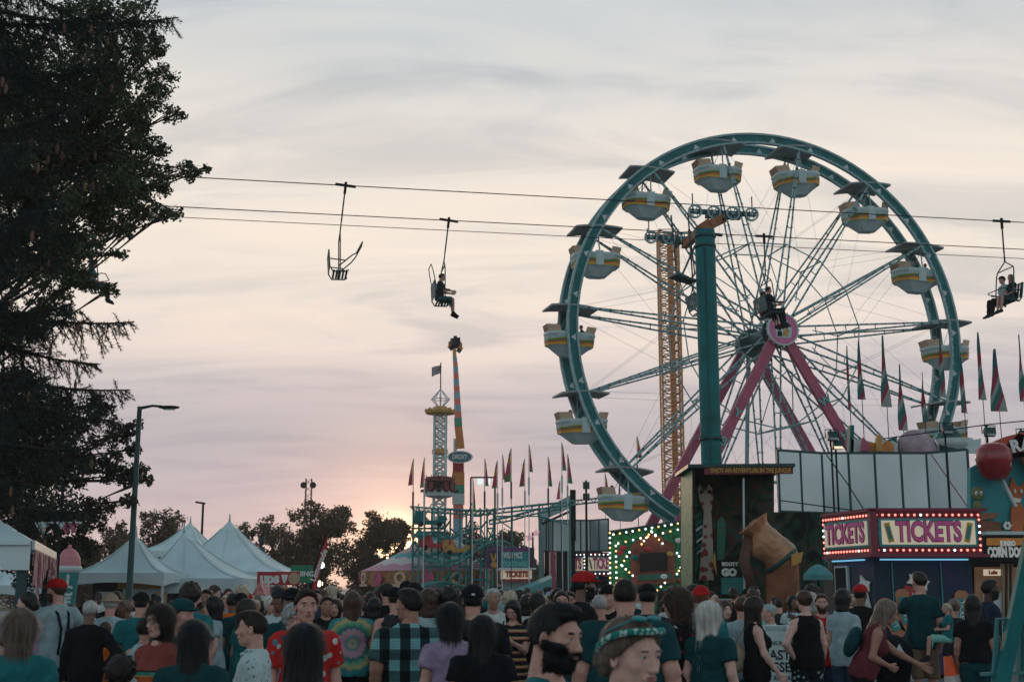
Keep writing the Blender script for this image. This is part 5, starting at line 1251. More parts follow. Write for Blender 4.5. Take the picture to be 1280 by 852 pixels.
# --- main ticket booth
def xy(px, d): p = P(px, 690, d); return (p.x, d)
zb0, zb1 = P(1093,692,26).z, P(1093,638.5,26).z
bA, bB, bC = xy(1031,28.1), xy(1093,26), xy(1229,26); bD = (bC[0]+.5, 28.4)
tb = thing('ticket_booth', 'navy ticket booth under a red sign with two lit ticket panels', 'ticket booth', (0,0,0))
ticket_face(tb, bA, bB, zb0, zb1, icons=False); MR, LR = ticket_face(tb, bB, bC, zb0, zb1)
b = MB(); b.add([(bA[0]+.1,bA[1],zb1),(bB[0],bB[1]+.1,zb1),(bC[0],bC[1]+.1,zb1),(bD[0],bD[1],zb1)],[(0,1,2,3)]); b.add([(bA[0]+.1,bA[1],zb0+.01),(bB[0],bB[1]+.1,zb0+.01),(bC[0],bC[1]+.1,zb0+.01),(bD[0],bD[1],zb0+.01)],[(3,2,1,0)]); b.bar((bB[0],bB[1],zb0-.0),(bB[0],bB[1],zb1+.03),.14); b.box(((bB[0]+bC[0])/2,26.03,zb1+.03),(bC[0]-bB[0]+.24,.2,.06)); b.box(((bB[0]+bC[0])/2,26.03,zb0-.03),(bC[0]-bB[0]+.24,.2,.06)); b.bar((bA[0],bA[1],zb0-.03),(bB[0],bB[1],zb0-.03),.14,.06); b.bar((bA[0],bA[1],zb1+.03),(bB[0],bB[1],zb1+.03),.14,.06); b.build('sign_box', maroon, tb)
wA, wB, wC = (bA[0]+.22,bA[1]+.1), (bB[0]+.10,bB[1]+.45), (bC[0]-.10,26.45)
M1, L1 = wall_face(tb, wA, wB, .12, zb0-.05, 'side_wall', navyP); M2, L2 = wall_face(tb, wB, wC, .12, zb0-.05, 'front_wall', navyP)
wall_face(tb, wC, (wC[0]+.3,28.3), .12, zb0-.05, 'side_wall', navyP); wall_face(tb, (wC[0]+.3,28.3), wA, .12, zb0-.05, 'rear_wall', navyP)
b = MB(); b.M = M1; z_ = P(1052,706,27).z; b.box((-L1*.28,-.03,(z_+.3)/2),(L1*.34,.05,z_-.3)); dr_ = b.build('door', whiteP, tb); b = MB(); b.M = M1; b.box((-L1*.28,-.05,(z_+.3)/2),(L1*.26,.05,z_-.38)); b.build('door_panel', blackM, dr_)
glow = mat('blue_strip_light', (.2,.5,.6), .4, emit=.9, ecol=(.18,.50,.75))
b = MB(); b.M = M2; b.box((0,-.12,zb0-.10),(L2*.9,.05,.03)); b.build('strip_light', glow, tb)
b = MB(); b.M = M1; b.box((0,-.12,zb0-.10),(L1*.8,.05,.03)); b.build('strip_light', glow, tb)
for x_ in (-.32,.18): b = MB(); b.M = M2; b.box((x_*L2,-.03,(zb0+.9)/2),(.025,.03,zb0-1.2)); b.build('window_trim', tealI, tb)
for Mx, x_, zc_ in ((M1,.30,728),(M2,-.06,727)):   # small red bow-tie shaped thank-you signs over dark painted figures
    zz_ = P(1100,zc_,26.4).z; Lx = L1 if Mx is M1 else L2
    b = MB(); b.M = Mx @ Matrix.Translation((x_*Lx,0,zz_)) @ Matrix.Rotation(.35,4,'Y'); b.prism([(-.22,.10),(.0,.06),(.22,.10),(.18,0),(.22,-.10),(0,-.06),(-.22,-.10),(-.18,0)],-.05,-.02); b.build('ribbon_sign', wh, tb)
    b = MB(); b.M = Mx @ Matrix.Translation((x_*Lx-.12,0,zz_-.22)); b.prism([(-.16,.16),(.02,.12),(.10,-.1),(-.04,-.28),(-.2,-.14)],-.04,-.015); b.build('painted_figure', redP, tb)
    b = MB(); b.M = Mx @ Matrix.Translation((x_*Lx+.06,0,zz_-.42)); b.prism([(-.20,.22),(-.08,.10),(.02,.26),(.08,.08),(.24,-.30),(.16,-.34),(.0,-.1),(-.16,-.05)],-.045,-.02); b.build('painted_figure', whiteP, tb)
for x_, r_, zc_ in ((-.36,-.45,772),(-.22,-.1,762),(.36,.08,764)):   # ticket shaped boards
    zz_ = P(1100,zc_,26.3).z
    b = MB(); b.M = M2 @ Matrix.Translation((x_*L2,0,zz_)) @ Matrix.Rotation(r_,4,'Y'); b.prism([(-.14,.36),(-.06,.42),(.06,.42),(.14,.36),(.14,-.36),(.06,-.42),(-.06,-.42),(-.14,-.36)],-.06,-.015); bd = b.build('ticket_board', mat('board_orange',(.42,.19,.10),.6), tb)
    b = MB(); b.M = M2 @ Matrix.Translation((x_*L2,0,zz_)) @ Matrix.Rotation(r_,4,'Y'); b.box((0,-.075,0),(.17,.03,.52)); b.build('board_centre', tealI, bd)
    tx = text('lettering', 'TICKET', .13, wh, bd, (0,0,0), rot=(0,0,0), ext=.003); tx.matrix_basis = M2 @ Matrix.Translation((x_*L2,-.095,zz_)) @ Matrix.Rotation(r_,4,'Y') @ Matrix.Rotation(pi/2,4,'Y') @ Matrix.Rotation(pi/2,4,'X')
b = MB(); b.add([(wA[0]+.1,wA[1],.06),(wB[0],wB[1]+.2,.06),(wC[0],wC[1]+.2,.06),(wC[0]+.1,28.2,.06)],[(0,1,2,3)]); b.bar((wB[0],wB[1]+.1,.14),(wC[0],wC[1]+.1,.14),.10,.14); b.build('skirt', maroon, tb)
# --- glass panelled front above it, and its far twin
def glass_front(label, xs, y0, y1, d, bays, scale=1.):
    a = P(xs[0],y0,d); t = thing('glass_front', label, 'glass facade', (0,0,0)); cen = (xs[0]+xs[-1])/2
    pts = []
    for px in xs:
        dd = d-(.9*scale*max(0, (xs[bays[0]]-px)/(xs[bays[0]]-xs[0])) if px < xs[bays[0]] else 1.1*scale*max(0,(px-xs[bays[1]])/(xs[-1]-xs[bays[1]])))
        pts.append((Vector((P(px,y1,dd).x,dd,0))))
    z0, z1 = P(cen,y1,d).z, P(cen,y0,d).z; th = .07*scale**.5
    for i in range(len(xs)-1):
        b = MB(); q0, q1 = pts[i], pts[i+1]; b.bar(q0+Vector((0,0,z0+.03)), q0+Vector((0,0,z0+.03)), .01) if False else None
        e = (q1-q0).normalized()*th*.5; n_ = Vector((0,.03,0)); v = [q0+e,q1-e]; vs = [w_+n_*s+Vector((0,0,z)) for w_ in v for s in (-1,1) for z in (z0,z1)]
        b.add(vs,[(0,1,3,2),(4,6,7,5),(0,4,5,1),(2,3,7,6),(0,2,6,4),(1,5,7,3)]); b.build('glass_panel', glassP, t)
    b = MB()
    for q in pts: b.bar(q+Vector((0,0,z0)), q+Vector((0,0,z1)), th, th*1.4)
    for i in range(len(pts)-1):
        for z in (z0,z1): b.bar(pts[i]+Vector((0,0,z)), pts[i+1]+Vector((0,0,z)), th*1.3, th*1.1)
    b.build('frame', tealD, t)
    for q in (pts[1], pts[-2]): b = MB(); b.bar(q+Vector((0,.5,0)), q+Vector((0,.5,z0)), .14); b.build('support', blackM, t)
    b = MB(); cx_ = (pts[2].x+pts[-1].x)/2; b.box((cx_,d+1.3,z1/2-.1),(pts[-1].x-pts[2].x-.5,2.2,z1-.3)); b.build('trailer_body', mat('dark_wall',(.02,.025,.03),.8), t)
    return t, pts, z0, z1
glass_front('wide bay of pale glass panels above the near ticket booth', [975,1003,1030,1063.5,1096.5,1129.5,1162,1188,1214], 566, 641, 42, (2,6))
glass_front('small far bay of pale glass panels left of the wheel', [675,683,691,702,714,726,738,749,761], 650, 689, 80, (2,6), 1.4)
# --- far ticket booth (double face) and the teal booth
A_, B_, C_ = xy(693,82), xy(732,79.5), xy(777,79.5); z0, z1 = P(732,719,79.5).z, P(732,690,79.5).z
t = thing('ticket_booth', 'small far ticket booth with a double lit sign below the far glass bay', 'ticket booth', (0,0,0))
ticket_face(t, A_, B_, z0, z1, icons=False, nb=9, bulbs=(bulbC,bulbW)); ticket_face(t, B_, C_, z0, z1, nb=9, bulbs=(bulbC,bulbW))
M_, L_ = wall_face(t, (A_[0]+.3,A_[1]+.3), (B_[0]+.2,B_[1]+.6), .1, z0, 'side_wall', navyP, .1); M_, L_ = wall_face(t, (B_[0]+.2,B_[1]+.6), (C_[0]-.3,C_[1]+.6), .1, z0, 'front_wall', navyP, .1)
b = MB(); b.M = M_; b.box((0,-.05,z0*.62),(L_*.5,.06,z0*.5)); b.build('window', blackM, t)
t = thing('ticket_booth', 'distant teal and purple booth with hand picture and lit ticket strip', 'ticket booth', (P(640,720,68).x,68,0))
def W_(px,py,d=68): q = P(px,py,d); return Vector((q.x-P(640,720,68).x,0,q.z))
def slab(px0,px1,py0,py1,name,m,y=0.,th=.1,d=68): a=W_(px0,py0,d); c=W_(px1,py1,d); b=MB(); b.box(((a.x+c.x)/2,y,(a.z+c.z)/2),(c.x-a.x,th,a.z-c.z)); return b.build(name,m,t)
slab(608,668,684,710,'sign_panel',mat('purple_panel',(.14,.05,.16),.6)); slab(626,662,689,709,'sign_field',tealI,-.08); slab(611,624,688,708,'picture',mat('navy_panel',(.02,.04,.09),.6),-.08)
b=MB(); c_=W_(617.5,702); 
for dx in (-.16,.10): b.bar(c_+Vector((0,-.16,-.08)),c_+Vector((dx,-.16,.45)),.09,.05)
b.ball(tuple(c_+Vector((0,-.16,-.16))),(.18,.05,.16),10,6); b.build('hand_picture',goldP,t)
text('lettering','WILD MICE',.42,wh,t,tuple(W_(641,694)+Vector((0,-.14,0))),width=1.0,bold=.01); text('lettering','TICKETS HERE',.34,mat('mint_letter',(.2,.55,.5),.5),t,tuple(W_(644,704.5)+Vector((0,-.14,0))),width=1.3,bold=.01)
slab(624,670,709.5,711.5,'ledge',wh,-.3,.7); slab(626,667,712,723,'lit_panel',litP,-.1); text('lettering','TICKETS',.40,mat('coral_letter',(.6,.12,.12),.5),t,tuple(W_(646,717.5)+Vector((0,-.17,0))),width=1.2,bold=.03)
slab(626,668,724,726,'ledge',redP,-.2,.3); slab(628,667,726,775,'front_wall',mat('mint_wall',(.22,.36,.38),.6),.1)
t = thing('star_pair','two glowing pink star ornaments on a thin post beside the coaster','star sign',(P(666,670,67.5).x,67.5,0)); q_=P(666,670,67.5)
b=MB(); b.rod((0,.1,0),(0,.1,q_.z+.2),.05); b.build('post',tealD,t)
for dx,dz,r_ in ((-.17,-.05,.27),(.17,.17,.24)):
    b=MB(); b.prism([(dx+(r_ if i%2==0 else r_*.42)*sin(i*pi/5),q_.z+dz+(r_ if i%2==0 else r_*.42)*cos(i*pi/5)) for i in range(10)],-.06,.04); b.build('star',mat('star_pink',(.7,.35,.45),.4,emit=.35,ecol=(1.,.5,.65)),t)
# slanted pale sign and striped columns of the far ride
t = thing('slanted_sign','slanted pale blue panelled sign rising above the far glass bay','sign',(0,79,0)); b=MB()
pa=[P(672,640,79),P(714,618,79),P(714,634,79),P(674,652,79)]; pa=[Vector((q.x,0,q.z)) for q in pa]
b.prism([(q.x,q.z) for q in (pa[3],pa[2],pa[1],pa[0])],-.1,.1); b.build('panel',mat('pale_blue',(.32,.46,.50),.5,var=.25,scale=2),t)
b=MB()
for i in range(4): u=i/3; b.bar(pa[0].lerp(pa[1],u)+Vector((0,-.13,0)),pa[3].lerp(pa[2],u)+Vector((0,-.13,0)),.06,.03)
b.bar(pa[3]+Vector((0,0,-.2)),pa[2]+Vector((0,0,-.2)),.14); b.bar(pa[2]+Vector((.1,0,-2)),pa[1]+Vector((.1,0,.3)),.35,.2); b.bar(Vector((pa[2].x+.1,0,0)),pa[2]+Vector((.1,0,-1.6)),.2); b.build('frame',blackM,t)
for i,x_ in enumerate((677,684,691)): 
    q_=P(x_,720,78); b=MB(); b.rod((0,0,0),(0,0,P(x_,688,78).z),.16,n=10); tag(b.build('striped_column',[mat('column_grey',(.25,.28,.30),.6),blackM,pinkP][i],None,loc=(q_.x,78,0)),['grey','black','pink'][i]+' column beneath the far glass bay','column')
a_=P(645,741,64); c_=P(690,722,64); t=thing('awning','slanted teal awning sheet beside the far booths','awning',(0,0,0)); b=MB()
b.add([(a_.x,64,a_.z),(c_.x,64,c_.z),(c_.x,66,c_.z+.2),(a_.x,66,a_.z+.2),(c_.x,64,c_.z-.4),(a_.x+.5,64,a_.z-.05)],[(0,1,2,3),(0,5,4,1)]); b.build('sheet',mat('awning_teal',(.08,.30,.32),.6),t)
for x_ in (a_.x+.8,c_.x-.1): b=MB(); b.rod((x_,64.2,0),(x_,64.2,a_.z+(c_.z-a_.z)*(x_-a_.x)/(c_.x-a_.x)),.04); b.build('post',blackM,t)
# --- green bulb-lit funhouse
GD=60.; t=thing('funhouse','green jungle funhouse front outlined with strings of bulbs round a dark screen','funhouse',(0,GD,0))
def Q_(px,py,y=0.,d=GD): q=P(px,py,d); return Vector((q.x,y,q.z))
jung = shader('jungle_mural', lambda k,o: (lambda n: k.ramp(n.outputs['Fac'],[(.30,(.01,.04,.03)),(.42,(.01,.14,.06)),(.52,(.03,.30,.12)),(.60,(.01,.10,.08)),(.72,(.22,.34,.10))]))((lambda q:(setattr(q.inputs['Scale'],'default_value',1.6),setattr(q.inputs['Distortion'],'default_value',2.2),setattr(q.inputs['Detail'],'default_value',3),k.l(o,q.inputs['Vector']),q)[4])(k.n('TexNoise'))),.6)
def poly(par,pts,name,m,y0,y1,d=GD): b=MB(); b.prism([(Q_(x,y,0,d).x,Q_(x,y,0,d).z) for x,y in pts],y0,y1); return b.build(name,m,par)
poly(t,[(762,780),(856,780),(856,652),(762,666)],'front_wall',jung,0,.3)
fr=poly(t,[(789,731),(843,728),(842,680),(813,665),(788,681)],'screen_frame',mat('frame_brown',(.22,.06,.035),.6,var=.4,scale=3),-.25,0)
poly(fr,[(799,714),(833,712),(833,690),(799,691)],'screen',mat('dark_screen',(.006,.008,.01),.2),-.32,-.25); poly(fr,[(797,725),(838,723),(838,716),(797,718)],'ledge_panel',mat('mural_green',(.03,.16,.10),.6),-.3,-.25)
for x_,y_,m_ in ((809,686,redP),(829,720,wh),(836,692,goldP),(793,697,teal),(775,690,redP),(779,684,redP),(848,675,wh),(852,690,tealI),(777,725,orangeP),(850,725,redP)): q_=Q_(x_,y_,-.29 if 790<x_<843 else -.06); b=MB(); b.ball(tuple(q_),(.17,.07,.12),8,6); b.build('flower',m_,t)
segs=[]
def bline(p0,p1,n): 
    segs.append([(p0[0]*(1-i/(n-1))+p1[0]*i/(n-1),p0[1]*(1-i/(n-1))+p1[1]*i/(n-1)) for i in range(n)])
bline((766,668),(854,653),12); bline((772,679),(846,662),9); bline((761.5,666),(762,728),11); bline((769,682),(770,735),9); bline((801,680),(813,664),5); bline((814,665),(827,679),4); bline((786,690),(776,706),4); bline((777,707),(790,719),4); bline((845,691),(853,703),4); bline((852,705),(845,717),4); bline((770,740),(790,730),4); bline((830,728),(815,742),4)
for seg in segs:
    b=MB(); b.tube([Q_(x_,y_,-.34) for x_,y_ in seg],.014,4)
    for i,(x_,y_) in enumerate(seg): b.m=1+(i*5+len(seg))%3; b.ball(tuple(Q_(x_,y_,-.36)),.045,8,5)
    b.build('bulb_string',[blackM,bulbW,bulbC,bulbO],t,True)
poly(t,[(762,666),(856,652),(856,649),(762,663)],'cornice',tealD,-.3,.3)
# --- dark jungle walk-through with the big costumed figure
JD=34.5; t=thing('jungle_ride','dark jungle walk-through ride with giraffe mural and lettered roof strip','funhouse',(0,JD,0)); GD_=GD
def pj(pts,name,m,y0,y1,par=None): return poly(par or t,pts,name,m,y0,y1,JD)
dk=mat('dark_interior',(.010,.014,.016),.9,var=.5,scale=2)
pj([(857,800),(1040,800),(1040,638),(976,637),(976,590),(857,590)],'rear_wall',shader('dark_mural',lambda k,o:(lambda n:k.ramp(n.outputs['Fac'],[(.38,(.006,.009,.010)),(.50,(.012,.06,.04)),(.58,(.09,.04,.03)),(.66,(.02,.11,.10))]))((lambda q:(setattr(q.inputs['Scale'],'default_value',1.3),setattr(q.inputs['Distortion'],'default_value',1.5),k.l(o,q.inputs['Vector']),q)[3])(k.n('TexNoise'))),.8),.9,1.1)
pj([(857,800),(859.5,800),(859.5,592),(857,592)],'side_wall',jung,-1.25,.9); pj([(857,800),(860,800),(860,592),(857,592)],'corner_post',blackM,-1.4,-1.26); pj([(850,591),(978,590),(978,586),(850,587)],'roof',tealD,-1.6,1.1)
st_=pj([(870,599),(976,598),(976,590),(870,591)],'name_strip',maroon,-1.55,-1.45); text('lettering','ENJOY AN ADVENTURE IN THE JUNGLE',.17,yel,st_,tuple(Q_(925,594.5,-1.57,JD)),width=2.05,bold=.004)
pj([(862,780),(885,780),(882,610),(862,606)],'mural_panel',jung,-.2,-.1)
gir=shader('giraffe_coat',lambda k,o:(lambda v:k.ramp(v.outputs['Distance'],[(.36,(.26,.045,.035)),(.44,(.42,.36,.32))],'LINEAR'))((lambda q:(setattr(q.inputs['Scale'],'default_value',5.2),k.l(o,q.inputs['Vector']),q)[2])(k.n('TexVoronoi'))),.7)
g_=pj([(871,725),(889,725),(888,680),(886,640),(888,625),(887,612),(883,606),(880,614),(875,614),(872,606),(869,613),(872,628),(877,640),(874,680)],'giraffe_mural',gir,-.45,-.3)
for x_ in (873.5,883): b=MB(); b.ball(tuple(Q_(x_+.5,616,-.5,JD)),.05,8,6); b.build('mural_eye',blackM,g_)
for i in range(6): pj([(866+i*.6,655+i*7),(874+i*.4,650+i*7),(875,652.5+i*7),(867,658.5+i*7)],'mural_leaf',whiteP if i%2 else teal,-.5,-.4)
pj([(893,700),(902,700),(904,655),(899,646),(893,652)],'parrot_mural',mat('parrot_green',(.02,.14,.10),.6),-.45,-.3); pj([(886,700),(893,720),(890,690)],'leaf_blade',goldP,-.5,-.4)
pj([(918,740),(920,740),(919,603),(917,603)],'pole',whiteP,-1.4,-1.3)
p_=pj([(893,721),(911,721),(911,700),(893,700)],'small_sign',blackM,-1.3,-1.2); text('lettering','GO',.24,wh,p_,tuple(Q_(901,716,-1.32,JD)),bold=.02); text('lettering','BOOTY',.12,wh,p_,tuple(Q_(902,706,-1.32,JD)),bold=.01)
pj([(892,742),(918,742),(918,722),(892,722)],'mural_picture',mat('mural_teal',(.02,.20,.20),.6,var=.4,scale=2),-1.3,-1.2); pj([(878,749),(930,749),(930,747.5),(878,747.5)],'rail',whiteP,-1.7,-1.6)
for x_ in (880,905,928): pj([(x_,800),(x_+1,800),(x_+1,749),(x_,749)],'rail_post',whiteP,-1.68,-1.62)
pj([(955,669),(962,669),(962,650),(955,650)],'towel',whiteP,.3,.4)
tb_=mat('figure_tan',(.46,.24,.13),.38,var=.35,scale=3,bump=.4)
fx=thing('giant_figure','giant tan and brown costumed figure with a flared collar leaning beside the jungle ride','statue',(P(955,700,32.5).x,32.5,0)); o_=Vector(fx.location)
fp=lambda x,y,dy=0:P(x,y,32.5+dy)-o_
u8=32.5/F
lo_f,hi_f=np.array(fp(915,830))-.2-np.array([0,1.,0]),np.array(fp(1025,640))+.2+np.array([0,1.,0])
v_,f_=surf(lambda Q: smin(smin(rc(Q,tuple(fp(949,662)),tuple(fp(958,678)),14*u8,19*u8),rc(Q,tuple(fp(958,678)),tuple(fp(976,694)),19*u8,21*u8),.1),el(Q,tuple(fp(950,684)),(15*u8,.3,14*u8)),.1)+bumps(Q,9,.012)+.006*np.sin(Q[...,2]*30+4*np.sin(Q[...,0]*8)),lo_f,hi_f,.03)
link('torso',np_mesh('torso',v_,f_,tb_),fx)
v_,f_=surf(lambda Q: smin(smin(rc(Q,tuple(fp(974,702)),tuple(fp(968,775)),17*u8,9*u8),rc(Q,tuple(fp(984,706)),tuple(fp(992,775)),14*u8,9*u8),.04)+bumps(Q,8,.02),rc(Q,tuple(fp(968,762)),tuple(fp(950,772,-.2)),8*u8,6*u8),.08),lo_f,hi_f,.035)
link('legs',np_mesh('legs',v_,f_,mat('figure_leg',(.26,.10,.045),.6,var=.4,scale=3,bump=.4)),fx)
ax_=(fp(948,664)-fp(972,694)).normalized(); c0_=fp(946,660)
b=MB(); q_=ax_.to_track_quat('Z','Y').to_matrix().to_4x4(); b.M=Matrix.Translation(c0_)@q_; b.lathe([(.30,-.12),(.33,.0),(.42,.12),(.46,.16),(.42,.16),(.28,.04)],10); b.build('collar',mat('figure_orange',(.50,.22,.11),.5,var=.2),fx)
b=MB(); c1_=fp(976,700); b.M=Matrix.Translation(c1_)@q_; b.lathe([(.47,-.05),(.50,-.03),(.50,.04),(.47,.06)],20); b.build('belt',tealD,fx,True)
b=MB(); b.tube([fp(938,668),fp(930,700,-.3),fp(940,735,-.4)],[.15,.14,.11],10); b.build('arm',mat('figure_brown',(.10,.045,.03),.7,var=.4,bump=.4),fx,True)
b=MB(); b.prism([(fp(984,693).x,fp(984,693).z),(fp(999,690).x,fp(999,690).z),(fp(996,703).x,fp(996,703).z),(fp(985,708).x,fp(985,708).z)],-.45,-.38); b.build('cloth_tail',goldP,fx)
for x0,x1,y0,y1,d,lab in ((992,1036,688,703,36,'dark green patio umbrella left of the near ticket booth'),(1004,1040,704,718,31,'teal patio umbrella against the near ticket booth')):
    a=P((x0+x1)/2,y0,d); e=P(x0,y1,d); r_=a.x-e.x; t=thing('patio_umbrella',lab,'umbrella',(a.x,d,0)); b=MB(); b.lathe([(0,a.z),(r_*.5,a.z*.5+e.z*.5+.05),(r_,e.z),(r_,e.z-.12),(r_*.98,e.z-.12),(r_*.97,e.z)],8); b.build('canopy',mat('awning_teal',(.08,.30,.32),.6) if 'teal' in lab else tealD,t); b=MB(); b.rod((0,0,0),(0,0,a.z),.03); b.build('pole',blackM,t)
b=MB(); a=P(1008,686,34); b.rod((a.x,34,0),(a.x+.0,34,2.0),.02); b.ball((a.x,34,P(1011,727,34).z),.05,8,6)
# --- candy sign building at the right
CD=33.; t=thing('candy_stand','teal candy stand facade with a giant red candy apple and painted animals','food stand',(0,CD,0))
def Qc(px,py,y=0.): q=P(px,py,CD); return Vector((q.x,y,q.z))
def pcn(pts,name,m,y0,y1,par=None): return poly(par or t,pts,name,m,y0,y1,CD)
pcn([(1213,664),(1330,664),(1330,560),(1262,566),(1236,572),(1213,585)],'facade',mat('facade_teal',(.02,.30,.34),.5,var=.25,scale=1.2),0,.25)
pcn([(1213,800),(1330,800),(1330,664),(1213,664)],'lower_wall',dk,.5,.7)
for sx,y_ in ((1223,664),(1330,664)): pass
arc=[(1226,562),(1238,553),(1252,547),(1268,543),(1290,540),(1330,538)]; arc2=[(1330,562),(1290,563),(1268,566),(1252,570),(1240,575),(1232,578)]
pcn(arc2+arc[::-1],'red_arch',mat('arch_red',(.48,.07,.04),.5),-.3,-.05); 
for ch,x_,y_,r_ in (('R',1263,559.5,-.2),('A',1277,556,-.12)): q_=Qc(x_,y_,-.34); text('sign_letter',ch,.42,wh,t,tuple(q_),rot=(pi/2,r_,0),bold=.02)
apx=mat('apple_red',(.30,.015,.02),.18,var=.3,scale=2,spec=.7)
b=MB(); c_=Qc(1234,580,-.5); b.lathe([(.0,-.40),(.10,-.46),(.20,-.45),(.33,-.33),(.42,-.12),(.46,.10),(.42,.32),(.30,.45),(.16,.49),(.05,.44),(.0,.40)],28,c=tuple(c_)); b.build('candy_apple',apx,t,True)
b=MB(); b.bar(Qc(1243,598,-.45),Qc(1262,634,-.4),.10,.06); b.build('apple_stick',whiteP,t)
b=MB(); b.M=Matrix.Translation(Qc(1245,582,-.80)); b.ball((0,0,0),(.10,.02,.13),10,6); b.build('apple_highlight',mat('highlight_lilac',(.5,.42,.6),.4),t)
b=MB(); b.lathe([(.04,-.75),(.30,.05),(.32,.10),(.26,.10)],18,c=tuple(Qc(1285,578,-.35))); b.build('caramel_cone',mat('caramel',(.40,.14,.08),.5),t,True)
tg=mat('turtle_green',(.16,.20,.08),.6); fxm=mat('fox_orange',(.50,.13,.04),.6)
b=MB(); b.ball(tuple(Qc(1219.5,617,-.15)),(.17,.08,.18),14,10); b.ball(tuple(Qc(1220,632,-.12)),(.12,.07,.15),12,8); b.build('turtle_painting',tg,t,True)
for x_ in (1216.5,1222.5): b=MB(); b.ball(tuple(Qc(x_,617,-.24)),(.045,.03,.06),10,6); e=b.build('painted_eye',wh,t,True); b=MB(); b.ball(tuple(Qc(x_+.5,617.5,-.268)),.02,8,6); b.build('pupil',blackM,e)
pcn([(1262,664),(1276,664),(1280,640),(1272,627),(1277,618),(1279,602),(1273,608),(1268,607),(1263,596),(1260,610),(1259,618),(1265,626),(1262,640)],'fox_painting',fxm,-.12,-.03)
pcn([(1264,622),(1274,624),(1272,628),(1267,628)],'fox_muzzle',wh,-.16,-.10)
for x_ in (1266,1274): b=MB(); b.ball(tuple(Qc(x_,614,-.15)),(.035,.03,.06),8,6); b.build('painted_eye',wh,t,True)
pcn([(1224,664),(1250,664),(1247,652),(1222,650),(1220,656)],'basket_painting',mat('basket_brown',(.22,.09,.05),.8,var=.4,scale=20),-.12,-.02); pcn([(1221,650),(1240,648),(1246,641),(1226,641)],'basket_lid',mat('basket_brown2',(.30,.13,.08),.8),-.14,-.04)
b=MB()
for i in range(6): a=i*pi/3; b.ball(tuple(Qc(1257,657,-.12)+Vector((.07*cos(a),0,.07*sin(a)))),(.045,.02,.045),8,5)
b.build('flower_painting',wh,t,True)
for i in range(14): x_=1215+i*5; pcn([(x_,664),(x_+5,664),(x_+3.5,655-(i*7%5)),(x_+2,659)],'grass_painting',mat('painted_grass',(.02,.12,.08),.7),-.10,-.02)
pcn([(1222,669),(1330,669),(1330,665),(1222,665)],'ledge',whiteP,-.6,.3)
cd=pcn([(1222,702),(1277,702),(1277,671),(1222,671)],'food_sign',blackM,-.5,-.35); pcn([(1224,682),(1275,682),(1275,673),(1224,673)],'sign_sunset',mat('sign_amber',(.50,.20,.03),.5,emit=.06,ecol=(1,.4,.08)),-.53,-.50,cd)
lg=mat('corn_letter',(.72,.74,.70),.5,emit=.08,ecol=(1,.95,.9)); text('lettering','JUMBO',.17,lg,cd,tuple(Qc(1249,680,-.56)),width=.40,bold=.012); text('lettering','CORN DOGS',.32,lg,cd,tuple(Qc(1249,691,-.56)),width=1.0,bold=.022)
warm=mat('warm_window',(.16,.10,.06),.6,emit=.05,ecol=(1.,.5,.22),var=.4,scale=3); pcn([(1224,800),(1330,800),(1330,708),(1224,708)],'serving_window',warm,.25,.35)
sg=pcn([(1230,719),(1250,719),(1250,711),(1230,711)],'small_sign',mat('lit_cream',(.7,.6,.45),.5,emit=.35,ecol=(1,.85,.6)),-.05,.05); text('lettering','Lulu',.13,redP,sg,tuple(Qc(1240,715,-.07)),bold=.008)
for x_ in (1252,1258,1263,1275): pcn([(x_,800),(x_+1.6,800),(x_+1.6,704),(x_,704)],'pillar',mat('pillar_tan',(.30,.24,.18),.7),-.1,.1)
pcn([(1232,790),(1252,790),(1252,738),(1232,738)],'counter_fridge',whiteP,.0,.2); pcn([(1258,770),(1290,770),(1290,752),(1270,738),(1262,752)],'counter_cover',tentW,-.2,.1)
# --- things on top of the glass front
t=thing('rooftop_scenery','round pink and green food shapes above the glass panels','stage scenery',(0,43.6,0))
def pr(pts,name,m,y0,y1): return poly(t,pts,name,m,y0,y1,43.6)
q_=P(1147,568,43.6); b=MB(); b.ball((q_.x,.2,q_.z),(.74,.55,.88),26,18); b.build('cotton_candy_dome',mat('dome_pink',(.36,.27,.31),.7,var=.45,scale=1.6),t,True)
q_=P(1193,556,43.6); b=MB(); b.ball((q_.x,.3,q_.z),(.45,.4,.62),18,12); b.build('green_scoop',mat('scoop_green',(.01,.07,.07),.6,bump=.6,scale=14),t,True)
b=MB(); b.lathe([(.15,-.25),(.50,.0),(.64,.28),(.58,.28)],20,c=(q_.x+.1,.3,q_.z-.05)); b.build('white_bowl',whiteP,t,True)
pr([(1062,566),(1120,566),(1120,555),(1113,551),(1100,557),(1085,552),(1062,549)],'white_awning',whiteP,-.2,0); pr([(1072,566),(1112,566),(1112,557),(1104,552),(1096,558),(1084,554),(1078,558)],'orange_shapes',orangeP,-.5,-.3); pr([(1088,566),(1095,566),(1096,552),(1092,544),(1088,552)],'yellow_figure',goldP,-.7,-.5); pr([(1070,566),(1080,566),(1079,556),(1072,549)],'pink_shape',pinkP,-.7,-.5); pr([(1060,566),(1065,566),(1066,532),(1061,532)],'post',teal,-.2,.2); pr([(1098,566),(1120,566),(1120,545),(1108,550)],'teal_arc',teal,-.1,.1); pr([(1205,566),(1225,566),(1225,548),(1205,552)],'back_panel',tentW,-.1,.1)
pipe=[(1000,530),(1040,538),(1104,537)]; 
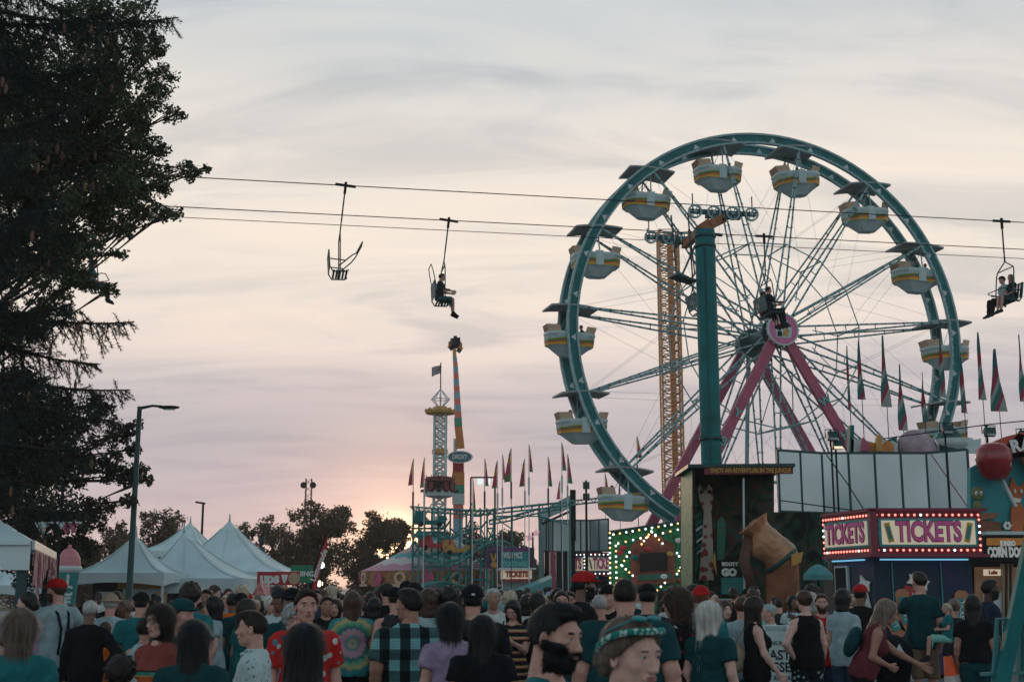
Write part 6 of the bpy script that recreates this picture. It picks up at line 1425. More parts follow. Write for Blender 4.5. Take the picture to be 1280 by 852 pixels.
for i,(x_,y_,lit,lab) in enumerate(((1040,545,0,'unlit floodlight left above the glass panels'),(1046,556,1,'glowing floodlight low above the glass panels'),(1183,537,0,'floodlight beside the dark green dome'),(1236,540,0,'floodlight above the giant candy apple'),(1279,544,0,'floodlight over the red arch at the right edge'))):
    q_=P(x_,y_,38); t=thing('floodlight',lab,'floodlight',(q_.x,38,0)); z_=q_.z
    b=MB(); b.box((0,-.06,z_),(.30,.20,.22),rx=-.5); b.build('housing',tealD,t); b=MB(); b.box((0,-.175,z_-.055),(.25,.03,.17),rx=-.5); b.build('lens',mat('flood_lit',(.8,.7,.5),.4,emit=.8,ecol=(1,.8,.5)) if lit else greyM,t)
    b=MB(); b.tube([(-.2,0,z_-.05),(-.2,0,z_+.2),(.2,0,z_+.2),(.2,0,z_-.05)],.018,5); b.rod((.0,.15,0),(0,.15,z_+.22),.03); b.build('bracket',blackM,t)
for pts_,lab in (([(1104,548),(1186,537),(1237,530),(1300,524)],'dark pipe running between the floodlights at right'),([(1033,568),(1060,605),(1082,640)],'slack guy wire across the glass panels'),([(1163,566),(1215,641)],'pink strap slanting across the right glass panels'),([(975,625),(1085,640)],'wire crossing the left glass panels')):
    b=MB(); b.tube([P(x_,y_,38.3) for x_,y_ in pts_],.018,5); tag(b.build('wire' if 'pipe' not in lab else 'pipe',pinkP if 'pink' in lab else blackM),lab,'wire')
# --- foreground: barrier, cone, sandwich board, stroller
bx=P(1262,800,9.); t=thing('stair_barrier','teal metal barrier with a thick slanting beam at the right edge','barrier',(bx.x,9.,0)); o_=Vector(t.location)
qf=lambda x,y,dy=0.:P(x,y,9.+dy)-o_
b=MB(); b.bar(qf(1290,672),Vector((qf(1196,890).x,0,.0)),.09,.07); b.build('beam',teal,t); b=MB(); b.tube([Vector((qf(1219,888).x,.05,0.02)),qf(1246,773,.05),qf(1330,770,.05)],.014,6); b.bar(qf(1226,842,.05),qf(1330,838,.05),.04,.02); b.bar(qf(1222,868,.05),qf(1330,866,.05),.04,.02); b.build('rail',mat('rail_teal',(.05,.22,.23),.5),t)
for i in range(8): x_=1246+i*9; b=MB(); b.bar(qf(x_,774,.05),qf(x_,840,.05),.022,.016); b.build('baluster',mat('rail_teal',(.05,.22,.23),.5),t)
b=MB(); b.box(qf(1320,815,.12),(.55,.03,.45)); b.build('panel',mat('panel_teal',(.06,.24,.26),.6),t)
for x_ in (1250,1325): b=MB(); p_=qf(x_,841,.05); b.rod(p_,Vector((p_.x,p_.y,0)),.02); b.build('leg',teal,t)
q_=P(1196,818,14.5); t=thing('traffic_cone','orange traffic cone with a white collar beside the barrier','traffic cone',(q_.x+.06,14.5,0)); t.rotation_euler=(0,-.16,0); h_=q_.z
cs=[(.19,.03),(.155,h_*.35),(.11,h_*.62),(.055,h_)]
b=MB(); b.box((0,0,.02),(.42,.42,.04)); b.lathe([(.19,.03),(.125,h_*.50),(.045,h_),(.03,h_)],20); b.build('cone',mat('cone_orange',(.75,.10,.02),.5),t,True); b=MB(); b.lathe([(.130,h_*.50),(.080,h_*.80),(.078,h_*.80)],20); b.build('collar',mat('cone_collar',(.5,.45,.42),.5,var=.3,scale=20),t,True)
sa=P(946,785,15.5); sb=P(994,785,15.5); xc=(sa.x+sb.x)/2; zt=P(970,782,15.5).z; t=thing('sandwich_board','white sandwich board about fast passes beside the woman with the beige bag','sandwich board',(xc,15.5,0),-.12)
M_=Matrix.Translation((0,0,zt))@Matrix.Rotation(-.20,4,'X'); wb=mat('board_white',(.42,.54,.55),.5)
hh_=zt/cos(.2); b=MB(); b.M=M_; b.prism([(-.22,0),(-.12,0),(-.12,-.06),(.12,-.06),(.12,0),(.22,0),(.36,-hh_),(-.36,-hh_)],0,.04); fp_=b.build('front_panel',wb,t); b=MB(); b.M=Matrix.Translation((0,.06,zt))@Matrix.Rotation(.20,4,'X'); b.prism([(-.22,0),(.22,0),(.36,-hh_),(-.36,-hh_)],0,.04); b.build('rear_panel',wb,t)
for s_,z_,tx in ((.070,-.20,'WAITING IN LINE?'),(.155,-.34,'FAST'),(.155,-.48,'PASSES'),(.085,-.60,'NOW AVAILABLE'),(.060,-.76,'PURCHASE AT ANY RIDE'),(.060,-.84,'TICKETS OR BOX OFFICE'),(.060,-.92,'LIMITED QUANTITY'),(.060,-1.0,'NO PASS COMBOS')):
    o2=text('lettering',tx,s_,mat('ink_black',(.01,.015,.02),.6),fp_,(0,0,0),rot=(0,0,0),ext=.002,bold=.004 if s_>.1 else .001,width={.155:(.30 if tx=='FAST' else .42),.070:.40,.085:.46,.060:.50}[s_]); o2.matrix_basis=M_@Matrix.Translation((0,-.003,z_))@Matrix.Rotation(pi/2,4,'X')
b=MB(); b.M=M_; b.prism([(.10,-.10),(.17,-.09),(.18,-.15),(.11,-.16)],-.006,0); b.build('orange_mark',orangeP,fp_)
q_=P(1112,788,17.); t=thing('stroller','black covered stroller with a small white triangle mark on its hood','stroller',(q_.x,17,0)); b=MB()
v_,f_=surf(lambda Q: smin(el(Q,(0,0,q_.z-.30),(.27,.36,.26)),rc(Q,(0,.05,.35),(0,0,.75),.20,.23),.1)+bumps(Q,18,.01),V3(-.45,-.5,.05),V3(.45,.55,1.5),.02)
link('hood',np_mesh('hood',v_,f_,CM('black')),t); b.prism([(-.055,q_.z-.25),(.055,q_.z-.25),(0,q_.z-.15)],-.40,-.375); b.prism([(-.03,q_.z-.235),(.03,q_.z-.235),(0,q_.z-.18)],-.406,-.40); b.build('triangle_mark',whiteP,t)
for x_ in (-.26,.26):
    for y_ in (-.3,.35): b=MB(); b.M=Matrix.Translation((x_,y_,.14))@Matrix.Rotation(pi/2,4,'Z'); ring(b,.09,.14,-.025,.025,18); ring(b,0,.03,-.03,.03,8); b.build('wheel',blackM,t)
b=MB(); b.tube([(-.26,-.3,.14),(-.24,.2,.9),(-.2,.5,1.05),(.2,.5,1.05),(.24,.2,.9),(.26,-.3,.14)],.014,6); b.rod((-.26,.35,.14),(-.24,-.1,.6),.012); b.rod((.26,.35,.14),(.24,-.1,.6),.012); b.build('frame',whiteP,t)
# ------------------------------------------------------------------ fabrics with a pattern
def sepx(k, o): s = k.n('SeparateXYZ'); k.l(o, s.inputs[0]); return s.outputs
def plaid(k, o):
    x, y, z = sepx(k, o)
    def band(v, per, a, b_, off=0.): return k.ramp(k.math('FRACT', k.math('MULTIPLY_ADD', v, 1/per, off)), [(0,(a,a,a)),(.5,(b_,b_,b_))], 'CONSTANT')
    a = k.mix(1., band(x, .15, .10, 1., .5), band(z, .155, .28, 1.), 'MULTIPLY'); fine = k.mix(1., band(x, .019, .82, 1.), band(z, .019, .82, 1.), 'MULTIPLY')
    return k.mix(1., k.mix(1., (.22,.52,.56), a, 'MULTIPLY'), fine, 'MULTIPLY')
def tiedye(k, o):
    x, y, z = sepx(k, o); dz = k.math('ADD', z, -1.21); r = k.math('SQRT', k.math('ADD', k.math('MULTIPLY', x, x), k.math('MULTIPLY', dz, dz)))
    an = k.math('ARCTAN2', dz, x); n = k.n('TexNoise'); n.inputs['Scale'].default_value = 14; k.l(o, n.inputs['Vector'])
    w = k.math('ADD', k.math('MULTIPLY', r, 3.0), k.math('ADD', k.math('MULTIPLY', k.math('SINE', k.math('MULTIPLY', an, 16.)), .022), k.math('MULTIPLY', n.outputs['Fac'], .10)))
    return k.ramp(w, [(.05,(.05,.22,.24)),(.16,(.45,.34,.20)),(.24,(.03,.20,.22)),(.34,(.38,.22,.30)),(.46,(.40,.26,.30)),(.56,(.02,.13,.16)),(.68,(.12,.33,.22)),(.80,(.45,.38,.16)),(.92,(.03,.22,.24))])
def vor(k, o, sc, stops, f='Distance'):
    v = k.n('TexVoronoi'); v.inputs['Scale'].default_value = sc; k.l(o, v.inputs['Vector']); return k.ramp(v.outputs[f] if f == 'Distance' else v.outputs['Color'], stops), v
def floral(k, o):
    m, v = vor(k, o, 17, [(.24,(1,1,1)),(.32,(0,0,0))]); c = k.ramp(v.outputs['Color'], [(.2,(.55,.20,.22)),(.45,(.50,.03,.04)),(.6,(.5,.45,.38)),(.8,(.05,.16,.10))], 'CONSTANT'); return k.mix(m, (.010,.010,.014), c)
def aloha(k, o):
    m, v = vor(k, o, 15, [(.34,(1,1,1)),(.40,(0,0,0))]); c = k.ramp(v.outputs['Color'], [(.25,(.55,.60,.60)),(.5,(.03,.07,.14)),(.7,(.10,.22,.30))], 'CONSTANT'); return k.mix(m, (.48,.022,.018), c)
def rainbow(k, o):
    x, y, z = sepx(k, o); return k.ramp(k.math('MULTIPLY_ADD', z, 2., -2.), [(0,(.22,.055,.045)),(.40,(.55,.13,.04)),(.47,(.45,.36,.12)),(.50,(.05,.28,.24)),(.545,(.02,.02,.025)),(.57,(.22,.055,.045))], 'CONSTANT')
def stripes(k, o):
    x, y, z = sepx(k, o); return k.ramp(k.math('FRACT', k.math('MULTIPLY', z, 12.)), [(0,(.012,.012,.016)),(.62,(.50,.20,.12)),(.85,(.45,.38,.2))], 'CONSTANT')
def dotted(k, o): m, v = vor(k, o, 26, [(.16,(.12,.22,.26)),(.24,(.46,.58,.60))]); return m
def florpant(k, o): m, v = vor(k, o, 16, [(.22,(.30,.45,.45)),(.30,(.008,.02,.028))]); return m
def headband(k, o): m, v = vor(k, o, 60, [(.35,(.45,.6,.55)),(.5,(.01,.20,.18))]); return m
PT = {n: shader('fabric_'+n, f, .85, .2) for n, f in (('plaid',plaid),('tiedye',tiedye),('floral',floral),('aloha',aloha),('rainbow',rainbow),('striped',stripes),('dotted',dotted),('florpant',florpant),('headband',headband))}
def glasses(root, parts, dark=False):
    def fn(b):
        for s in (-1,1):
            b.tube([(s*.033+.026*cos(a*pi/8), .094-.006*abs(cos(a*pi/8)), .010+.019*sin(a*pi/8)) for a in range(16)], .0024, 5, closed=True); b.rod((s*.059,.088,.014),(s*.079,.0,.012),.002,n=4)
            if dark: b.ball((s*.033,.093,.010),(.025,.003,.018),12,6)
        b.rod((-.008,.098,.014),(.008,.098,.014),.0024,n=4)
    return extra(root, parts, 'glasses', fn, blackM, True)
def strap(root, parts, pts, m, r=.014, name='strap'): return extra(root, parts, name, lambda b: b.tube(pts, r, 5), m)
def collar(root, parts, m): return extra(root, parts, 'collar', lambda b: b.tube([(.074*cos(a*pi/8), .005+.072*sin(a*pi/8), 1.492-.028*(sin(a*pi/8) > .6)) for a in range(16)], [.013]*16, 6, closed=True), m)
# ------------------------------------------------------------------ the people nearest the camera

FG = {}
DF = dict(beard=1.1, band=1.04, tealback=1.36, blackteal=1.42, tankback=1.32, glass=1.32, white=1.14, bigback=1.22, floral=1.42, blonde=1.25, plaid=1.22, pink=1.22, blackhair=1.45, blackcap=1.2, susp=1.08, messyhair=1.4, grey=1.4, aloha=1.17, bag=1., vest=1., bend=1., tallman=1., mother=1., jeans=1., darkman=1., nasa=1., lightshirt=1., boy=1.2, lighttee=1.15)
def N(key, label, px, py, d, turn, **kw):
    d *= DF.get(key, 1.2 if d < 12 else 1.1)
    FG[key] = person(label, px, py, d, turn, **kw); return FG[key]
N('beard', 'bearded man with short black hair in a teal shirt, closest to the camera', 690, 751, 4.15, 118, hc='black', tm='teal', sex='m', hair='fade', beard='full', headpitch=.14, headyaw=.05, face=True)
r, p = N('band', 'woman with ash hair, patterned green headband and sunglasses on her head', 785, 768, 3.8, 128, hc='ash', tm='mint', sex='f', hair='updo', headpitch=.12, headyaw=.1, face=True, sk='pale')
hb = lambda b: b.tube([(.091*cos(a*pi/16), -.012+.112*sin(a*pi/16)*(.93 if sin(a*pi/16) > 0 else 1), .040+.052*sin(a*pi/16)+.022*abs(cos(a*pi/16))**2) for a in range(32)], .012, 6, closed=True)
extra(r, p, 'headband', hb, PT['headband'], True)
def sung(b):
    for s in (-1,1): b.ball((s*.034,.050,.126),(.028,.022,.010),12,6); b.rod((s*.062,.04,.12),(s*.083,-.05,.07),.003,n=4)
    b.rod((-.01,.056,.128),(.01,.056,.128),.004,n=4)
extra(r, p, 'sunglasses', sung, tealI, True)
N('blackhair', 'woman seen from behind with dark hair down over a black top', 603, 767, 6.0, -4, hc='black', tm='black', sex='f', hair='long', build=1.15, top='tee')
r, p = N('plaid', 'man in a teal plaid shirt seen from behind, looking left', 511, 734, 8.0, -8, sk='tan', hc='black', tm=PT['plaid'], sex='m', hair='short', headyaw=-.85, build=1.08, bm='charcoal')
collar(r, p, PT['plaid'])
N('pink', 'person with a dark bob in a lilac pink shirt behind the plaid shirt man', 563, 752, 7.6, -10, hc='black', tm='lilac', sex='f', hair='bob', build=1.05)
r, p = N('blackcap', 'man in a black cap with a pale emblem and black t-shirt from behind', 591, 731, 8.6, 4, hc='black', tm='black', sex='m', hair='buzz', cap='back', capc='black', build=1.15, belly=.03)
extra(r, p, 'cap_emblem', lambda b: b.box((.012,-.132,.055),(.026,.006,.024)), whiteP, True)
N('tiedye', 'long haired woman in a spiral tie-dye t-shirt and black shorts from behind', 441, 738, 11.6, -3, hc='brown', tm=PT['tiedye'], bm='black', sex='f', hair='verylong', bottom='hot', build=1.18, legs='walk', aR='swingf')
N('teen', 'dark haired teenager in a grey teal shirt right of the tie-dye shirt', 468, 746, 14.5, 8, hc='black', tm='dkteal', sex='m', hair='bob', build=.95)
r, p = N('aloha', 'young man with dark hair in a red flowered shirt, facing the camera', 383, 735, 7.9, 168, hc='dark', sk='light', tm=PT['aloha'], sex='m', hair='short', face=True, hh=.006, build=1.05)
collar(r, p, PT['aloha'])
r, p = N('grey', 'older woman with curly grey hair and glasses in a pale pink top', 367, 754, 7.4, 170, hc='grey', tm='lilac', sex='f', hair='perm', face=True, hh=.006, sk='pale', headpitch=.1); glasses(r, p)
r, p = N('tankback', 'woman with straight black hair and bare shoulders in a dark tank top', 381, 777, 4.7, 2, hc='black', tm='charcoal', sk='tan', sex='f', hair='verylong', top='tank', build=1.05)
r, p = N('white', 'young man in profile facing left in a dotted white shirt with collar', 318, 762, 7.3, -82, hc='dark', tm=PT['dotted'], sex='m', hair='fade', face=True, hh=.0055, build=1.0, headyaw=0., headpitch=-.02, sk='light'); collar(r, p, PT['dotted'])
strap(r, p, [(.03,.125,1.34),(.035,.135,1.28),(-.01,.14,1.16),(-.015,.14,1.10)], blackM, .007, 'sunglasses_cord')
r, p = N('glass', 'woman with dark wavy hair and glasses in a rust shirt with rainbow stripes', 201, 754, 6.9, -140, hc='dark', tm=PT['rainbow'], sex='f', hair='bob', face=True, hh=.0055, sk='pale', headyaw=.1, headpitch=.08); glasses(r, p)
N('boy', 'top of a small dark haired child low beside the lamp post', 152, 820, 6.2, 30, hc='dark', tm='charcoal', sex='m', hair='messy', z0=0.)
N('blackteal', 'woman with very long black hair in a dark teal top from behind', 243, 773, 5.3, 10, hc='black', tm='dkteal', sex='f', hair='verylong', build=1.12)
N('tealback', 'woman with a light brown bob in a teal t-shirt at the left edge', 27, 760, 5.6, 4, hc='ash', tm='teal', sex='f', hair='bob', build=1.1)
r, p = N('susp', 'man in a red cap and pale shirt with dark suspenders, hand on hip', 72, 723, 13.6, -38, hc='brown', tm='pale', bm='navy', capc='red', face=True, sex='m', hair='short', cap='front', top='long', aR='hip', aL='hold', build=1.2, beard='short', headyaw=-.4)
for s in (-1,1): strap(r, p, [(s*.09,.125,1.02),(s*.09,.14,1.25),(s*.085,.09,1.42),(s*.08,-.02,1.468),(s*.07,-.135,1.40),(s*.045,-.172,1.25),(s*.045,-.165,1.12),(s*.06,-.162,.98)], blackM, .015, 'suspender')
N('straw', 'man in a straw hat and blue grey shirt from behind', 139, 741, 13.5, 12, hc='grey', tm='pale', bm='black', sex='m', hair='short', cap='straw', top='long', aR='hold', build=1.1)
N('baldblack', 'short haired person in a black jacket left of the straw hat man', 113, 748, 12., 10, hc='grey', tm='black', sk='brown', sex='m', hair='buzz', top='long', aR='hip')
N('orangekid', 'child in a bright orange t-shirt between the suspenders and the straw hat', 132, 776, 13., 20, hc='brown', tm='orange', bm='black', sex='m', hair='short', aL='swingf')
N('tealcap', 'person in a black cap and teal shirt in front of the tent counter', 177, 740, 12.6, 12, hc='black', tm='teal', sex='m', hair='buzz', cap='front', capc='black', build=1.1)
N('armtan', 'person in a white sleeveless top and dark hair beside the glasses woman', 182, 771, 9.8, 25, hc='dark', sk='tan', tm='pale', sex='f', hair='bun', top='tank')
N('messyhair', 'tall person with messy dark hair in a teal shirt before the broad tent', 239, 728, 9.2, 28, hc='dark', tm='teal', sex='m', hair='messy', build=1.0)
N('greencap', 'person in a dark green cap in front of the messy haired person', 227, 748, 8.0, 150, hc='brown', tm='dkteal', sex='m', hair='short', cap='front', capc='dkteal', headyaw=-.5)
N('orangeback', 'man in an orange t-shirt seen from behind near the tents', 291, 740, 15.4, -2, hc='black', tm='orange', bm='charcoal', sex='m', hair='short', build=1.15, sk='brown', aL='hold')
N('blueback', 'man in a dark blue green shirt just right of the orange t-shirt', 301, 741, 14.6, 20, hc='black', tm='dkteal', bm='navy', sex='m', hair='short', cap='front', capc='black')
N('profwoman', 'dark haired woman in profile behind the dotted white shirt man', 309, 747, 11., 62, hc='dark', sk='tan', tm='teal', sex='f', hair='long', face=True, hh=.0085)
N('facemask', 'person in a red face mask and white hood among the stand customers', 340, 744, 14., 165, hc='platinum', tm='black', face=True, sex='f', hair='perm', capc='red', cap='bandana')
N('greycap', 'man in a grey cap and checked shirt below the red snack sign', 350, 735, 13., -160, hc='dark', tm=PT['dotted'], bm='dkteal', capc='charcoal', cap='front', face=True, sex='m', hair='short', sk='brown')
N('pinecap', 'man in a black cap with glasses just behind the red flowered shirt', 365, 735, 9.4, 185, hc='black', tm='dkteal', capc='black', cap='front', face=True, sex='m', hair='short', sk='brown')
N('blacktees', 'man in a black t-shirt right of the red flowered shirt', 408, 744, 14.2, 165, hc='black', tm='black', face=True, sex='m', hair='short', sk='tan', build=1.15)
N('blacklogo', 'woman in a black shirt with a white chest mark near the tie-dye shirt', 419, 748, 15., 190, hc='dark', tm='black', face=True, sex='f', hair='bob')
N('talldark', 'tall man in a dark cap and shirt behind the plaid shirt man', 484, 729, 15.5, -5, hc='black', tm='black', sex='m', hair='buzz', cap='front', capc='charcoal', build=1.15)
N('browncap', 'man with bare arms and a dark cap left of the plaid shirt', 494, 734, 12.6, -10, hc='dark', tm='charcoal', sex='m', hair='buzz', cap='front', capc='black', top='tank', sk='light')
N('pairone', 'man in a black cap directly above the plaid shirt man', 508, 726, 16., 5, hc='black', tm='navy', sex='m', hair='short', cap='back', capc='black')
N('pairtwo', 'man in a black cap right of the one above the plaid shirt', 518, 728, 14.6, 12, hc='black', tm='charcoal', sex='m', hair='short', cap='front', capc='black')
N('wavy', 'woman with wavy brown hair in a pale blue top before the coaster', 536, 735, 11., -6, hc='brown', tm='pale', sex='f', hair='curly')
N('wavy2', 'woman with dark hair and a pale shirt next to the wavy haired woman', 547, 735, 13.6, 8, hc='dark', tm='pale', sex='f', hair='bob')
N('tealneck', 'man with black hair in a teal shirt left of the emblem cap', 563, 733, 11., 5, hc='black', tm='teal', sex='m', hair='messy', sk='tan', build=1.1)
N('dkhair', 'woman with black hair squeezed left of the emblem cap', 575, 741, 14., 0, hc='black', tm='mint', sex='f', hair='bob')
r, p = N('whitelady', 'woman in a white top with a shoulder strap walking to the camera', 617, 734, 13.8, 182, hc='grey', sk='tan', tm='white', bm='denim', face=True, sex='f', hair='updo', build=1.15, legs='walk', aL='hold'); strap(r, p, [(-.10,.14,1.2),(-.12,.12,1.35),(-.12,.0,1.43)], blackM, .009)
N('stripey', 'dark haired woman looking down in a black and orange striped dress', 641, 749, 13.2, -160, hc='black', tm=PT['striped'], face=True, sex='f', hair='long', top='dress', bottom=None, aL='phone', aR='hold', headpitch=.5)
N('whitetank', 'woman with dark hair in a white sleeveless top with her back turned', 659, 742, 14.6, 20, hc='black', tm='white', bm='dkteal', sex='f', hair='bob', top='tank', sk='tan', aR='hold')
N('handsup', 'dark haired person in a black top with a hand raised to the face', 671, 740, 14., -40, hc='black', tm='black', sex='f', hair='bob', aR='up', sk='light')
N('facing1', 'woman with dark hair and pale top facing the camera behind the beard', 702, 737, 13., 175, hc='black', tm='pale', sex='f', hair='bun', face=True, hh=.0085)
N('facing2', 'smiling man facing the camera just left of the red cap', 712, 738, 14., 185, hc='dark', tm='black', face=True, sex='m', hair='short', beard='short', sk='tan')
r, p = N('redcap', 'laughing bearded man in a red cap and black shirt facing right', 729, 714, 10.6, 76, hc='black', tm='black', capc='red', sex='m', hair='buzz', cap='front', beard='full', face=True, hh=.0065, sk='brown', build=1.1)
def capg(b):
    for s in (-1,1): b.ball((s*.036,.105,.070),(.030,.014,.016),12,6)
extra(r, p, 'sunglasses', capg, tealI, True); extra(r, p, 'earring', lambda b: b.ball((.084,-.006,-.040),.006,8,6), whiteP, True)
N('bigback', 'broad man with cropped hair in a dark green shirt from behind', 781, 720, 7.2, 4, hc='dark', tm='dkteal', sex='m', hair='buzz', build=1.33, belly=.05, fat=.006, sk='light')
N('greyback', 'man in a black beanie and grey shirt right of the broad man', 809, 728, 9.6, 0, hc='black', tm='charcoal', sex='m', hair='buzz', cap='bandana', capc='black', build=1.05)
N('orangeshoulder', 'person in an orange shirt between the red cap and the broad man', 749, 741, 12., -20, hc='grey', tm='orange', sex='m', hair='buzz')
N('darkyouth', 'man in a black cap and black shirt with a yellow print, facing left', 761, 731, 13., -150, hc='black', tm='black', capc='black', cap='back', face=True, sex='m', hair='short', sk='light')
N('floral', 'woman with curly brown hair in a black flowered dress facing left', 846, 733, 7.4, -64, hc='brown', tm=PT['floral'], sex='f', hair='curly', top='dress', bottom=None, face=True, hh=.006, build=1.18, aL='hold', sk='light', headyaw=-.1)
r, p = N('shades', 'man in sunglasses left of the red bandana, facing right', 865, 729, 13.5, 130, hc='dark', tm='black', face=True, sex='m', hair='short', sk='pale'); glasses(r, p, True)
N('redband', 'person in a red cap and teal shirt seen from behind by the railing', 876, 732, 12., 8, hc='red', tm='teal', capc='red', sex='m', hair='short', cap='back')
N('blonde', 'woman with long platinum hair in a dark t-shirt looking right', 887, 750, 8.2, 28, hc='platinum', tm='dkteal', sex='f', hair='verylong', sk='pale', headyaw=.5, build=1.1)
N('lighttee', 'short haired man in a pale grey t-shirt from behind left of the bag', 927, 744, 12., 10, hc='brown', tm='pale', bm='teal', sex='m', hair='short', aL='hold')
r, p = N('bag', 'long haired woman in a black tank top carrying a beige bag', 943, 744, 13.2, 74, hc='dark', tm='black', bm='black', sex='f', hair='long', top='tank', sk='pale', face=True, hh=.009, aR='swingf')
v_, f_ = surf(lambda Q: el(Q, (-.06,-.22,1.12), (.11,.13,.16))+bumps(Q, 26, .008), V3(-.2,-.4,.92), V3(.1,-.05,1.34), .015); link('shoulder_bag', np_mesh('shoulder_bag', p['_ti'](v_), f_, CM('tan')), r)
strap(r, p, [(-.03,-.22,1.26),(-.08,-.10,1.44),(-.09,.03,1.43)], CM('tan'), .009, 'bag_strap')
N('vest', 'woman with hair pinned up in a black vest and flowered dark trousers', 1005, 736, 14.2, -30, hc='brown', tm='black', bm=PT['florpant'], sex='f', hair='bun', top='tank', sk='pale', aL='hip', build=1.05)
r, p = N('nasa', 'man in a red t-shirt with white letters behind the black vest', 1026, 741, 16., 172, hc='brown', tm='red', face=True, sex='m', hair='short', beard='short')
v_ = text('shirt_letters', 'NASA', .11, whiteP, r, (0,.185,1.27), rot=(pi/2,0,pi), ext=.004, bold=.004)
r, p = N('bend', 'woman with ash blonde hair bending forward in a maroon top with backpack', 1072, 741, 13., 84, hc='ash', tm='maroon', bm='black', sex='f', hair='long', top='tank', bottom='shorts', sk='tan', lean=.42, aL='reach', aR='fold', face=True, hh=.011)
v_, f_ = surf(lambda Q: el(Q, (0,-.20,1.22), (.12,.075,.165))+bumps(Q, 20, .012), V3(-.2,-.36,.96), V3(.2,-.05,1.48), .016); link('backpack', np_mesh('backpack', p['_ti'](v_), f_, CM('dkteal')), r)
N('lightshirt', 'black haired person in a pale shirt just left of the bending woman', 1053, 735, 15.5, 30, hc='black', tm='pale', sex='f', hair='bob')
N('tallman', 'tall man in a dark green t-shirt and khaki shorts from behind', 1148, 712, 17.4, -12, height=1.98, hc='dark', tm='dkteal', bm='khaki', sex='m', hair='short', bottom='shorts', headyaw=-.45, aL='reach', build=.95, sk='light')
N('mother', 'woman with fair bunned hair carrying the small child on her hip', 1192, 747, 17., 10, hc='ash', tm='charcoal', bm='black', sex='f', hair='bun', bottom='shorts', aL='fold', sk='light')
N('jeans', 'woman in a black top and teal jeans from behind near the barrier', 1215, 742, 14.4, 0, hc='black', tm='black', bm='dkteal', sex='f', hair='long', top='crop', sk='tan', build=1.05)
N('darkman', 'dark skinned man in a navy shirt facing right by the corn dog stand', 1236, 723, 16.6, 78, hc='black', tm='navy', sex='m', hair='short', beard='short', sk='dark', face=True, hh=.012)
# the small child on the hip
parts = make_body(sex='f', hair='ponytail', legs='sit', aL='fold', aR='fold', h=.03, hh=.016, bottom='shorts')
q = P(1183,752,16.3); rt = thing('person', 'small fair haired child in a teal outfit held on a hip', 'person', (0,0,0), radians_(75)); s = .52; rt.scale = (s,s,s); rt.location = (q.x, 16.3, q.z-1.78*s)
dress_up(rt, parts, 'light', 'blonde', 'teal', 'mint', 'charcoal')
# ------------------------------------------------------------------ the rest of the crowd
VAR = []; VARF = []
for i, kw in enumerate([dict(sex='m', hair='short'), dict(sex='f', hair='long', aL='swing', legs='walk'), dict(sex='m', hair='short', cap='front', capc='black'), dict(sex='f', hair='bob', aR='hold'), dict(sex='m', hair='buzz', build=1.15, belly=.04),
                        dict(sex='f', hair='ponytail', top='tank', bottom='shorts'), dict(sex='m', hair='fade', legs='walk', bottom='shorts'), dict(sex='f', hair='curly', top='dress', bottom=None), dict(sex='m', hair='messy', aL='phone', top='shirt'), dict(sex='f', hair='updo', top='long', aR='fold')]):
    kw = dict(kw); capc = kw.pop('capc', None); parts = make_body(h=.026, hh=.015, seed=i*1.3, **kw)
    rt = thing('person', 'x', 'person'); dress_up(rt, parts, 'light', 'dark', 'black', 'denim', 'charcoal', capc); VAR.append([rt, kw['hair'], kw.get('top','tee'), kw['sex'], bool(capc), False])
    p2 = dict(parts); p2.update({k_: v_ for k_, v_ in make_body(h=.08, hh=.04, face=True, seed=i*1.3, **kw).items() if k_[:3] in ('eye','lip')})
    rt = thing('person', 'x', 'person'); dress_up(rt, p2, 'light', 'dark', 'black', 'denim', 'charcoal', capc); VARF.append([rt]+VAR[-1][1:5]+[False])
    if i in (1,3,8):
        for r_ in (VAR[-1][0], VARF[-1][0]):
            strap(r_, parts, [(.12,.14,1.2),(.05,.15,1.36),(-.10,.02,1.45),(-.06,-.14,1.36),(.12,-.16,1.15),(.19,-.08,.98)], CM('charcoal'), .010, 'bag_strap'); extra(r_, parts, 'bag', lambda b: b.box((.215,-.02,.93),(.08,.22,.20)), CM('charcoal'))
HW_ = {'short':'short', 'long':'long', 'bob':'bobbed', 'buzz':'cropped', 'ponytail':'ponytailed', 'fade':'trimmed', 'curly':'curly', 'messy':'tousled', 'updo':'pinned'}
TW = {'tee':'t-shirt', 'tank':'sleeveless top', 'dress':'dress', 'shirt':'shirt', 'long':'long-sleeved top'}
zones = [(0,100,'by the fringed tent'),(100,225,'near the street lamp'),(225,325,'under the broad tent'),(325,400,'below the red sign'),(400,455,'left of the carousel'),(455,520,'below the carousel'),(520,600,'before the long trailer'),(600,690,'below the teal booth'),(690,760,'by far ticket booth'),(760,860,'before the green funhouse'),(860,935,'by the jungle ride'),(935,1035,'near the giant figure'),(1035,1240,'by near ticket booth')]
spots = []
def cross(px, lo_, hi_, dmin, dmax, n):
    for _ in range(n):
        for t_ in range(30):
            d = random.uniform(dmin**.5, dmax**.5)**2; x = random.uniform(px, lo_)
            X_ = P(x,738,d).x
            if all((X_-a)**2+(d-b_)**2 > .38 for a, b_, _ in spots): spots.append((X_, d, x)); break
for o_, _ in FG.values(): spots.append((o_.location.x, o_.location.y, -1))
for x0, x1, dmin, dmax, n in ((-30,110,13,30,11),(100,232,14.5,31,10),(232,330,15,34,22),(325,400,15,32,15),(395,470,16.5,62,30),(465,530,17,60,20),(520,610,16,55,26),(605,700,17,62,32),(690,770,16,60,18),(770,870,14,52,12),(862,945,13.5,30,9),(935,1035,14,28,13),(1035,1085,17,24,3)):
    cross(x0, x1, 0, dmin, dmax, n)
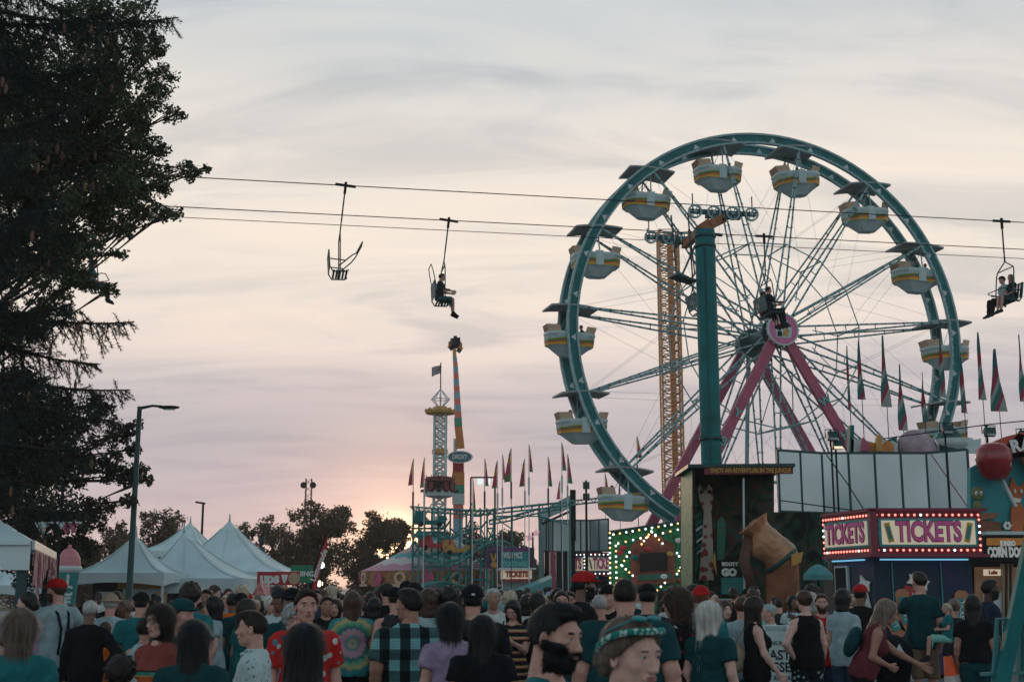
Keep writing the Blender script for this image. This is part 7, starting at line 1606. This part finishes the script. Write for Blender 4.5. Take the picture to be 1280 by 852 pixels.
hcs = ['black','dark','dark','brown','black','ash','grey','blonde','brown','black']; tms = ['black','charcoal','dkteal','navy','pale','white','teal','grey','maroon','black','lilac','denim','rust','red','green','pink','mint','khaki','plaid','striped','dotted','floral','white','teal','white','pale','tan']
CW = {'dkteal':'dark teal','pale':'pale blue','ltdenim':'light denim','charcoal':'charcoal','plaid':'teal plaid','striped':'striped','dotted':'dotted pale','floral':'black flowered','mint':'mint green','maroon':'maroon','navy':'navy'}
FW = [(0,'from behind'),(180,'facing camera'),(90,'facing right'),(-90,'facing left')]
far = []
for X_, d, px in spots:
    if px < -50 or (px == -1): continue
    fi_ = random.choice([0,0,0,1,1,2,3]); v = random.choice(VARF if fi_ and d < 26 else VAR); far.append([v, X_, d, px, random.choice(hcs), random.choice(tms), fi_, random.choice(['denim','black','navy','khaki','charcoal','dkteal']), random.choice(['light','tan','light','brown','pale','dark'])])
def obm(o, m):
    if len(o.material_slots): o.material_slots[0].link = 'OBJECT'; o.material_slots[0].material = m
recs = []; shf = {}
for i, (v, X_, d, px, hc_, tm_, fi, bm_, sk_) in enumerate(far):
    if not v[5]: rt = v[0]; v[5] = True
    else: rt = copy_tree(v[0])
    hgt = random.uniform(1.52,1.84); s = hgt/1.765; rt.location = (X_, d, 0); rt.scale = (s,s,s); rt.rotation_euler = (0,0,-(radians_(FW[fi][0]+random.uniform(-28,28))+math.atan2(X_, d)))
    rt['group'] = 'fairgoers in the crowd'
    cc = random.choice(['black','red','pale','navy','charcoal'])
    for ch in rt.children:
        nm = ch.name.split('.')[0]
        m = {'body': skin(sk_), 'hair': hairm(hc_), 'shirt': CM(tm_), 'dress': CM(tm_), 'trousers': CM(bm_), 'shorts': CM(bm_), 'cap': CM(cc), 'eyebrow': hairm(hc_ if hc_ not in ('grey','platinum','blonde') else 'ash')}.get(nm)
        if m: obm(ch, m)
    zn = next((z[2] for z in zones if z[0] <= px < z[1]), 'at the left edge')
    face_ = FW[fi][1]
    lab = f"{CW.get(tm_,tm_)} {TW[v[2]]}, " + (f"{cc} cap, " if v[4] else f"{HW_[v[1]]} {dict(ash='fawn').get(hc_,hc_)} hair, ") + face_ + ' ' + zn
    recs.append((rt, lab, px, d))
seen = {}
for rc_ in recs: seen.setdefault(rc_[1], []).append(rc_)
ordn = ['leftmost','second from left','third from left','fourth from left','fifth from left']
for lab, L_ in seen.items():
    L_.sort(key=lambda q: q[2])
    for j, (rt, _, px, d) in enumerate(L_): rt['label'] = lab if len(L_) == 1 else lab+', '+(ordn[min(j,4)] if len(L_) > 2 else ('left one' if j == 0 else 'right one'))
print('crowd', len(recs), 'faces', sum(len(m.polygons) for m in bpy.data.meshes), 'long', [r_[0]['label'] for r_ in recs if len(r_[0]['label'].replace(',','').split()) > 16][:5])
for v in VAR+VARF:
    if not v[5]:
        for ch in list(v[0].children_recursive): bpy.data.objects.remove(ch)
        bpy.data.objects.remove(v[0])
# riders in the gondolas: heads and shoulders above the tub
parts = make_body(sex='m', hair='short', legs='sit', h=.03, hh=.018, aL='lap', aR='lap', bottom='shorts')
gr = thing('person','x','person'); dress_up(gr, parts, 'tan', 'black', 'black', 'denim'); used = False
bpy.context.view_layer.update()
GW = ['at the very top left of centre','at the top right of centre','at the upper right','high on the right side','low on the right side','','','','','low on the left side','on the left side below the hub','level with the hub at left','at the upper left','near the top left','']
for i in (2,3,4,11,12,13,10,0):
    for s_ in ((-1,) if i not in (3,12) else (-1,1)):
        o = gr if not used else copy_tree(gr); used = True
        g = gonds[i % 15]; q = g.matrix_world @ Vector((s_*.62, -.1, -1.62)); sc = .97
        o.location = (q.x, q.y, q.z-.92*sc+.02); o.scale = (sc,)*3; o.rotation_euler = (0,0,AL+(pi/2 if s_ > 0 else -pi/2)); o['group'] = 'riders sitting in the wheel gondolas'
        o['label'] = f"dark haired rider, {'left' if s_ < 0 else 'right'} seat of the gondola {['just left of the top','right of the top','at the upper right','high on the right rim','at hub height on the right rim','','','','','','low on the left rim','below hub height on the left rim','above hub height on the left rim','at the upper left','left of the top'][i]}"
